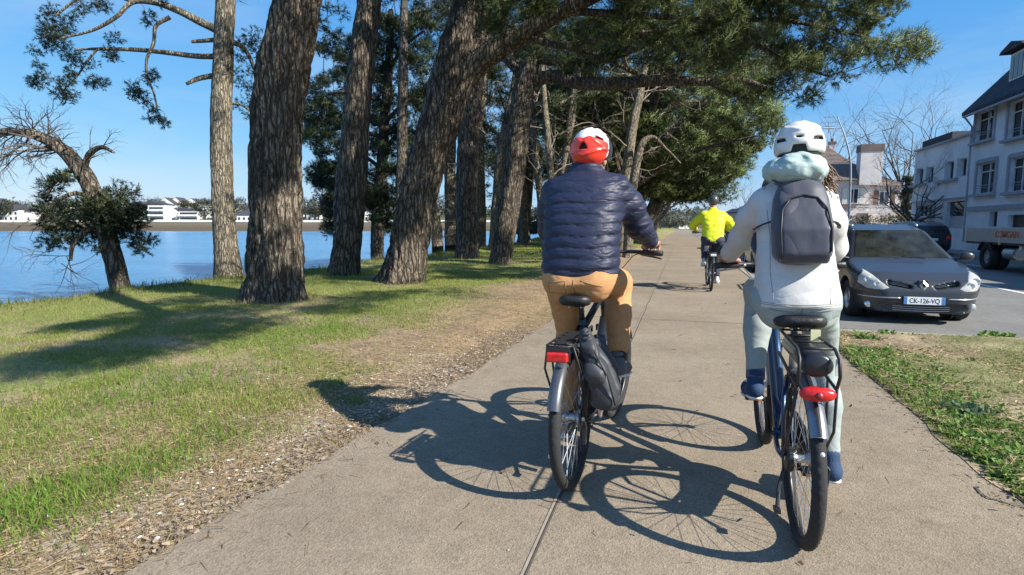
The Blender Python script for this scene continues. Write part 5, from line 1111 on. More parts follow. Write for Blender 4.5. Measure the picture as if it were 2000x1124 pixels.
# bare trees
def bare_tree(label, p, h, spread, seed, depth=4, r=.16, lean=(0,0), fork=.35, nb=6):
    T = Tree('bare_tree', label, seed, p, 'bare trees along the street', twig=m_twig); p = np.asarray(p, float); top = p+np.array([lean[0],lean[1],h*fork])
    Q = T.stem([(p-[0,0,.2],r),(p*.5+top*.5,r*.8),(top,r*.65)], .12, 12, .2, .6); T.addn(Q-T.loc,.05)
    for k in range(nb):
        a = T.r.uniform(0,6.28); T.dead(top-np.array([0,0,T.r.uniform(0,h*.1)]), np.array([math.cos(a)*spread, math.sin(a)*spread, 1.0]), h*T.r.uniform(.45,.65), r*.42, depth, .42, nseg=4, grav=.03)
    return T.finish()
bare_tree('tall leafless tree rising between the villa and the annex', sp(su(1748,60),60,.1), 11.5, .45, 401, 4, .22, (0.3,0), .38, 6)
bare_tree('leafless tree crown showing over the annex roof', sp(su(1832,84),84,.1), 15.0, .6, 402, 4, .25, (0,0), .5, 6)
bare_tree('small crooked leafless tree in front of the annex, its bough reaching right', sp(su(1785,34.5),34.5,-.05), 5.6, 1.5, 403, 4, .15, (-.2,0), .30, 7)
T = Tree('bare_tree', 'leafless tree leaning left before the villa, just above the hatchback roof', 404, sp(su(1770,44),44,.1), 'bare trees along the street'); p = T.loc
Q = T.stem([(p-[0,0,.2],.13),(p+np.array([-.3,0,1.6]),.11),(p+np.array([-1.2,0,2.6]),.08),(p+np.array([-1.4,0,4.2]),.05)], .12, 12, .2, .6); T.addn(Q-T.loc,.05)
for k in range(9): T.dead(Q[int(T.r.uniform(.45,.98)*(len(Q)-1))], [T.r.normal(-.5,.8), T.r.normal(0,.6), T.r.uniform(0,1)], T.r.uniform(1,2.2), .035, 3, .5)
T.finish()
bare_tree("distant leafless tree between the yellow-jacketed rider and the white sleeve", sp(su(1452,95),95,0), 7.5, .5, 405, 4, .15, (0,0), .35, 6)
bare_tree('leafless tree behind the helmet of the white-jacketed rider', sp(su(1612,75),75,0), 12.5, .5, 406, 3, .2, (0,0), .45, 6)
cs_ = sp(su(1764,50),50,.1); T = Tree('conifer', 'narrow dark conifer filling the gap between the villa and the annex', 407, cs_, twig=m_twig)
Q = T.stem([(cs_-[0,0,.2],.2),(cs_+[0,0,4.6],.04)], .3, 8); T.addn(Q-T.loc,.05)
for k in range(120): z = T.r.uniform(.3,5.3); T.clump(cs_+np.array([T.r.normal(0,.55)*(1-z/7),T.r.normal(0,.55)*(1-z/7),z]), .35, 18, .25, 0, (.035,.05,.028), .6)
T.finish(10,.03)
# garden wall and hedge before the villa
q = MB(); q.box((17,56,.8),(5,.12,.7)); gw = thing('garden_wall', 'low white garden wall in front of the villa, above the hatchback roof', 'wall', (17,56,.1)); o = q.build('wall', m_wall2, gw, xf=(np.eye(3),(-17,-56,-.1)))
T = Tree('hedge', 'dark clipped hedge between the villa and the cars', 408, (16.5,54.5,.1), cat='hedge'); T.stem([((16.5,54.5,-.1),.05),((16.5,54.5,1.2),.03)], .3, 6)
for k in range(150): T.clump((T.r.uniform(12.9,20.5),54.5+T.r.normal(0,.3),T.r.uniform(.4,2.0)), .4, 16, .25, 0, (.05,.06,.03), .5)
T.finish(8,.03)
# ------------------------------------------------------------------ vehicles (front at y=0, rear at +y)
m_tyre = mat('tyre_rubber', (0.022,0.022,0.023), 0.85, bump=.2, bscale=60)
m_black = mat('black_plastic', (0.018,0.018,0.02), 0.5, var=.2, vscale=12)
m_chrome = mat('chrome', (0.75,0.76,0.78), 0.18, 1.0)
m_alu = mat('aluminium', (0.55,0.56,0.58), 0.35, .9, var=.1, vscale=20)
m_glass = mat('car_glass', (0.022,0.024,0.019), 0.04, spec=.4, var=.6, vscale=5)
m_lampglass = mat('headlight_glass', (0.42,0.42,0.39), 0.12, spec=.8, var=.25, vscale=9)
m_reflector = mat('headlight_reflector', (0.75,0.76,0.78), 0.2, .8)
m_red = mat('red_lamp', (0.55,0.02,0.02), 0.25, var=.25, vscale=60)
m_plate = mat('plate_white', (0.78,0.79,0.80), 0.5)
m_plateblue = mat('plate_blue', (0.06,0.22,0.50), 0.5)
m_ink = mat('plate_ink', (0.03,0.03,0.035), 0.6)
def paint(name, c): return mat(name, c, 0.34, 0.15, coat=.35, var=.06, vscale=1.5, bump=.012, bscale=9)
def car(label, loc, rz, pm, prof, wd=.835, tw=.30, zt=.85, ztop=1.46, wy=(.78,3.25), wr=.30, scr=None, sides=(), group=None, detail=0, h=.02, rails=True, back=None, plate=None, rear_view=False):
    t = thing('parked_car', label, 'car', loc, rz, group); prof = np.asarray(prof, float); y0, y1 = prof[:,0].min(), prof[:,0].max(); zm = prof[:,1].max(); zb = prof[:,1].min()
    def width(P):
        y, z = P[:,1], P[:,2]; w_ = wd-np.clip((z-zt)/(ztop-zt),0,1.2)*tw-.03*np.clip((.5-z)/.3,0,1)
        return w_-.30*np.clip(1-(y-y0)/.55,0,1)**2.2-.16*np.clip(1-(y1-y)/.5,0,1)**2.2+.012*np.cos((z-.62)*7)
    def shell(P): return smax(poly2(P[:,1],P[:,2],prof), (np.abs(P[:,0])-width(P))*.97, .11)
    def body(P):
        f = shell(P)
        for a in wy: f = np.maximum(f, -np.maximum(np.hypot(P[:,1]-a,P[:,2]-wr)-(wr+.045), .56-np.abs(P[:,0])))
        if detail:     # bonnet seams, bumper step and the lower air intake
            f = f-.010*np.exp(-((P[:,2]-.50)/.05)**2)*(P[:,1]<.6)
            f = np.maximum(f, -np.maximum(poly2(P[:,0],P[:,2],[(-.54,.315),(.54,.315),(.60,.225),(.46,.178),(-.46,.178),(-.60,.225)]), P[:,1]-.09))
            for s in (-1,1): f = np.maximum(f, -np.maximum(poly2(s*P[:,0],P[:,2],[(.13,.575),(.45,.655),(.45,.585),(.16,.53)]), P[:,1]-.16))
        return f
    lo, hi = (-wd-.1,y0-.1,zb-.1), (wd+.1,y1+.1,zm+.1)
    sdf_obj('body', body, lo, hi, h, pm, t, 2)
    def sy(x, z):
        ys = np.linspace(y0-.05, y0+1.2, 400); v = shell(np.stack([ys*0+x, ys, ys*0+z], -1)); i = int(np.argmax(v < 0)); return float(ys[i])
    def conform(name, m, cut, off, hh, lo2=lo, hi2=hi, par=t, th=.02):
        return sdf_obj(name, lambda P: np.maximum(np.maximum(shell(P)-off, -(shell(P)+th)), cut(P)), lo2, hi2, hh, m, par, 1)
    if scr: conform('windscreen', m_glass, lambda P: np.maximum(poly2(P[:,0],P[:,2],scr), P[:,1]-2.2), .005, h*.7, hi2=(wd+.1,2.3,zm+.1))
    for pl in sides: conform('side_window', m_glass, lambda P: np.maximum(poly2(P[:,1],P[:,2],pl), .45-np.abs(P[:,0])), .005, h*.8)
    if back: conform('rear_window', m_glass, lambda P: np.maximum(poly2(P[:,0],P[:,2],back), (y1-1.2)-P[:,1]), .005, h*.8, lo2=(-wd-.1,y1-1.3,zb))
    for s in (-1,1):
        for a in wy:
            w_ = MB(); w_.lathe([(wr*.62,-.09),(wr-.02,-.095),(wr,-.06),(wr,.06),(wr-.02,.095),(wr*.62,.09)], 32, 'x', (s*(wd-.115),a,wr), True); wo = w_.build('wheel', m_tyre, t, True)
            r = MB(); r.lathe([(.001,.05*s),(wr*.18,.055*s),(wr*.5,.035*s),(wr*.63,.07*s),(wr*.64,-.05*s)], 28, 'x', (s*(wd-.105),a,wr)); r.build('rim', m_alu, wo)
            ib = MB(); ib.lathe([(.001,0),(wr+.03,0),(wr+.03,.02),(.001,.02)], 20, 'x', (s*(wd-.26),a,wr)); ib.build('inner_arch', m_black, wo)
    if rails:
        for s in (-1,1):
            r = MB(); r.tube([(s*.50,1.95,zm-.03),(s*.505,2.1,zm+.035),(s*.505,3.1,zm+.025),(s*.50,3.25,zm-.04)], .016, 8); r.build('roof_rail', m_chrome if detail else m_black, t, True)
    for s in (-1,1):
        r = sdf_obj('mirror', lambda P: np.maximum(ell(P,(s*(wd+.065),1.02,.985),(.10,.055,.075)),1.0*(P[:,1]-1.045)), (s*(wd+.065)-.13,.93,.88), (s*(wd+.065)+.13,1.1,1.09), .012, pm, t, 1)
        q = MB(); q.cyl((s*(wd-.08),1.05,.93),(s*(wd+.03),1.03,.95),.022,8); q.build('mirror_arm', m_black, r)
        if not rear_view:
            pl = [(.44,.545),(.52,.50),(.70,.515),(.80,.60),(.785,.70),(.70,.80),(.62,.725),(.55,.64)] if detail else [(.40,.60),(.66,.56),(.80,.66),(.72,.78),(.45,.72)]
            hl = conform('headlight', m_lampglass, lambda P: np.maximum(poly2(s*P[:,0],P[:,2],pl), P[:,1]-.75), .008, h*.55, hi2=(wd+.1,.85,1.0))
            if detail:
                for (px_, pz_, rr) in ((.60,.60,.045),(.70,.655,.05)):
                    q = MB(); q.lathe([(.001,.0),(rr*.6,-.012),(rr,-.02),(rr*1.05,0)], 20, 'y', (s*px_,sy(px_,pz_)-.006,pz_)); q.build('reflector', m_reflector, hl, True)
        else:
            conform('tail_light', m_red, lambda P: np.maximum(poly2(s*P[:,0],P[:,2],[(.55,.78),(.85,.80),(.85,1.02),(.62,.98)]), (y1-.6)-P[:,1]), .008, h*.6, lo2=(-wd-.1,y1-.7,.6))
    if detail:
        q = MB()
        for z in (.208,.238,.268): q.tube([(x,.050+.12*(abs(x)/.55)**2.5,z+.012*(x/.5)**2) for x in np.linspace(-.50,.50,15)], .0045, 6)
        q.build('grille', m_chrome, t, True)
        q = MB(); q.box((0,.098,.245),(.50,.006,.062)); q.build('intake', m_black, t)
        for s in (-1,1):
            q = MB(); [q.tube([(s*x,.11+.13*(x/.55)**2.6,z+.22*(x-.15)) for x in np.linspace(.15,.44,9)], .006, 6) for z in (.545,.565,.583)]; q.build('grille_slats', m_alu, t, True)
            q = MB(); q.box((s*.29,.17,.59),(.16,.006,.06)); q.build('grille_back', m_black, t)
            fl = MB(); fl.lathe([(.001,-.015),(.04,-.012),(.052,0),(.052,.05)], 20, 'y', (s*.665,sy(.665,.275)-.004,.275)); fl.build('fog_lamp', m_reflector, t, True)
            q = MB(); q.tube([(s*x,sy(x,.40)-.002,.40) for x in np.linspace(.30,.78,14)], .011, 6); q.build('bumper_strip', m_alu, t, True)
        # diamond badge: two nested lozenges
        q = MB(); o_, i_ = [(0,.075),(.058,0),(0,-.075),(-.058,0)], [(0,.040),(.030,0),(0,-.040),(-.030,0)]
        V = [(a,-.012,b) for a,b in o_]+[(a,-.022,b) for a,b in i_]+[(a,.03,b) for a,b in o_]+[(a,.03,b) for a,b in i_]
        q.add(V, [(k,(k+1)%4,4+(k+1)%4,4+k) for k in range(4)]+[(8+k,8+(k+1)%4,(k+1)%4,k) for k in range(4)]+[(4+k,4+(k+1)%4,12+(k+1)%4,12+k) for k in range(4)]); o = q.build('badge', m_chrome, t); o.location = (0,sy(0,.585)-.012,.585); o.rotation_euler = (RAD(-14),0,0)
        q = MB(); q.box((0,sy(0,.585)+.012,.585),(.075,.02,.085), bev=.015); q.build('badge_back', m_black, t)
        for s in (-1,1): q = MB(); q.tube([(s*.30,.93,.945),(s*.02,.985,.965),(-s*.0+s*.0,1.02,.985)], .008, 6); q.build('wiper', m_black, t)
    if plate:
        yp, zp = (sy(0,.37)-.016,.37) if not rear_view else (y1+.012,.80)
        q = MB(); q.box((0,yp,zp),(.26,.008,.055)); pl = q.build('number_plate', m_plate, t)
        sg = -1 if not rear_view else 1
        for s in (-1,1): q = MB(); q.box((s*.24,yp+sg*.009,zp),(.02,.002,.055)); q.build('blue_band', m_plateblue, pl)
        q = MB(); q.box((0,yp-sg*.01,zp),(.275,.006,.066)); q.build('plate_holder', m_black, pl)
        if plate.strip(): text_mesh(plate, .098, m_ink, pl, 'lettering', (0,yp+sg*.0085,zp-.004), (RAD(90),0,0 if not rear_view else RAD(180)), .001, .0012, .80)
    return t
HB = [(.04,.17),(-.01,.28),(-.01,.42),(.03,.55),(.10,.655),(.34,.765),(1.02,.925),(1.72,1.39),(2.2,1.49),(3.2,1.48),(3.75,1.30),(4.0,.9),(4.03,.55),(3.98,.2)]
scr_hb = [(-.68,.95),(.68,.95),(.50,1.40),(-.50,1.40)]
sd_hb = [[(1.38,.98),(1.85,1.30),(2.35,1.34),(2.35,.97)],[(2.43,.97),(2.43,1.34),(3.2,1.32),(3.6,1.05)]]
car('dark grey parked hatchback with a diamond badge and French number plate, nearest the path', (3.42,9.62,RZ0), RAD(0), paint('dark_grey_paint',(.033,.036,.043)), HB, scr=scr_hb, sides=sd_hb, detail=1, h=.016, plate='CK-126-VQ', group='cars parked along the path')
q = MB(); q.box((3.05,9.62,.95),(.10,.14,.006))
car('beige parked car half hidden by the white sleeve, second in the parking row', (2.95,18.6,RZ0), 0, paint('beige_paint',(.34,.31,.26)), HB, scr=scr_hb, sides=sd_hb, h=.03, rails=False, plate='', group='cars parked along the path')
car('dark blue parked car just right of the yellow-jacketed rider', (2.95,31,RZ0), 0, paint('dark_blue_paint',(.03,.037,.055)), HB, scr=scr_hb, sides=sd_hb, h=.03, rails=False, plate=' ', group='cars parked along the path')
SUVP = [(.05,.25),(0,.45),(.02,.8),(.3,.98),(1.1,1.08),(1.7,1.52),(2.3,1.64),(3.5,1.62),(4.05,1.45),(4.35,1.02),(4.42,.6),(4.38,.28)]
car('black parked SUV seen from behind across the road, beside the flatbed truck', (11.6,32.2+4.42,RZ0), RAD(180), paint('black_paint',(.012,.012,.015)), SUVP, wd=.92, tw=.24, zt=1.0, ztop=1.62, wy=(.85,3.5), wr=.35, scr=None, back=[(-.62,1.10),(.62,1.10),(.52,1.50),(-.52,1.50)], sides=[[(1.5,1.14),(1.9,1.5),(2.5,1.54),(2.5,1.12)],[(2.6,1.12),(2.6,1.54),(3.5,1.5),(3.8,1.15)]], h=.028, rear_view=True, plate=' ', group='vehicles across the road')
# flatbed truck: bed from y=14.6 to 21.6 on the far side
TR = thing('flatbed_truck', 'grey dropside flatbed truck with orange lettering, at the right edge across the road', 'truck', (9.75*1.13,18.0*1.13,RZ0), 0, 'vehicles across the road'); TR.scale = (1.13,)*3
m_side = mat('grey_dropside', (0.46,0.44,0.43), 0.6, .1, var=.1, vscale=2, dirt=(.30,.28,.26), dscale=2)
q = MB(); q.box((0,.1,.80),(1.08,3.4,.05)); q.build('bed_floor', m_black, TR)
for s in (-1,1): q = MB(); q.box((s*1.10,.1,1.03),(.025,3.4,.215), bev=.008); [q.box((s*1.128,.1,z),(.006,3.39,.006)) for z in (.90,.98,1.06,1.14)]; q.build('side_panel', m_side, TR)
q = MB(); q.box((0,3.53,1.03),(1.09,.02,.21)); q.build('tailboard', m_side, TR)
q = MB(); q.box((0,-3.38,1.35),(1.08,.03,.53)); q.build('headboard', m_side, TR)
for y in (-3.2,-.8,1.4,3.4): q = MB(); q.box((-1.118,y,1.0),(.02,.035,.25)); q.build('stanchion', m_alu, TR)
lt = text_mesh('COMGAN', .26, mat('orange_letters',(.62,.16,.06),.6), TR, 'lettering', (-1.137,1.05,1.045), (RAD(90),0,RAD(-90)), .002, .006, 1.05)
q = MB(); [q.box((s*.40,0,.62),(.05,3.3,.10)) for s in (-1,1)]; [q.box((0,y,.66),(.9,.05,.06)) for y in (-2.6,-1.2,.2,1.6,3.0)]; q.build('chassis', m_black, TR)
for s in (-1,1):
    for off in (0,.24):
        w_ = MB(); w_.lathe([(.22,-.10),(.36,-.11),(.385,-.07),(.385,.07),(.36,.11),(.22,.10)], 32, 'x', (s*(.98-off),2.2,.385), True); wo = w_.build('wheel', m_tyre, TR, True)
        r = MB(); r.lathe([(.001,.02*s),(.09,.04*s),(.13,-.03*s),(.21,.0*s),(.235,.06*s),(.235,-.06*s)], 24, 'x', (s*(1.0-off),2.2,.385)); r.build('rim', mat('truck_rim',(.30,.29,.28),.6), wo)
    w_ = MB(); w_.lathe([(.22,-.10),(.36,-.11),(.385,-.07),(.385,.07),(.36,.11),(.22,.10)], 32, 'x', (s*.95,-4.3,.385), True); w_.build('wheel', m_tyre, TR, True)
    q = MB(); q.tube([(s*.98,2.2+.47*math.cos(a),.385+.47*math.sin(a)) for a in np.linspace(.35,2.5,10)], .012, 6, sx=14); q.build('mudguard', m_black, TR)
q = MB(); q.cyl((-.95,.7,.52),(-.95,1.25,.52),.17,16); q.build('fuel_tank', m_alu, TR); q = MB(); q.box((-1.05,-.7,.55),(.03,1.3,.09)); q.build('side_guard', m_side, TR); q = MB(); q.box((-1.0,.55,.72),(.04,.05,.10), bev=.02); q.build('side_marker', m_plate, TR)
def cabf(P): return smax(poly2(P[:,1],P[:,2],[(-5.5,.45),(-5.55,1.0),(-5.35,1.25),(-4.8,1.9),(-4.5,2.15),(-3.5,2.2),(-3.45,.45)]), np.abs(P[:,0])-1.0+.12*np.clip(P[:,2]-1.2,0,1), .12)
sdf_obj('cab', lambda P: np.maximum(cabf(P), -np.maximum(np.hypot(P[:,1]+4.3,P[:,2]-.385)-.45,.6-np.abs(P[:,0]))), (-1.2,-5.8,.3), (1.2,-3.3,2.4), .04, mat('white_paint',(.7,.7,.7),.3,coat=.5), TR, 2)
sdf_obj('windscreen', lambda P: np.maximum(np.maximum(cabf(P)-.006,-(cabf(P)+.02)), np.maximum(poly2(P[:,0],P[:,2],[(-.85,1.3),(.85,1.3),(.75,1.95),(-.75,1.95)]),P[:,1]+4.5)), (-1.2,-5.8,1.1), (1.2,-4.3,2.2), .03, m_glass, TR, 1)
# ------------------------------------------------------------------ bicycles: origin at the rear tyre's contact, y forward
WR = .345
m_bframe = mat('black_frame', (0.02,0.021,0.024), 0.35, .2, coat=.3)
m_rim = mat('rim_black', (0.03,0.03,0.032), 0.35, .5)
m_spoke = mat('spoke_steel', (0.45,0.46,0.48), 0.3, .9)
m_guard = mat('grey_mudguard', (0.085,0.09,0.10), 0.35, .4, coat=.4, var=.12, vscale=8)
m_guard2 = mat('silver_mudguard', (0.22,0.23,0.25), 0.32, .6, var=.12, vscale=10)
m_saddle = mat('saddle_black', (0.015,0.015,0.016), 0.5, bump=.15, bscale=80)
m_white_gl = mat('white_gloss', (0.72,0.73,0.75), 0.25, coat=.5)
m_orange = mat('amber_reflector', (0.75,0.25,0.03), 0.3)
m_skin = mat('skin', (0.40,0.225,0.155), 0.55, var=.10, vscale=14)
def arc(c, r, a0, a1, n): return [(c[0], c[1]+r*math.cos(a), c[2]+r*math.sin(a)) for a in np.linspace(a0, a1, n)]
def wheel(par, cy, tw, loc0=(0,0,0), disc=True, tread=True, mr=m_rim):
    """a wheel turning about x, its hub at (0,cy,WR)"""
    c = (0,cy,WR); wb = MB(); n, k = 168, 14; a = np.linspace(0,2*np.pi,n,endpoint=False); b = np.linspace(0,2*np.pi,k,endpoint=False)
    R0 = WR-tw; rr = np.full((n,k), tw)
    if tread:
        for j in range(k):
            if math.cos(b[j]) > .25: rr[:,j] += .0022*np.where(((np.arange(n)+(j%3))%3) == 0, 1, -.55)
    r_ = R0+rr*np.cos(b)[None]; x_ = rr*np.sin(b)[None]*1.0
    V = np.stack([x_, cy+r_*np.cos(a)[:,None], WR+r_*np.sin(a)[:,None]], -1); ii = np.arange(n*k).reshape(n,k)
    wb.add(V.reshape(-1,3), np.stack([ii, np.roll(ii,-1,1), np.roll(np.roll(ii,-1,0),-1,1), np.roll(ii,-1,0)],-1).reshape(-1,4).tolist()); W_ = wb.build('wheel', m_tyre, par, True)
    rb = MB(); rb.lathe([(R0-tw*.55,-.012),(R0-tw*.2,-.013),(R0-tw*.2,.013),(R0-tw*.55,.012),(R0-tw*1.25,.008),(R0-tw*1.25,-.008)], 72, 'x', c, True); rb.build('rim', mr, W_, True)
    sb = MB()
    for i in range(32):
        s = 1 if i % 2 else -1; a0 = i*2*np.pi/32; a1 = a0+(.55 if (i//2) % 2 else -.55)
        sb.cyl((s*.028, cy+.024*math.cos(a1), WR+.024*math.sin(a1)), (s*.003, cy+(R0-tw*1.2)*math.cos(a0), WR+(R0-tw*1.2)*math.sin(a0)), .0014, 4)
    sb.build('spokes', m_spoke, W_)
    hb = MB(); hb.lathe([(.008,-.065),(.014,-.06),(.028,-.034),(.026,-.026),(.018,-.015),(.018,.015),(.026,.026),(.028,.034),(.014,.06),(.008,.065)], 16, 'x', c)
    if disc: hb.lathe([(.045,-.040),(.080,-.040),(.080,-.038),(.045,-.038)], 28, 'x', c, True)
    hb.build('hub', m_alu, W_); return W_
def guard(par, cy, r, a0, a1, w_, m, dz=0):
    g = MB(); n = 40; aa = np.linspace(a0, a1, n); prof = [(-w_,-.012),(-w_*.8,-.002),(-w_*.4,.005),(0,.007),(w_*.4,.005),(w_*.8,-.002),(w_,-.012)]; k = len(prof)
    for t in (0,.0025):
        V = [(x, cy+(r+h-t)*math.cos(a), WR+(r+h-t)*math.sin(a)) for a in aa for x, h in prof]; g.add(V, [(i*k+j,i*k+j+1,(i+1)*k+j+1,(i+1)*k+j) for i in range(n-1) for j in range(k-1)])
    o = g.build('mudguard', m, par, True)
    s = MB()
    for sx in (-1,1):
        e = a0+(a1-a0)*.5; s.cyl((sx*.062,cy,WR),(sx*w_*.9,cy+r*math.cos(e),WR+r*math.sin(e)),.002,5)
    s.build('stay', m_black, o); return o
def bike(label, loc, rz, lean, kind, group='bicycles ridden on the path', s=1.0, steer=0.0, crank=0.0, seat_z=.93, bar=(.30,.80,1.12), wb_=1.10):
    """kind 0: diamond e-bike with grey guard; 1: blue step-through with a rack battery; 2: plain dark trekking bike"""
    t = thing('bicycle', label, 'bicycle', loc, rz, group); t.rotation_euler = (0,lean,rz); t.scale = (s,)*3
    fm = [m_bframe, mat('blue_frame',(0.016,0.052,0.125),.35,.3,coat=.3), m_bframe][kind]; tw = (.027,.0255,.022)[kind]
    BB = np.array([0,.46,.285]); RX = np.array([0,0,WR]); FX_ = np.array([0,wb_,WR]); HT = np.array([0,.80,.90]); HBt = np.array([0,.87,.68]); SP = np.array([0,.255,.80 if kind != 1 else .66])
    wheel(t, 0, tw, disc=kind != 1)
    # front assembly turns about the head tube
    hd = HT-HBt; hd /= np.linalg.norm(hd); R = np.array(Matrix.Rotation(steer, 3, Vector(hd))); rot = lambda p: HBt+R@(np.asarray(p, float)-HBt)
    fw = wheel(t, wb_, tw, disc=kind != 1)
    for o in [fw]+list(fw.children):
        me = o.data; n = len(me.vertices); co = np.empty(n*3,np.float32); me.vertices.foreach_get('co', co); co = co.reshape(-1,3); co = HBt+(co-HBt)@R.T; me.vertices.foreach_set('co', co.astype(np.float32).ravel()); me.update()
    q = MB(); q.cyl(HBt-hd*.02, HT+hd*.03, .022, 12)
    if kind == 1:
        q.tube([HBt+hd*.05,(0,.70,.52),(0,.56,.36),BB], [.03,.032,.032,.03], 12); q.tube([HT-hd*.06,(0,.68,.66),(0,.50,.46),(0,.40,.42)], [.02,.02,.019,.018], 10)
    else:
        q.tube([HBt+hd*.03, BB+[0,.02,.03]], [.032,.034], 14); q.tube([HT-hd*.03, SP+[0,0,-.06]], [.020,.019], 12)
    q.cyl(BB, SP+[0,-.005,0], .019, 12); q.cyl(BB-[.04,0,0], BB+[.04,0,0], .028, 14)
    for sx in (-1,1):
        q.tube([SP+[sx*.02,0,-.04],(sx*.055,.10,.58),(sx*.066,0,WR)], [.010,.009,.009], 8); q.tube([BB+[sx*.035,-.03,0],(sx*.058,.2,.30),(sx*.066,0,WR)], [.013,.011,.010], 8)
    q.build('frame', fm, t, True)
    f = MB(); f.cyl(rot(HBt), rot(HBt-hd*.04), .020, 10)
    for sx in (-1,1): f.tube([rot(HBt-hd*.03+[sx*.045,0,0]), rot((sx*.058,wb_-.09,.50)), rot((sx*.056,wb_,WR))], [.017,.014,.010], 8)
    f.box(rot(HBt-hd*.035), (.06,.018,.018)); f.build('fork', m_black, t, True)
    if kind == 0:
        b = MB(); d = BB-HBt; c = (HBt+BB)/2+np.array([0,.035,.035]); Rm = rotm(math.atan2(d[2], d[1]),0,0); b.box(c, (.036,.20,.034), rot=Rm, bev=.012); b.build('battery', m_white_gl, t)
    gm = [m_guard, m_guard2, m_black][kind]
    guard(t, 0, WR+.018, RAD(38), RAD(158) if kind != 1 else RAD(147), .030, gm)
    fg = guard(t, wb_, WR+.018, RAD(20), RAD(165), .030, gm)
    for o in [fg]+list(fg.children):
        me = o.data; n = len(me.vertices); co = np.empty(n*3,np.float32); me.vertices.foreach_get('co', co); co = co.reshape(-1,3); co = HBt+(co-HBt)@R.T; me.vertices.foreach_set('co', co.astype(np.float32).ravel()); me.update()
    if kind == 1:
        st_ = MB(); st_.tube([(0,(WR+.0275)*math.cos(a),WR+(WR+.0275)*math.sin(a)) for a in np.linspace(RAD(95),RAD(146),16)], .002, 6, sx=4); st_.build('stripe', m_black, t)
    p = MB(); p.cyl(SP+[0,0,-.02], (0,.225,seat_z-.04), .0145, 12); p.box((0,.225,seat_z-.045),(.022,.05,.012)); p.build('seat_post', m_black if kind != 1 else m_alu, t, True)
    ww = (.085,.105,.085)[kind]
    def sadf(P):
        y = P[:,1]; wv = np.interp(y, [.05,.10,.18,.28,.40], [ww*.7,ww,ww*.8,.03,.018]); return smax(smax(np.abs(P[:,0])-wv, np.abs(P[:,2]-(seat_z-.022+.012*((y-.2)/.15)**2*(y<.2)))-.026, .03), np.abs(y-.21)-.165, .04)
    so = sdf_obj('saddle', sadf, (-.15,.0,seat_z-.1), (.15,.45,seat_z+.06), .008, m_saddle, t, 2)
    sr = MB(); [sr.tube([(sx*.03,.10,seat_z-.05),(sx*.02,.20,seat_z-.065),(sx*.018,.33,seat_z-.045)], .0035, 6) for sx in (-1,1)]; sr.build('saddle_rails', m_alu, so)
    if kind == 1: g = MB(); g.box((.045,.035,seat_z-.065),(.018,.003,.026)); g.build('saddle_tag', mat('yellow_tag',(.80,.74,.42),.6), so)
    # rack
    z = .745 if kind != 1 else .785; k_ = MB(); r = .0055
    if kind != 1:
        k_.tube([(-.055,.20,z),(-.06,-.02,z),(-.06,-.20,z),(-.045,-.225,z),(.045,-.225,z),(.06,-.20,z),(.06,-.02,z),(.055,.20,z)], r, 8)
        for y in (-.17,-.10,-.03,.05,.12): k_.cyl((-.06,y,z),(.06,y,z), .004, 6)
        k_.tube([(-.06,.10,z),(-.075,.02,z-.0),(-.078,-.06,z-.10),(-.066,-.0,WR)], r, 8)
        k_.tube([(.06,.10,z),(.075,.02,z),(.078,-.06,z-.10),(.066,0,WR)], r, 8); k_.tube([(-.06,-.19,z),(-.085,-.16,z-.12),(-.066,0,WR)], r, 8); k_.tube([(.06,-.19,z),(.085,-.16,z-.12),(.066,0,WR)], r, 8)
        k_.cyl((0,.20,z),(0,.25,z+.02), .006, 6); ro = k_.build('rack', m_black, t, True)
        pl = MB(); pl.box((0,-.02,z+.004),(.035,.16,.004), bev=.003); pl.build('rack_plate', m_black, ro)
        l = MB(); l.box((0,-.243,z-.045),(.05,.012,.022), bev=.007); l.build('rear_light', m_red if kind == 0 else m_white_gl, t)
        b2 = MB(); b2.box((0,-.228,z-.035),(.055,.006,.035)); b2.build('light_bracket', m_black, t)
    else:
        for sx in (-1,1):
            k_.tube([(sx*.06,.24,z+.055),(sx*.062,-.20,z+.055),(sx*.064,-.255,z+.03),(sx*.066,-.262,z-.03),(sx*.064,-.23,z-.085),(sx*.06,.22,z-.05)], .0065, 8)
            k_.tube([(sx*.064,-.10,z-.07),(sx*.075,-.05,.52),(sx*.066,0,WR)], .0055, 8); k_.tube([(sx*.064,-.235,z-.08),(sx*.076,-.16,.52),(sx*.07,-.02,WR+.02)], .0055, 8)
        for y in (-.19,-.06,.07,.20): k_.cyl((-.062,y,z+.055),(.062,y,z+.055), .005, 8)
        ro = k_.build('rack', m_black, t, True)
        b = MB(); b.tube([(0,-.235,z),(0,-.225,z),(0,.19,z)], [.036,.044,.044], 20, sx=1.22); b.build('battery', mat('battery_black',(.02,.021,.026),.3), ro, True)
        b = MB(); b.box((.058,-.246,z),(.004,.003,.03)); b.build('charge_label', m_plate, ro)
        lf = sdf_obj('rear_light', lambda P: np.maximum(ell(P,(.0,-.245,.685),(.064,.028,.029)), np.abs(P[:,0])-.060), (-.1,-.3,.63), (.1,-.19,.74), .006, m_red, t, 2)
        b = MB(); b.lathe([(.001,-.004),(.012,-.003),(.014,.01)], 16, 'y', (0,-.277,.685)); b.build('reflector_dot', mat('dark_red',(.25,.02,.02),.4), lf, True)
        b = MB(); b.lathe([(.001,-.003),(.007,-.002),(.008,.004)], 12, 'y', (0,-.350,.50)); b.build('reflector_dot', m_plate, t, True)
    # cranks and pedals; crank = angle of the right crank from straight up, leaning forward
    c = MB(); c.lathe([(.060,.046),(.088,.047),(.090,.049),(.088,.051),(.060,.052)], 40, 'x', BB, True)
    for a in range(5): c.cyl(BB+[.05,0,0], BB+[.05,.07*math.cos(a*1.2566),.07*math.sin(a*1.2566)], .006, 6)
    pe = []
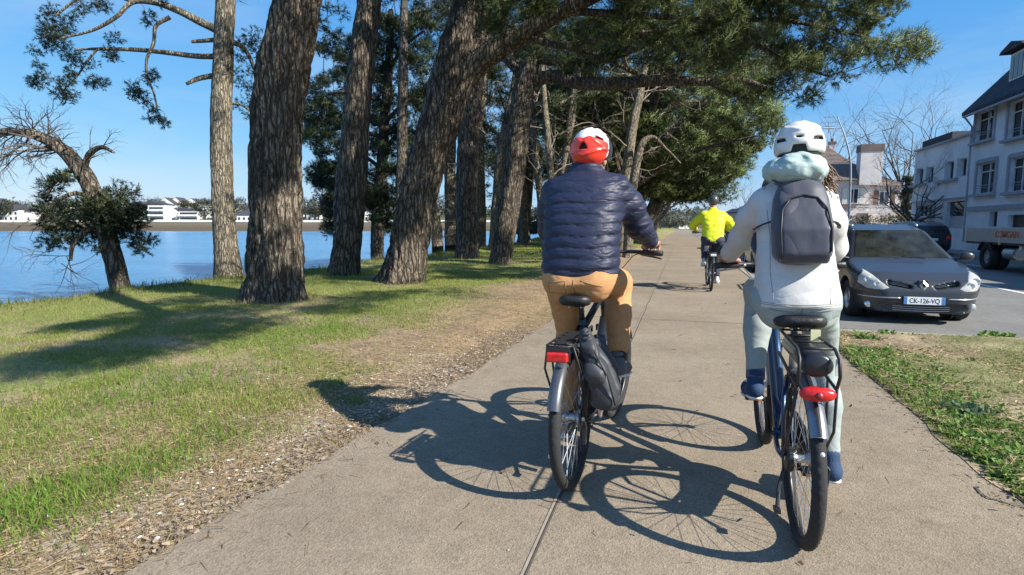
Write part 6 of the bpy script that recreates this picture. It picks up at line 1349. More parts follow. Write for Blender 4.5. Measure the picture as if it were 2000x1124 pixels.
    for sx, a in ((1,crank),(-1,crank+math.pi)):
        e = BB+np.array([sx*.075, .17*math.sin(a), .17*math.cos(a)]); c.tube([BB+[sx*.062,0,0], e], [.013,.010], 8); pe.append((sx, e))
    c.cyl(BB-[.075,0,0],BB+[.075,0,0],.010,8); c.build('crankset', m_black if kind == 1 else m_alu, t, True)
    for sx, e in pe:
        q = MB(); q.box(e+[sx*.05,0,0], (.045,.045,.010), bev=.004); po = q.build('pedal', m_black, t)
        for sy in (-1,1): r_ = MB(); r_.box(e+[sx*.05,sy*.0465,0], (.03,.002,.006)); r_.build('pedal_reflector', m_orange, po)
    if kind == 0: q = sdf_obj('motor', lambda P: smax(np.hypot(P[:,1]-.47,P[:,2]-.30)-.085, np.abs(P[:,0])-.04, .02), (-.1,.3,.15), (.1,.62,.45), .01, m_black, t, 2)
    if kind == 1: q = sdf_obj('chain_case', lambda P: smax(np.minimum(np.hypot(P[:,1]-.46,P[:,2]-.285)-.10, rcone(P[:,[0,1,2]]*[0,1,1],(0,.46,.30),(0,0,.345),.10,.05)), np.abs(P[:,0]-.055)-.012, .01), (.0,-.1,.1), (.12,.62,.5), .008, m_black, t, 2)
    ch = MB()
    for dz, r1 in ((1,.088),(-1,.088)): ch.tube([BB+[.049,0,dz*r1],(.049,.05,WR+dz*.034-.005)], .004, 5)
    ch.lathe([(.018,.045),(.038,.046),(.038,.052),(.018,.053)], 24, 'x', (0,0,WR), True)
    if kind != 1: ch.box((.052,.03,WR-.085),(.008,.018,.055)); ch.tube([(.055,0,WR-.01),(.062,.02,WR-.05),(.055,.03,WR-.12)], .008, 6)
    else: ch.tube([(.075,0,WR),(.10,-.02,WR-.03),(.095,-.015,WR-.10),(.075,.03,WR-.13)], .004, 6); ch.lathe([(.001,-.062),(.05,-.06),(.055,-.05),(.055,-.036)], 24, 'x', (0,0,WR))
    ch.build('chain', m_black, t)
    q = MB(); q.tube([(-.06,.30 if kind != 1 else .02,.29),(-.085,.10 if kind != 1 else -.02,.22),(-.095,-.02 if kind != 1 else -.07,.16)], [.008,.008,.009], 8); q.box((-.098,-.04 if kind != 1 else -.08,.155),(.012,.022,.008)); q.build('kickstand', m_alu if kind == 0 else m_black, t)
    # stem, bar, grips, levers, display
    bx, by, bz = bar; top = HT+hd*(bz-HT[2]-.03)/hd[2]; hb = MB(); hb.cyl(HT, top, .0165, 10)
    mid = rot((0,top[1]+.045,bz-.005)); hb.cyl(top, mid, .016, 10)
    P_ = [(-bx-.06,by-.045,bz),(-bx+.05,by,bz+.002),(-.12,by+.06,bz+.0),(0,top[1]+.045,bz-.005),(.12,by+.06,bz),(bx-.05,by,bz+.002),(bx+.06,by-.045,bz)]
    hb.tube([rot(p_) for p_ in smooth_path(P_, [1]*7, .03)[0]], .0115, 10); ho = hb.build('handlebar', m_black, t, True)
    for sx in (-1,1):
        g = MB(); g.cyl(rot((sx*(bx-.055),by+.0,bz)), rot((sx*(bx+.065),by-.047,bz)), .0165, 14); g.build('grip', m_saddle, ho, True)
        g = MB(); g.tube([rot((sx*(bx-.09),by+.02,bz)), rot((sx*(bx-.07),by+.055,bz-.015)), rot((sx*(bx+.02),by+.035,bz-.03)), rot((sx*(bx+.05),by+.015,bz-.035))], [.010,.008,.0055,.005], 7); g.build('brake_lever', m_alu if kind == 1 else m_black, ho, True)
    g = MB(); g.box(rot((0,top[1]+.06,bz+.03)), (.035,.008,.028), bev=.006); g.build('display', m_black, ho)
    cb_ = MB()
    for sx in (-1,1): cb_.tube([rot((sx*(bx-.09),by+.03,bz-.01)), rot((sx*.14,by+.17,bz-.03)), rot((sx*.04,by+.14,bz-.16)), HBt+[sx*.02,.02,.03]], .0028, 6)
    cb_.build('cables', m_black, t)
    l = MB(); l.lathe([(.001,.045),(.022,.04),(.026,.02),(.024,-.02),(.001,-.03)], 16, 'y', rot((0,top[1]+.085,bz-.10))); l.build('headlight', m_black, t, True)
    return t
# ------------------------------------------------------------------ riders, in the frame of the bicycle they sit on
def knee(hip, ank, l1, l2, side):
    hip = np.asarray(hip, float); ank = np.asarray(ank, float); d = ank-hip; D = min(np.linalg.norm(d), (l1+l2)*.995); u = d/np.linalg.norm(d)
    a = (l1*l1-l2*l2+D*D)/(2*D); h = math.sqrt(max(l1*l1-a*a, 0)); f = np.array([side*.03,1,.25]); f -= u*(f@u); f /= np.linalg.norm(f); return hip+u*a+f*h
def wr(P, s, f, amp): return amp*(fbm(P*np.asarray(f), s, 3)-.5)
def person(label, loc, rz, lean, q, h=.0065, s=1.0):
    t = thing('person', label, 'person', loc, rz, 'cyclists on the path'); t.rotation_euler = (0,lean,rz); t.scale = (s,)*3
    hz, hx = q['hip_z'], q.get('hx',.09); hip = {k: np.array([k*hx,.215,hz]) for k in (-1,1)}
    kn = {k: knee(hip[k], q['ank'][k], .44, .43, k*q.get('ks',{}).get(k,1)) for k in (-1,1)}; an = {k: np.array(q['ank'][k]) for k in (-1,1)}
    sh = {k: np.array([k*q['shx'],q['shy'],q['shz']]) for k in (-1,1)}; el = {k: np.array(q['elb'][k]) for k in (-1,1)}; gr = {k: np.array(q['hand'][k]) for k in (-1,1)}
    wri = {k: gr[k]+np.array([0,-.080,.038]) for k in (-1,1)}
    hc = np.array(q['head']); nb = np.array([0,q['shy']+.02,q['shz']+.05]); Rh = rotm(RAD(q.get('pitch',-8)),0,RAD(q.get('turn',0)))
    loh = lambda p: hc+Rh@np.asarray(p, float)
    foot = {k: (an[k]+[k*.005,-.055,-.075], an[k]+[k*.012,.075,-.085+q['toe'][k]*-.5], an[k]+[k*.02,.16,-.09-q['toe'][k]]) for k in (-1,1)}
    def bodyf(P):
        f = ell(P, (0,.225,hz+.01), (.115,.085,.10)); tor = smin(rcone(P,(0,.245,hz+.08),(0,q['shy']-.01,q['shz']-.12),.085,.09), ell(P,(0,q['shy']-.0,q['shz']-.07),(.125,.065,.085)), .06); f = smin(f, tor, .06)
        f = smin(f, rcone(P, nb-[0,.02,.02], hc-[0,.01,.06], .056, .052), .04)
        H = smin(ell(P, loh((0,-.012,.03)), (.073,.092,.092), Rh), ell(P, loh((0,.025,-.055)), (.055,.062,.072), Rh), .05)
        H = smin(H, rcone(P, loh((0,.093,.0)), loh((0,.108,-.032)), .008, .014), .02)
        for k in (-1,1):
            H = smin(H, ell(P, loh((k*.074,-.008,-.015)), (.010,.020,.032), Rh), .012); H = smax(H, -ell(P, loh((k*.031,.094,.008)), (.016,.014,.010), Rh), .012); H = smin(H, ell(P, loh((k*.031,.080,.008)), (.011,.011,.011), Rh), .003)
        H = smin(H, rcone(P, loh((-.02,.083,-.062)), loh((.02,.083,-.062)), .007, .007), .008); f = smin(f, H, .03)
        for k in (-1,1):
            f = smin(f, chain(P, [sh[k]-[k*.02,0,.01],el[k],wri[k]], [.044,.036,.026]), .03); g = gr[k]
            pal = ell(P, g+[0,-.038,.022], (.043,.048,.017)); pal = smin(pal, rcone(P, wri[k], g+[0,-.05,.022], .026, .024), .03)
            for i, (dx, ln) in enumerate(((-.033,.92),(-.011,1.04),(.011,1.0),(.033,.82))):
                pal = smin(pal, chain(P, [g+[dx,-.01,.030], g+[dx*1.05,.026*ln,.026], g+[dx*1.05,.035*ln,-.004], g+[dx,.016,-.025*ln]], [.0098,.0092,.0085,.0072], .006), .008)
            pal = smin(pal, chain(P, [g+[-k*.036,-.045,.012], g+[-k*.055,-.012,.004], g+[-k*.050,.018,-.016]], [.013,.0105,.0085], .01), .012); f = smin(f, pal, .015)
            f = smin(f, chain(P, [hip[k],kn[k],an[k]], [.068,.048,.034]), .04); f = smin(f, chain(P, foot[k], [.03,.03,.022]), .03)
        return f
    allp = np.array([p for k in (-1,1) for p in (sh[k],el[k],gr[k],an[k],kn[k],hip[k],*foot[k])]+[hc]); lo = allp.min(0)-[.22,.25,.12]; hi = allp.max(0)+[.22,.16,.22]
    sdf_obj('body', bodyf, lo, hi, h, m_skin, t, 1)
    # trousers
    tr = q['tr']
    def trf(P):
        f = sections(P, [hz-.10,hz-.04,hz+.0,hz+.035], [0]*4, [.22,.21,.22,.23], [.12,tr['w'],tr['w']*.97,tr['w']*.9], [.10,.14,.135,.115], 2.3)
        for k in (-1,1):
            f = smin(f, ell(P, hip[k]+[k*.0,-.038,-.035], (tr['r0']*.80,.088,.105)), .05)
            d = an[k]-kn[k]; e = an[k]-d/np.linalg.norm(d)*tr.get('cut',.02); f = smin(f, chain(P, [hip[k]+[k*.008,0,-.01],kn[k],(kn[k]+e)/2+[0,-.012,0],e], [tr['r0'],tr['r1'],tr['r2'],tr['r3']], .04), .045)
        f = np.maximum(f, -rcone(P, (0,.22,hz-.10), (0,.45,hz-.14), .028, .03))
        return f-wr(P, 201, (14,14,30), .010)
    sdf_obj('trousers', trf, lo, hi, max(h,.007), tr['m'], t, 2)
    if tr.get('pocket'):
        for k in (-1,1):
            pk = MB(); pk.tube([(k*.03,.062,hz+.035),(k*.075,.056,hz+.045),(k*.13,.085,hz+.04)], .0035, 6); pk.build('pocket_seam', tr['m'], t)
    # jacket
    J = q['jk']
    def axis_t(P, k):
        a, b = sh[k], el[k]; c = wri[k]; d1 = b-a; d2 = c-b; l1, l2 = np.linalg.norm(d1), np.linalg.norm(d2)
        t1 = ((P-a)@d1)/l1; t2 = l1+((P-b)@d2)/l2; return np.where(t1 < l1, t1, t2)
    def jkf(P):
        tor = sections(P, J['zs'], [0]*len(J['zs']), J['cy'], J['ax'], J['by'], J.get('e',2.5))
        if J.get('puff'): tor = tor-J['puff']*(np.abs(np.sin(np.pi*(P[:,2]-.35*P[:,1]*0+.006*np.sin(P[:,0]*22))/J['pitch']))**.42-.65)
        f = tor
        for k in (-1,1):
            e = wri[k]+(el[k]-wri[k])*.10; sl_ = chain(P, [sh[k]-[k*.02,0,.01],sh[k]+(el[k]-sh[k])*.5,el[k],e], J['sl'], .05)
            if J.get('puff'): sl_ = sl_-J['puff']*.7*(np.abs(np.sin(np.pi*axis_t(P,k)/(J['pitch']*1.15)))**.6-.6)
            f = smin(f, sl_, J.get('k',.05))
        n = wr(P, 211, J.get('wf',(9,9,22)), J.get('wa',.012))
        return np.maximum(f-n, J['zs'][0]+.005+J.get('hemtilt',0)*(P[:,1]-.2)-P[:,2])
    lj = np.array([lo[0]-.05,lo[1],J['zs'][0]-.05]); sdf_obj('jacket', jkf, lj, hi+[.05,0,0], max(h,.0065), J['m'], t, 1)
    for k in (-1,1):
        cf = MB(); e = wri[k]+(el[k]-wri[k])*.08; d = el[k]-e; d /= np.linalg.norm(d); cf.tube([e-d*.004, e+d*.022], [J['sl'][-1]+.002]*2, 16); cf.build('cuff', J.get('mc',J['m']), t, True)
    # shoes and socks
    for k in (-1,1):
        m_ = q['shoe']; a = foot[k]
        so = sdf_obj('shoe', lambda P: smin(chain(P, a, [.036,.040,.032], .03), rcone(P, a[0]+[0,.025,.01], an[k]+[0,-.01,-.005], .034, .04), .03), np.min(a,0)-[.08,.08,.06], np.max(np.vstack([a,[an[k]]]),0)+.09, .007, m_, t, 2)
        sl_ = MB(); zb = lambda p, r: p-[0,0,r-.004]
        sl_.tube([zb(a[0]-[0,.02,0],.036), zb(a[0],.037), zb((a[0]+a[1])/2,.038), zb(a[1],.040), zb(a[2],.034), zb(a[2]+[0,.022,0],.028)], [.022,.036,.036,.043,.034,.014], 12, sx=1, up=(0,0,1)); V = sl_.V[0]
        c_ = V.reshape(6,12,3).mean(1); V2 = V.reshape(6,12,3); V2[...,2] = c_[:,None,2]+(V2[...,2]-c_[:,None,2])*.30; sl_.V[0] = V2.reshape(-1,3); sl_.build('sole', q['sole'], so, True)
        la = MB()
        for j in range(3): yy = a[0]+(a[1]-a[0])*(.45+.2*j); la.tube([yy+[-.03,0,.035],yy+[0,.01,.05],yy+[.03,0,.035]], .0035, 5)
        la.build('lace', q['sole'], so)
        d = an[k]-kn[k]; d /= np.linalg.norm(d); sk = MB(); sk.tube([an[k]-d*(tr.get('cut',.02)+.06), an[k]+d*.03], [.044,.043], 16); sk.build('sock', q['sock'], t, True)
    # hair
    if q.get('hair'): q['hair'](t, loh, Rh, hc)
    q['helmet'](t, loh, Rh, hc)
    return t, dict(sh=sh, el=el, wri=wri, hc=hc, loh=loh, Rh=Rh, jkf=jkf, trf=trf)
def seam(f, pts, m, par, r=.0022, name='seam', y0=-.06, y1=.36, off=.0006):
    """a stitched line laid on the back of a garment: pts are (x, z)"""
    o = []
    for a, b in zip(pts[:-1], pts[1:]):
        for t in np.linspace(0, 1, max(2, int(math.hypot(b[0]-a[0], b[1]-a[1])/.012)))[:-1]: o.append((a[0]+(b[0]-a[0])*t, a[1]+(b[1]-a[1])*t))
    o.append(pts[-1]); ys = np.linspace(y0, y1, 260); P3 = []
    for x, z in o:
        v = f(np.stack([ys*0+x, ys, ys*0+z], -1)); i = int(np.argmax(v < 0))
        if v[i] < 0: P3.append((x, ys[i]-off, z))
    if len(P3) > 3: b = MB(); b.tube(P3, r, 6); b.build(name, m, par, True)
m_hair_dk = mat('dark_hair', (.03,.022,.018), .6, bump=.6, bscale=120); m_hair_br = mat('brown_hair', (.20,.12,.07), .55, bump=.6, bscale=120, var=.3, vscale=60)
m_foam = mat('helmet_foam', (.02,.02,.022), .8)
def short_hair(t, loh, Rh, hc): sdf_obj('hair', lambda P: np.maximum(ell(P, loh((0,-.016,.028)), (.080,.098,.098), Rh), ((P-hc)@Rh)[:,1]-.045+.4*np.maximum(0,-((P-hc)@Rh)[:,2]-.0)), hc-.16, hc+.16, .008, m_hair_dk, t, 1)
HR = (.105,.132,.118)
def helmet_fields(loh, Rh, z0=-.012, sl=.198):
    L_ = lambda P: (P-loh((0,0,0)))@Rh
    def outer(P): q = L_(P); f = ell(P, loh((0,-.012,.045)), HR, Rh); return smax(f, -(q[:,2]-z0+sl*np.maximum(0,-q[:,1])-.10*np.maximum(0,q[:,1])), .02)
    return L_, outer
def white_helmet(t, loh, Rh, hc):
    L_, outer = helmet_fields(loh, Rh, .010, .07)
    def f(P):
        q = L_(P); r = outer(P); r = np.maximum(r, -(ell(P, loh((0,-.012,.03)), (.088,.113,.10), Rh))); bk = q[:,1]+.02
        for s in (-1,1):
            r = smax(r, -np.maximum(poly2(s*q[:,0], q[:,2], [(.050,.050),(.092,.060),(.088,.079),(.056,.070)]), bk), .004); r = smax(r, -ell(P, loh((s*.040,-.01,.165)), (.009,.075,.026), Rh), .006); r = smax(r, -ell(P, loh((s*.076,.01,.138)), (.010,.06,.024), Rh), .006)
        r = smax(r, -np.maximum(np.hypot(q[:,0]/2.4, q[:,2]-.066)-.0062, bk), .003); r = smax(r, -np.maximum(poly2(q[:,0], q[:,2], [(-.040,-.03),(.040,-.03),(.024,.034),(-.024,.034)]), bk), .004); r = smax(r, -ell(P, loh((0,-.02,.172)), (.009,.08,.026), Rh), .006)
        rid = (.006*np.exp(-((q[:,2]-.098-.35*np.abs(q[:,0]))/.008)**2)+.004*np.exp(-((np.abs(q[:,0])-.045-.2*(q[:,2]-.05))/.007)**2)*(q[:,2]>.1))*(q[:,1] < -.02); return r-rid
    ho = sdf_obj('helmet', f, hc-[.17,.2,.14], hc+[.17,.2,.22], .005, mat('white_helmet',(.66,.65,.61),.38,coat=.2), t, 1)
    sdf_obj('helmet_liner', lambda P: ell(P, loh((0,-.012,.034)), (.092,.118,.103), Rh), hc-[.17,.2,.14], hc+[.17,.2,.22], .01, m_foam, ho, 1)
    sdf_obj('helmet_band', lambda P: np.maximum(np.maximum(ell(P, loh((0,-.02,.0)), (.094,.125,.115), Rh), -ell(P, loh((0,-.02,.0)), (.086,.116,.2), Rh)), np.maximum(np.abs(L_(P)[:,2]+.018+.30*np.abs(L_(P)[:,0]))-.012, L_(P)[:,1]+.02)), hc-[.17,.2,.2], hc+[.17,.2,.22], .005, mat('pale_strap',(.60,.66,.63),.5), ho, 1)
    for s in (-1,1): b = MB(); b.tube([loh((s*.083,.01,-.01)), loh((s*.075,.03,-.07)), loh((s*.03,.05,-.125)), loh((0,.055,-.13))], .005, 6); b.build('chin_strap', m_black, ho)
m_shell_bk = mat('black_shell',(.02,.02,.025),.3,coat=.4)
def red_helmet(t, loh, Rh, hc):
    L_, outer = helmet_fields(loh, Rh)
    tri = [(-.009,.056),(.009,.056),(.024,.022),(-.024,.022)]
    def vents(P, r):
        q = L_(P); bk = q[:,1]+.02
        for s in (-1,1):
            r = smax(r, -ell(P, loh((s*.026,-.05,.160)), (.0085,.065,.028), Rh@rotm(0,0,s*.1)), .005); r = smax(r, -ell(P, loh((s*.062,-.03,.140)), (.009,.065,.026), Rh), .005); r = smax(r, -np.maximum(poly2(s*q[:,0], q[:,2], [(.045,.088),(.085,.070),(.088,.080),(.052,.100)]), bk), .003)
        r = smax(r, -np.maximum(poly2(q[:,0], q[:,2], tri), bk), .003); return r
    base = lambda P: np.maximum(vents(P, outer(P)), -ell(P, loh((0,-.012,.03)), (.088,.113,.10), Rh))
    ho = sdf_obj('helmet', lambda P: base(P), hc-[.17,.2,.14], hc+[.17,.2,.22], .005, mat('white_shell',(.76,.75,.73),.3,coat=.3), t, 1)
    sdf_obj('helmet_liner', lambda P: ell(P, loh((0,-.012,.034)), (.092,.118,.103), Rh), hc-[.17,.2,.14], hc+[.17,.2,.22], .01, m_foam, ho, 1)
    def red(P):
        q = L_(P); low = ell(P, loh((0,-.03,.005)), (.091,.113,.075), Rh); r = smin(base(P)-.006, np.maximum(low, np.abs(q[:,2]+.030)-.035), .010); bk = q[:,1]+.02
        r = r-.006*np.exp(-((q[:,2]+.012-.35*np.abs(q[:,0]))/.007)**2)*(q[:,1] < -.05)-.005*np.exp(-((q[:,2]-.085+.9*np.abs(np.abs(q[:,0])-.04))/.010)**2)*(q[:,1] < -.05)
        r = smax(r, -np.maximum(poly2(q[:,0], q[:,2], tri), bk), .003)
        return np.maximum(r, np.maximum(q[:,1]+.045, q[:,2]-.092+.35*np.abs(np.abs(q[:,0])-.03)))
    sdf_obj('helmet_back', red, hc-[.17,.2,.14], hc+[.17,.2,.22], .005, mat('red_shell',(.72,.045,.022),.3,coat=.4), ho, 1)
    for s in (-1,1): sdf_obj('helmet_side', lambda P: np.maximum(base(P)-.004, np.maximum(L_(P)[:,2]-.115, np.maximum(-L_(P)[:,1]-.03, .058-s*L_(P)[:,0]))), hc-[.17,.2,.14], hc+[.17,.2,.22], .005, m_shell_bk, ho, 1)
    for s in (-1,1): b = MB(); b.tube([loh((s*.083,.01,-.01)), loh((s*.075,.03,-.07)), loh((s*.03,.05,-.125)), loh((0,.055,-.13))], .005, 6); b.build('chin_strap', m_black, ho)
def dark_helmet(t, loh, Rh, hc):
    L_, outer = helmet_fields(loh, Rh)
    def f(P):
        r = outer(P)
        for s in (-1,0,1): r = smax(r, -ell(P, loh((s*.045,-.04,.16)), (.010,.08,.03), Rh), .006)
        return r
    ho = sdf_obj('helmet', f, hc-[.17,.2,.14], hc+[.17,.2,.22], .009, mat('grey_helmet',(.055,.06,.065),.35,coat=.3), t, 1)
# rider in the navy quilted jacket
LB = (-.485,2.67,.012); LRZ, LLN = RAD(-3.5), RAD(-1.9)
bike('dark e-bike with a grey mudguard and red rack light, under the navy-jacketed rider', LB, LRZ, LLN, 0, steer=RAD(-7), crank=RAD(14), seat_z=.93, bar=(.30,.80,1.13))
zs = np.array([1.025,1.08,1.16,1.30,1.43,1.505,1.55,1.595,1.635])
q1 = dict(hip_z=1.035, ank={1:(.155,.44,.575),-1:(-.12,.36,.235)}, toe={1:.02,-1:-.02}, shx=.185, shy=.385, shz=1.485, elb={1:(.262,.53,1.275),-1:(-.25,.54,1.275)}, hand={1:(.305,.79,1.15),-1:(-.305,.79,1.15)}, head=(.025,.45,1.650), pitch=-6, turn=-8,
  tr=dict(m=mat('tan_trousers',(.48,.245,.10),.85,var=.07,vscale=30,bump=.12,bscale=300,crease=(7,.012,(1,1,1.6))), w=.170, r0=.096, r1=.074, r2=.070, r3=.062, cut=.05),
  jk=dict(m=mat('navy_quilted_nylon',(.018,.023,.050),.52,spec=.38,var=.10,vscale=20,bump=.06,bscale=90,crease=(11,.012,(.8,.8,2.6))), zs=zs, cy=np.array([.235,.235,.25,.29,.34,.37,.39,.405,.41]), ax=np.array([.196,.200,.196,.202,.204,.190,.142,.083,.072]), by=np.array([.150,.155,.150,.152,.140,.122,.098,.080,.072]), sl=[.078,.072,.062,.047], puff=.012, pitch=.056, wa=.010, k=.05, wf=(12,12,26)),
  shoe=mat('grey_shoe',(.10,.10,.105),.7,bump=.2), sole=mat('white_sole',(.75,.74,.70),.6), sock=mat('navy_sock',(.02,.02,.03),.9), hair=short_hair, helmet=red_helmet)
T1, d1 = person('person in a navy quilted jacket, tan trousers and red-backed helmet, cycling on the left', LB, LRZ, LLN, q1)
ms_ = mat('tan_stitching', (.30,.15,.065), .9)
for pts in ([(0,1.02),(0,.93)], [(-.13,1.005),(-.04,1.015)], [(-.13,1.005),(-.135,.955),(-.045,.95),(-.04,1.015)], [(.035,1.015),(.14,.985)]): seam(d1['trf'], pts, ms_, T1, .0026)
# rider in the white jacket
RB = (.498,2.45,.012)
bike('blue step-through e-bike with a rack battery and oval red lamp, under the white-jacketed rider', RB, 0, RAD(-1.4), 1, crank=RAD(190), seat_z=.91, bar=(.242,.75,1.085), wb_=1.12)
zs = np.array([.932,.995,1.09,1.21,1.34,1.415,1.455,1.49,1.52])
m_wj = mat('white_softshell', (.55,.54,.52), .78, var=.04, vscale=14, bump=.08, bscale=60, crease=(3.2,.018,(1,1,1.7)))
q2 = dict(hx=.075, ks={1:7,-1:1}, hip_z=.985, ank={1:(.19,.38,.235),-1:(-.125,.46,.58)}, toe={1:-.02,-1:.03}, shx=.138, shy=.345, shz=1.405, elb={1:(.195,.48,1.185),-1:(-.188,.53,1.235)}, hand={1:(.242,.745,1.105),-1:(-.242,.745,1.105)}, head=(.03,.40,1.588), pitch=-7, turn=-10,
  tr=dict(m=mat('pale_sage_trousers',(.30,.345,.335),.8,var=.06,vscale=30,bump=.12,bscale=200,crease=(8,.010,(1,1,1.7))), w=.156, r0=.088, r1=.062, r2=.058, r3=.045, cut=.025),
  jk=dict(m=m_wj, zs=zs, cy=np.array([.222,.225,.242,.275,.315,.335,.35,.36,.365]), ax=np.array([.174,.169,.158,.150,.154,.145,.118,.085,.075]), by=np.array([.170,.160,.142,.130,.120,.108,.09,.08,.07]), sl=[.064,.058,.053,.045], wa=.010, k=.035, wf=(10,10,14), hemtilt=-.10),
  shoe=mat('blue_canvas_shoe',(.013,.042,.105),.8,bump=.25,bscale=150), sole=mat('white_rubber_sole',(.78,.78,.76),.6), sock=mat('blue_sock',(.10,.12,.22),.9), helmet=white_helmet)
def long_hair(t, loh, Rh, hc):
    r = np.random.default_rng(77); bb = {1: MB(), -1: MB()}
    sdf_obj('hair', lambda P: np.maximum(ell(P, loh((0,-.016,.0)), (.083,.102,.12), Rh), ((P-hc)@Rh)[:,1]-.03), hc-.16, hc+.16, .008, m_hair_br, t, 1)
    for i in range(120):
        s = 1 if i % 5 else -1; a = loh((s*r.uniform(.05,.085),r.uniform(-.07,.02),r.uniform(-.07,-.02))); c = a+np.array([s*r.uniform(.0,.05),-r.uniform(0,.05),-r.uniform(.03,.07)]); e = c+np.array([s*r.uniform(-.01,.05),r.uniform(-.05,.02),-r.uniform(.03,.09)])
        bb[s].tube(smooth_path([a,c,e],[1,1,1],.02)[0], [.003,.0028,.0022,.0015,.001][:1]*1 if False else .0026, 4)
    for b in bb.values(): b.build('hair_strands', m_hair_br, t, True)
q2['hair'] = long_hair
T2, d2 = person('person in a white jacket and white helmet with a dark backpack, cycling on the right', RB, 0, RAD(-1.4), q2)
ms_ = mat('grey_stitching', (.26,.26,.25), .9)
for pts in ([(-.165,.972),(-.08,.968),(0,.966),(.08,.968),(.165,.972)], [(-.165,.964),(0,.958),(.165,.964)], [(-.105,.97),(-.115,1.10),(-.11,1.24),(-.12,1.36)], [(.105,.97),(.115,1.10),(.11,1.24),(.12,1.36)]): seam(d2['jkf'], pts, ms_, T2, .0018)
ms_ = mat('sage_stitching', (.17,.20,.195), .9)
for pts in ([(0,.96),(0,.89)], [(-.12,.945),(-.03,.935)], [(.12,.945),(.03,.935)]): seam(d2['trf'], pts, ms_, T2, .0022)
def hoodf(P):
    c = np.array([0,.345,1.517]); q = P-c; a = np.arctan2(q[:,0], -q[:,1]); R_ = .094+.012*np.cos(a*2); zc = .005+.012*np.cos(a)
    d = np.hypot((np.hypot(q[:,0]*.92, q[:,1])-R_)/1.0, (q[:,2]-zc)/1.25)-(.034+.012*np.cos(a)); d = smin(d, ell(P, (-.01,.225,1.522), (.098,.052,.040)), .04)
    return d-.005*np.abs(np.sin(a*5.5+P[:,2]*22))-wr(P, 221, (22,22,30), .020)
sdf_obj('hood', hoodf, (-.25,.08,1.33), (.25,.58,1.65), .006, mat('mint_hood',(.36,.46,.43),.7,bump=.08,bscale=70,crease=(12,.022,(1,1,1.4))), T2, 2)
# backpack
BP = thing('backpack', 'small dark navy backpack worn by the white-jacketed rider', 'backpack', tuple(np.array(RB)+[0,0,.075]), 0); BP.rotation_euler = (0,RAD(-1.4),0)
m_bp = mat('navy_backpack_nylon', (.045,.048,.068), .55, var=.12, vscale=18, bump=.06, bscale=160, sheen=.2, crease=(4,.016,(1.4,1,.7)))
def bpf(P):
    z = P[:,2]; hw = np.interp(z, [1.045,1.09,1.2,1.32,1.395,1.42], [.085,.106,.113,.106,.085,.062]); yb = np.interp(z, [1.045,1.2,1.42], [.125,.155,.23]); th = np.interp(z, [1.045,1.10,1.2,1.32,1.42], [.055,.085,.088,.062,.035])
    f = smax(smax(np.abs(P[:,0])-hw, np.abs(P[:,1]-(yb-th*.15))-th, .07), np.abs(z-1.232)-.185, .06); return f-wr(P, 231, (10,10,5), .020)
sdf_obj('bag', bpf, (-.2,-.02,1.0), (.2,.4,1.47), .006, m_bp, BP, 2)
def pkf(P): return np.maximum(bpf(P)-.014+.0*P[:,0], np.maximum(poly2(P[:,0], P[:,2], [(-.088,1.06),(.088,1.06),(.092,1.2),(.082,1.28),(.05,1.325),(0,1.338),(-.05,1.325),(-.082,1.28),(-.092,1.2)]), P[:,1]-.13))
sdf_obj('front_pocket', pkf, (-.2,-.02,1.0), (.2,.2,1.47), .006, m_bp, BP, 2)
V, Q = surf(lambda P: bpf(P)-.016, (-.2,-.02,1.0), (.2,.4,1.47), .01); V = V[V[:,1] < .2]
ring = [(-.088,1.08),(-.092,1.2),(-.082,1.28),(-.05,1.325),(0,1.338),(.05,1.325),(.082,1.28),(.092,1.2),(.088,1.08)]; pp = []
for a, c in zip(ring[:-1], ring[1:]):
    for tt in np.linspace(0,1,5)[:-1]: x, z = a[0]+(c[0]-a[0])*tt, a[1]+(c[1]-a[1])*tt; i = np.argmin((V[:,0]-x)**2+(V[:,2]-z)**2+.02*V[:,1]); pp.append((x, V[i,1]+.002, z))
z_ = MB(); z_.tube(pp, .0042, 6); z_.build('zip', m_black, BP, True)
for s in (-1,1):
    st_ = MB(); st_.tube(smooth_path([(s*.065,.215,1.385),(s*.085,.27,1.415),(s*.10,.345,1.42),(s*.105,.44,1.36),(s*.115,.44,1.24),(s*.15,.36,1.12),(s*.10,.20,1.06)], [1]*7, .03)[0], .007, 8, sx=3.0); st_.build('shoulder_strap', m_bp, BP, True)
    st_ = MB(); st_.tube(smooth_path([(s*.105,.17,1.235),(s*.145,.20,1.22),(s*.168,.27,1.20)], [1]*3, .03)[0], .004, 6, sx=2.2); st_.build('side_strap', m_black, BP, True)
lp = MB(); lp.tube([(-.03,.20,1.415),(-.025,.19,1.45),(.025,.19,1.45),(.03,.20,1.415)], .006, 6); lp.build('haul_loop', m_black, BP, True)
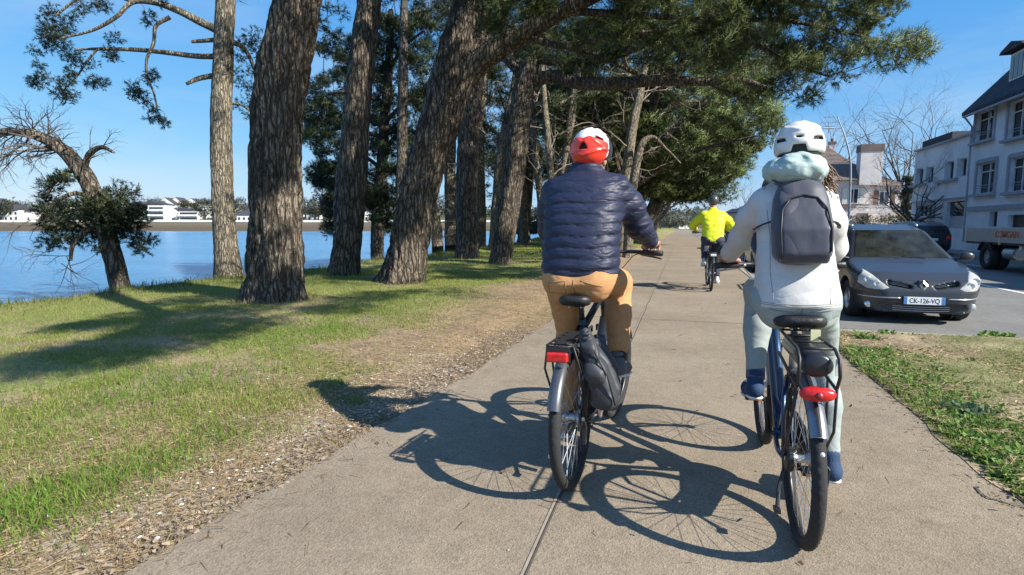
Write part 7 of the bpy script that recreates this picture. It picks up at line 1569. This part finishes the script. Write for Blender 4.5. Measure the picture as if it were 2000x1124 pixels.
# pannier on the left rider's rack
PN_ = thing('pannier', "slack black pannier bag hanging on the right side of the dark e-bike's rack", 'bag', LB, LRZ); PN_.rotation_euler = (0,LLN,LRZ)
m_pan = mat('pannier_cloth', (.035,.038,.045), .55, var=.15, vscale=14, bump=.1, bscale=120, crease=(5,.03,(1.2,1.2,.5)))
def panf(P):
    z = P[:,2]; x0 = np.interp(z, [.40,.5,.62,.77], [.160,.170,.145,.10]); th = np.interp(z, [.38,.45,.6,.77], [.040,.062,.052,.022]); hl = np.interp(z, [.38,.44,.6,.77], [.12,.155,.165,.13]); yc = -.01+.10*(.77-z)
    f = smax(smax(np.abs(P[:,0]-x0)-th, np.abs(P[:,1]-yc)-hl, .035), np.abs(z-.575+.25*(P[:,1]-.05))-.195, .035); an = (P[:,1]-yc)/(.82-z+.05); n = (1-np.abs(np.sin(an*9+1.5*fbm(P*5, 241, 2))))**3*.022+(1-np.abs(np.sin((P[:,1]*7-z*15)+2*fbm(P*5, 243, 2))))**4*.014; return f+n-wr(P, 242, (8,8,8), .040)
sdf_obj('bag', panf, (.02,-.25,.32), (.34,.28,.86), .006, m_pan, PN_, 1)
b = MB(); b.tube([(.085,-.10,.765),(.10,-.05,.80),(.10,.03,.80),(.085,.09,.765)], .006, 6); b.tube([(.06,-.08,.755),(.10,-.08,.74)], .006, 6); b.tube([(.06,.07,.755),(.10,.07,.74)], .006, 6); b.tube([(.145,-.15,.72),(.205,-.14,.60),(.235,-.12,.46)], .004, 6); b.build('strap', m_black, PN_, True)
# rider in the yellow jacket, farther on
YB = (.56,11.74,.012)
bike('dark trekking bike with a round white rear reflector, under the yellow-jacketed rider', YB, RAD(1), RAD(.5), 2, crank=RAD(196), seat_z=.93, bar=(.30,.80,1.12), s=1.03, steer=RAD(3))
zs = np.array([.93,1.0,1.12,1.28,1.40,1.47,1.515,1.555,1.60])
q3 = dict(hip_z=1.0, ank={1:(.125,.37,.235),-1:(-.125,.46,.58)}, toe={1:-.02,-1:.03}, shx=.19, shy=.375, shz=1.46, elb={1:(.37,.50,1.24),-1:(-.37,.50,1.24)}, hand={1:(.305,.79,1.14),-1:(-.305,.79,1.14)}, head=(0,.46,1.69), pitch=-8,
  tr=dict(m=mat('dark_jeans',(.035,.045,.075),.85), w=.19, r0=.115, r1=.075, r2=.066, r3=.058, cut=.05),
  jk=dict(m=mat('hi_vis_yellow',(.66,.70,.015),.6,crease=(6,.015,(1,1,1.5))), zs=zs, cy=np.array([.225,.225,.25,.29,.335,.36,.38,.395,.40]), ax=np.array([.20,.205,.205,.214,.216,.20,.15,.085,.072]), by=np.array([.155,.155,.152,.152,.14,.122,.098,.08,.072]), sl=[.084,.08,.07,.050], wa=.020, wf=(10,10,18)),
  shoe=mat('white_trainer',(.72,.70,.68),.7), sole=mat('grey_sole',(.5,.5,.5),.7), sock=mat('black_sock',(.02,.02,.02),.9), hair=short_hair, helmet=dark_helmet)
person('person in a bright yellow jacket and dark helmet, cycling ahead on the path', YB, RAD(1), RAD(.5), q3, h=.011, s=1.03)
SB = thing('pannier', "small dark round bag hanging on the right side of the yellow-jacketed rider's bike", 'bag', YB, RAD(1))
sdf_obj('bag', lambda P: smax(ell(P,(.22,.05,.83),(.13,.15,.12)), np.abs(P[:,0]-.2)-.10,.04)-wr(P,251,(9,9,9),.02), (.0,-.2,.6), (.4,.3,1.0), .014, m_pan, SB, 2)
b = MB(); b.tube([(.08,-.05,.78),(.14,-.05,.92),(.2,.05,.95)], .01, 6); b.build('strap', m_black, SB)
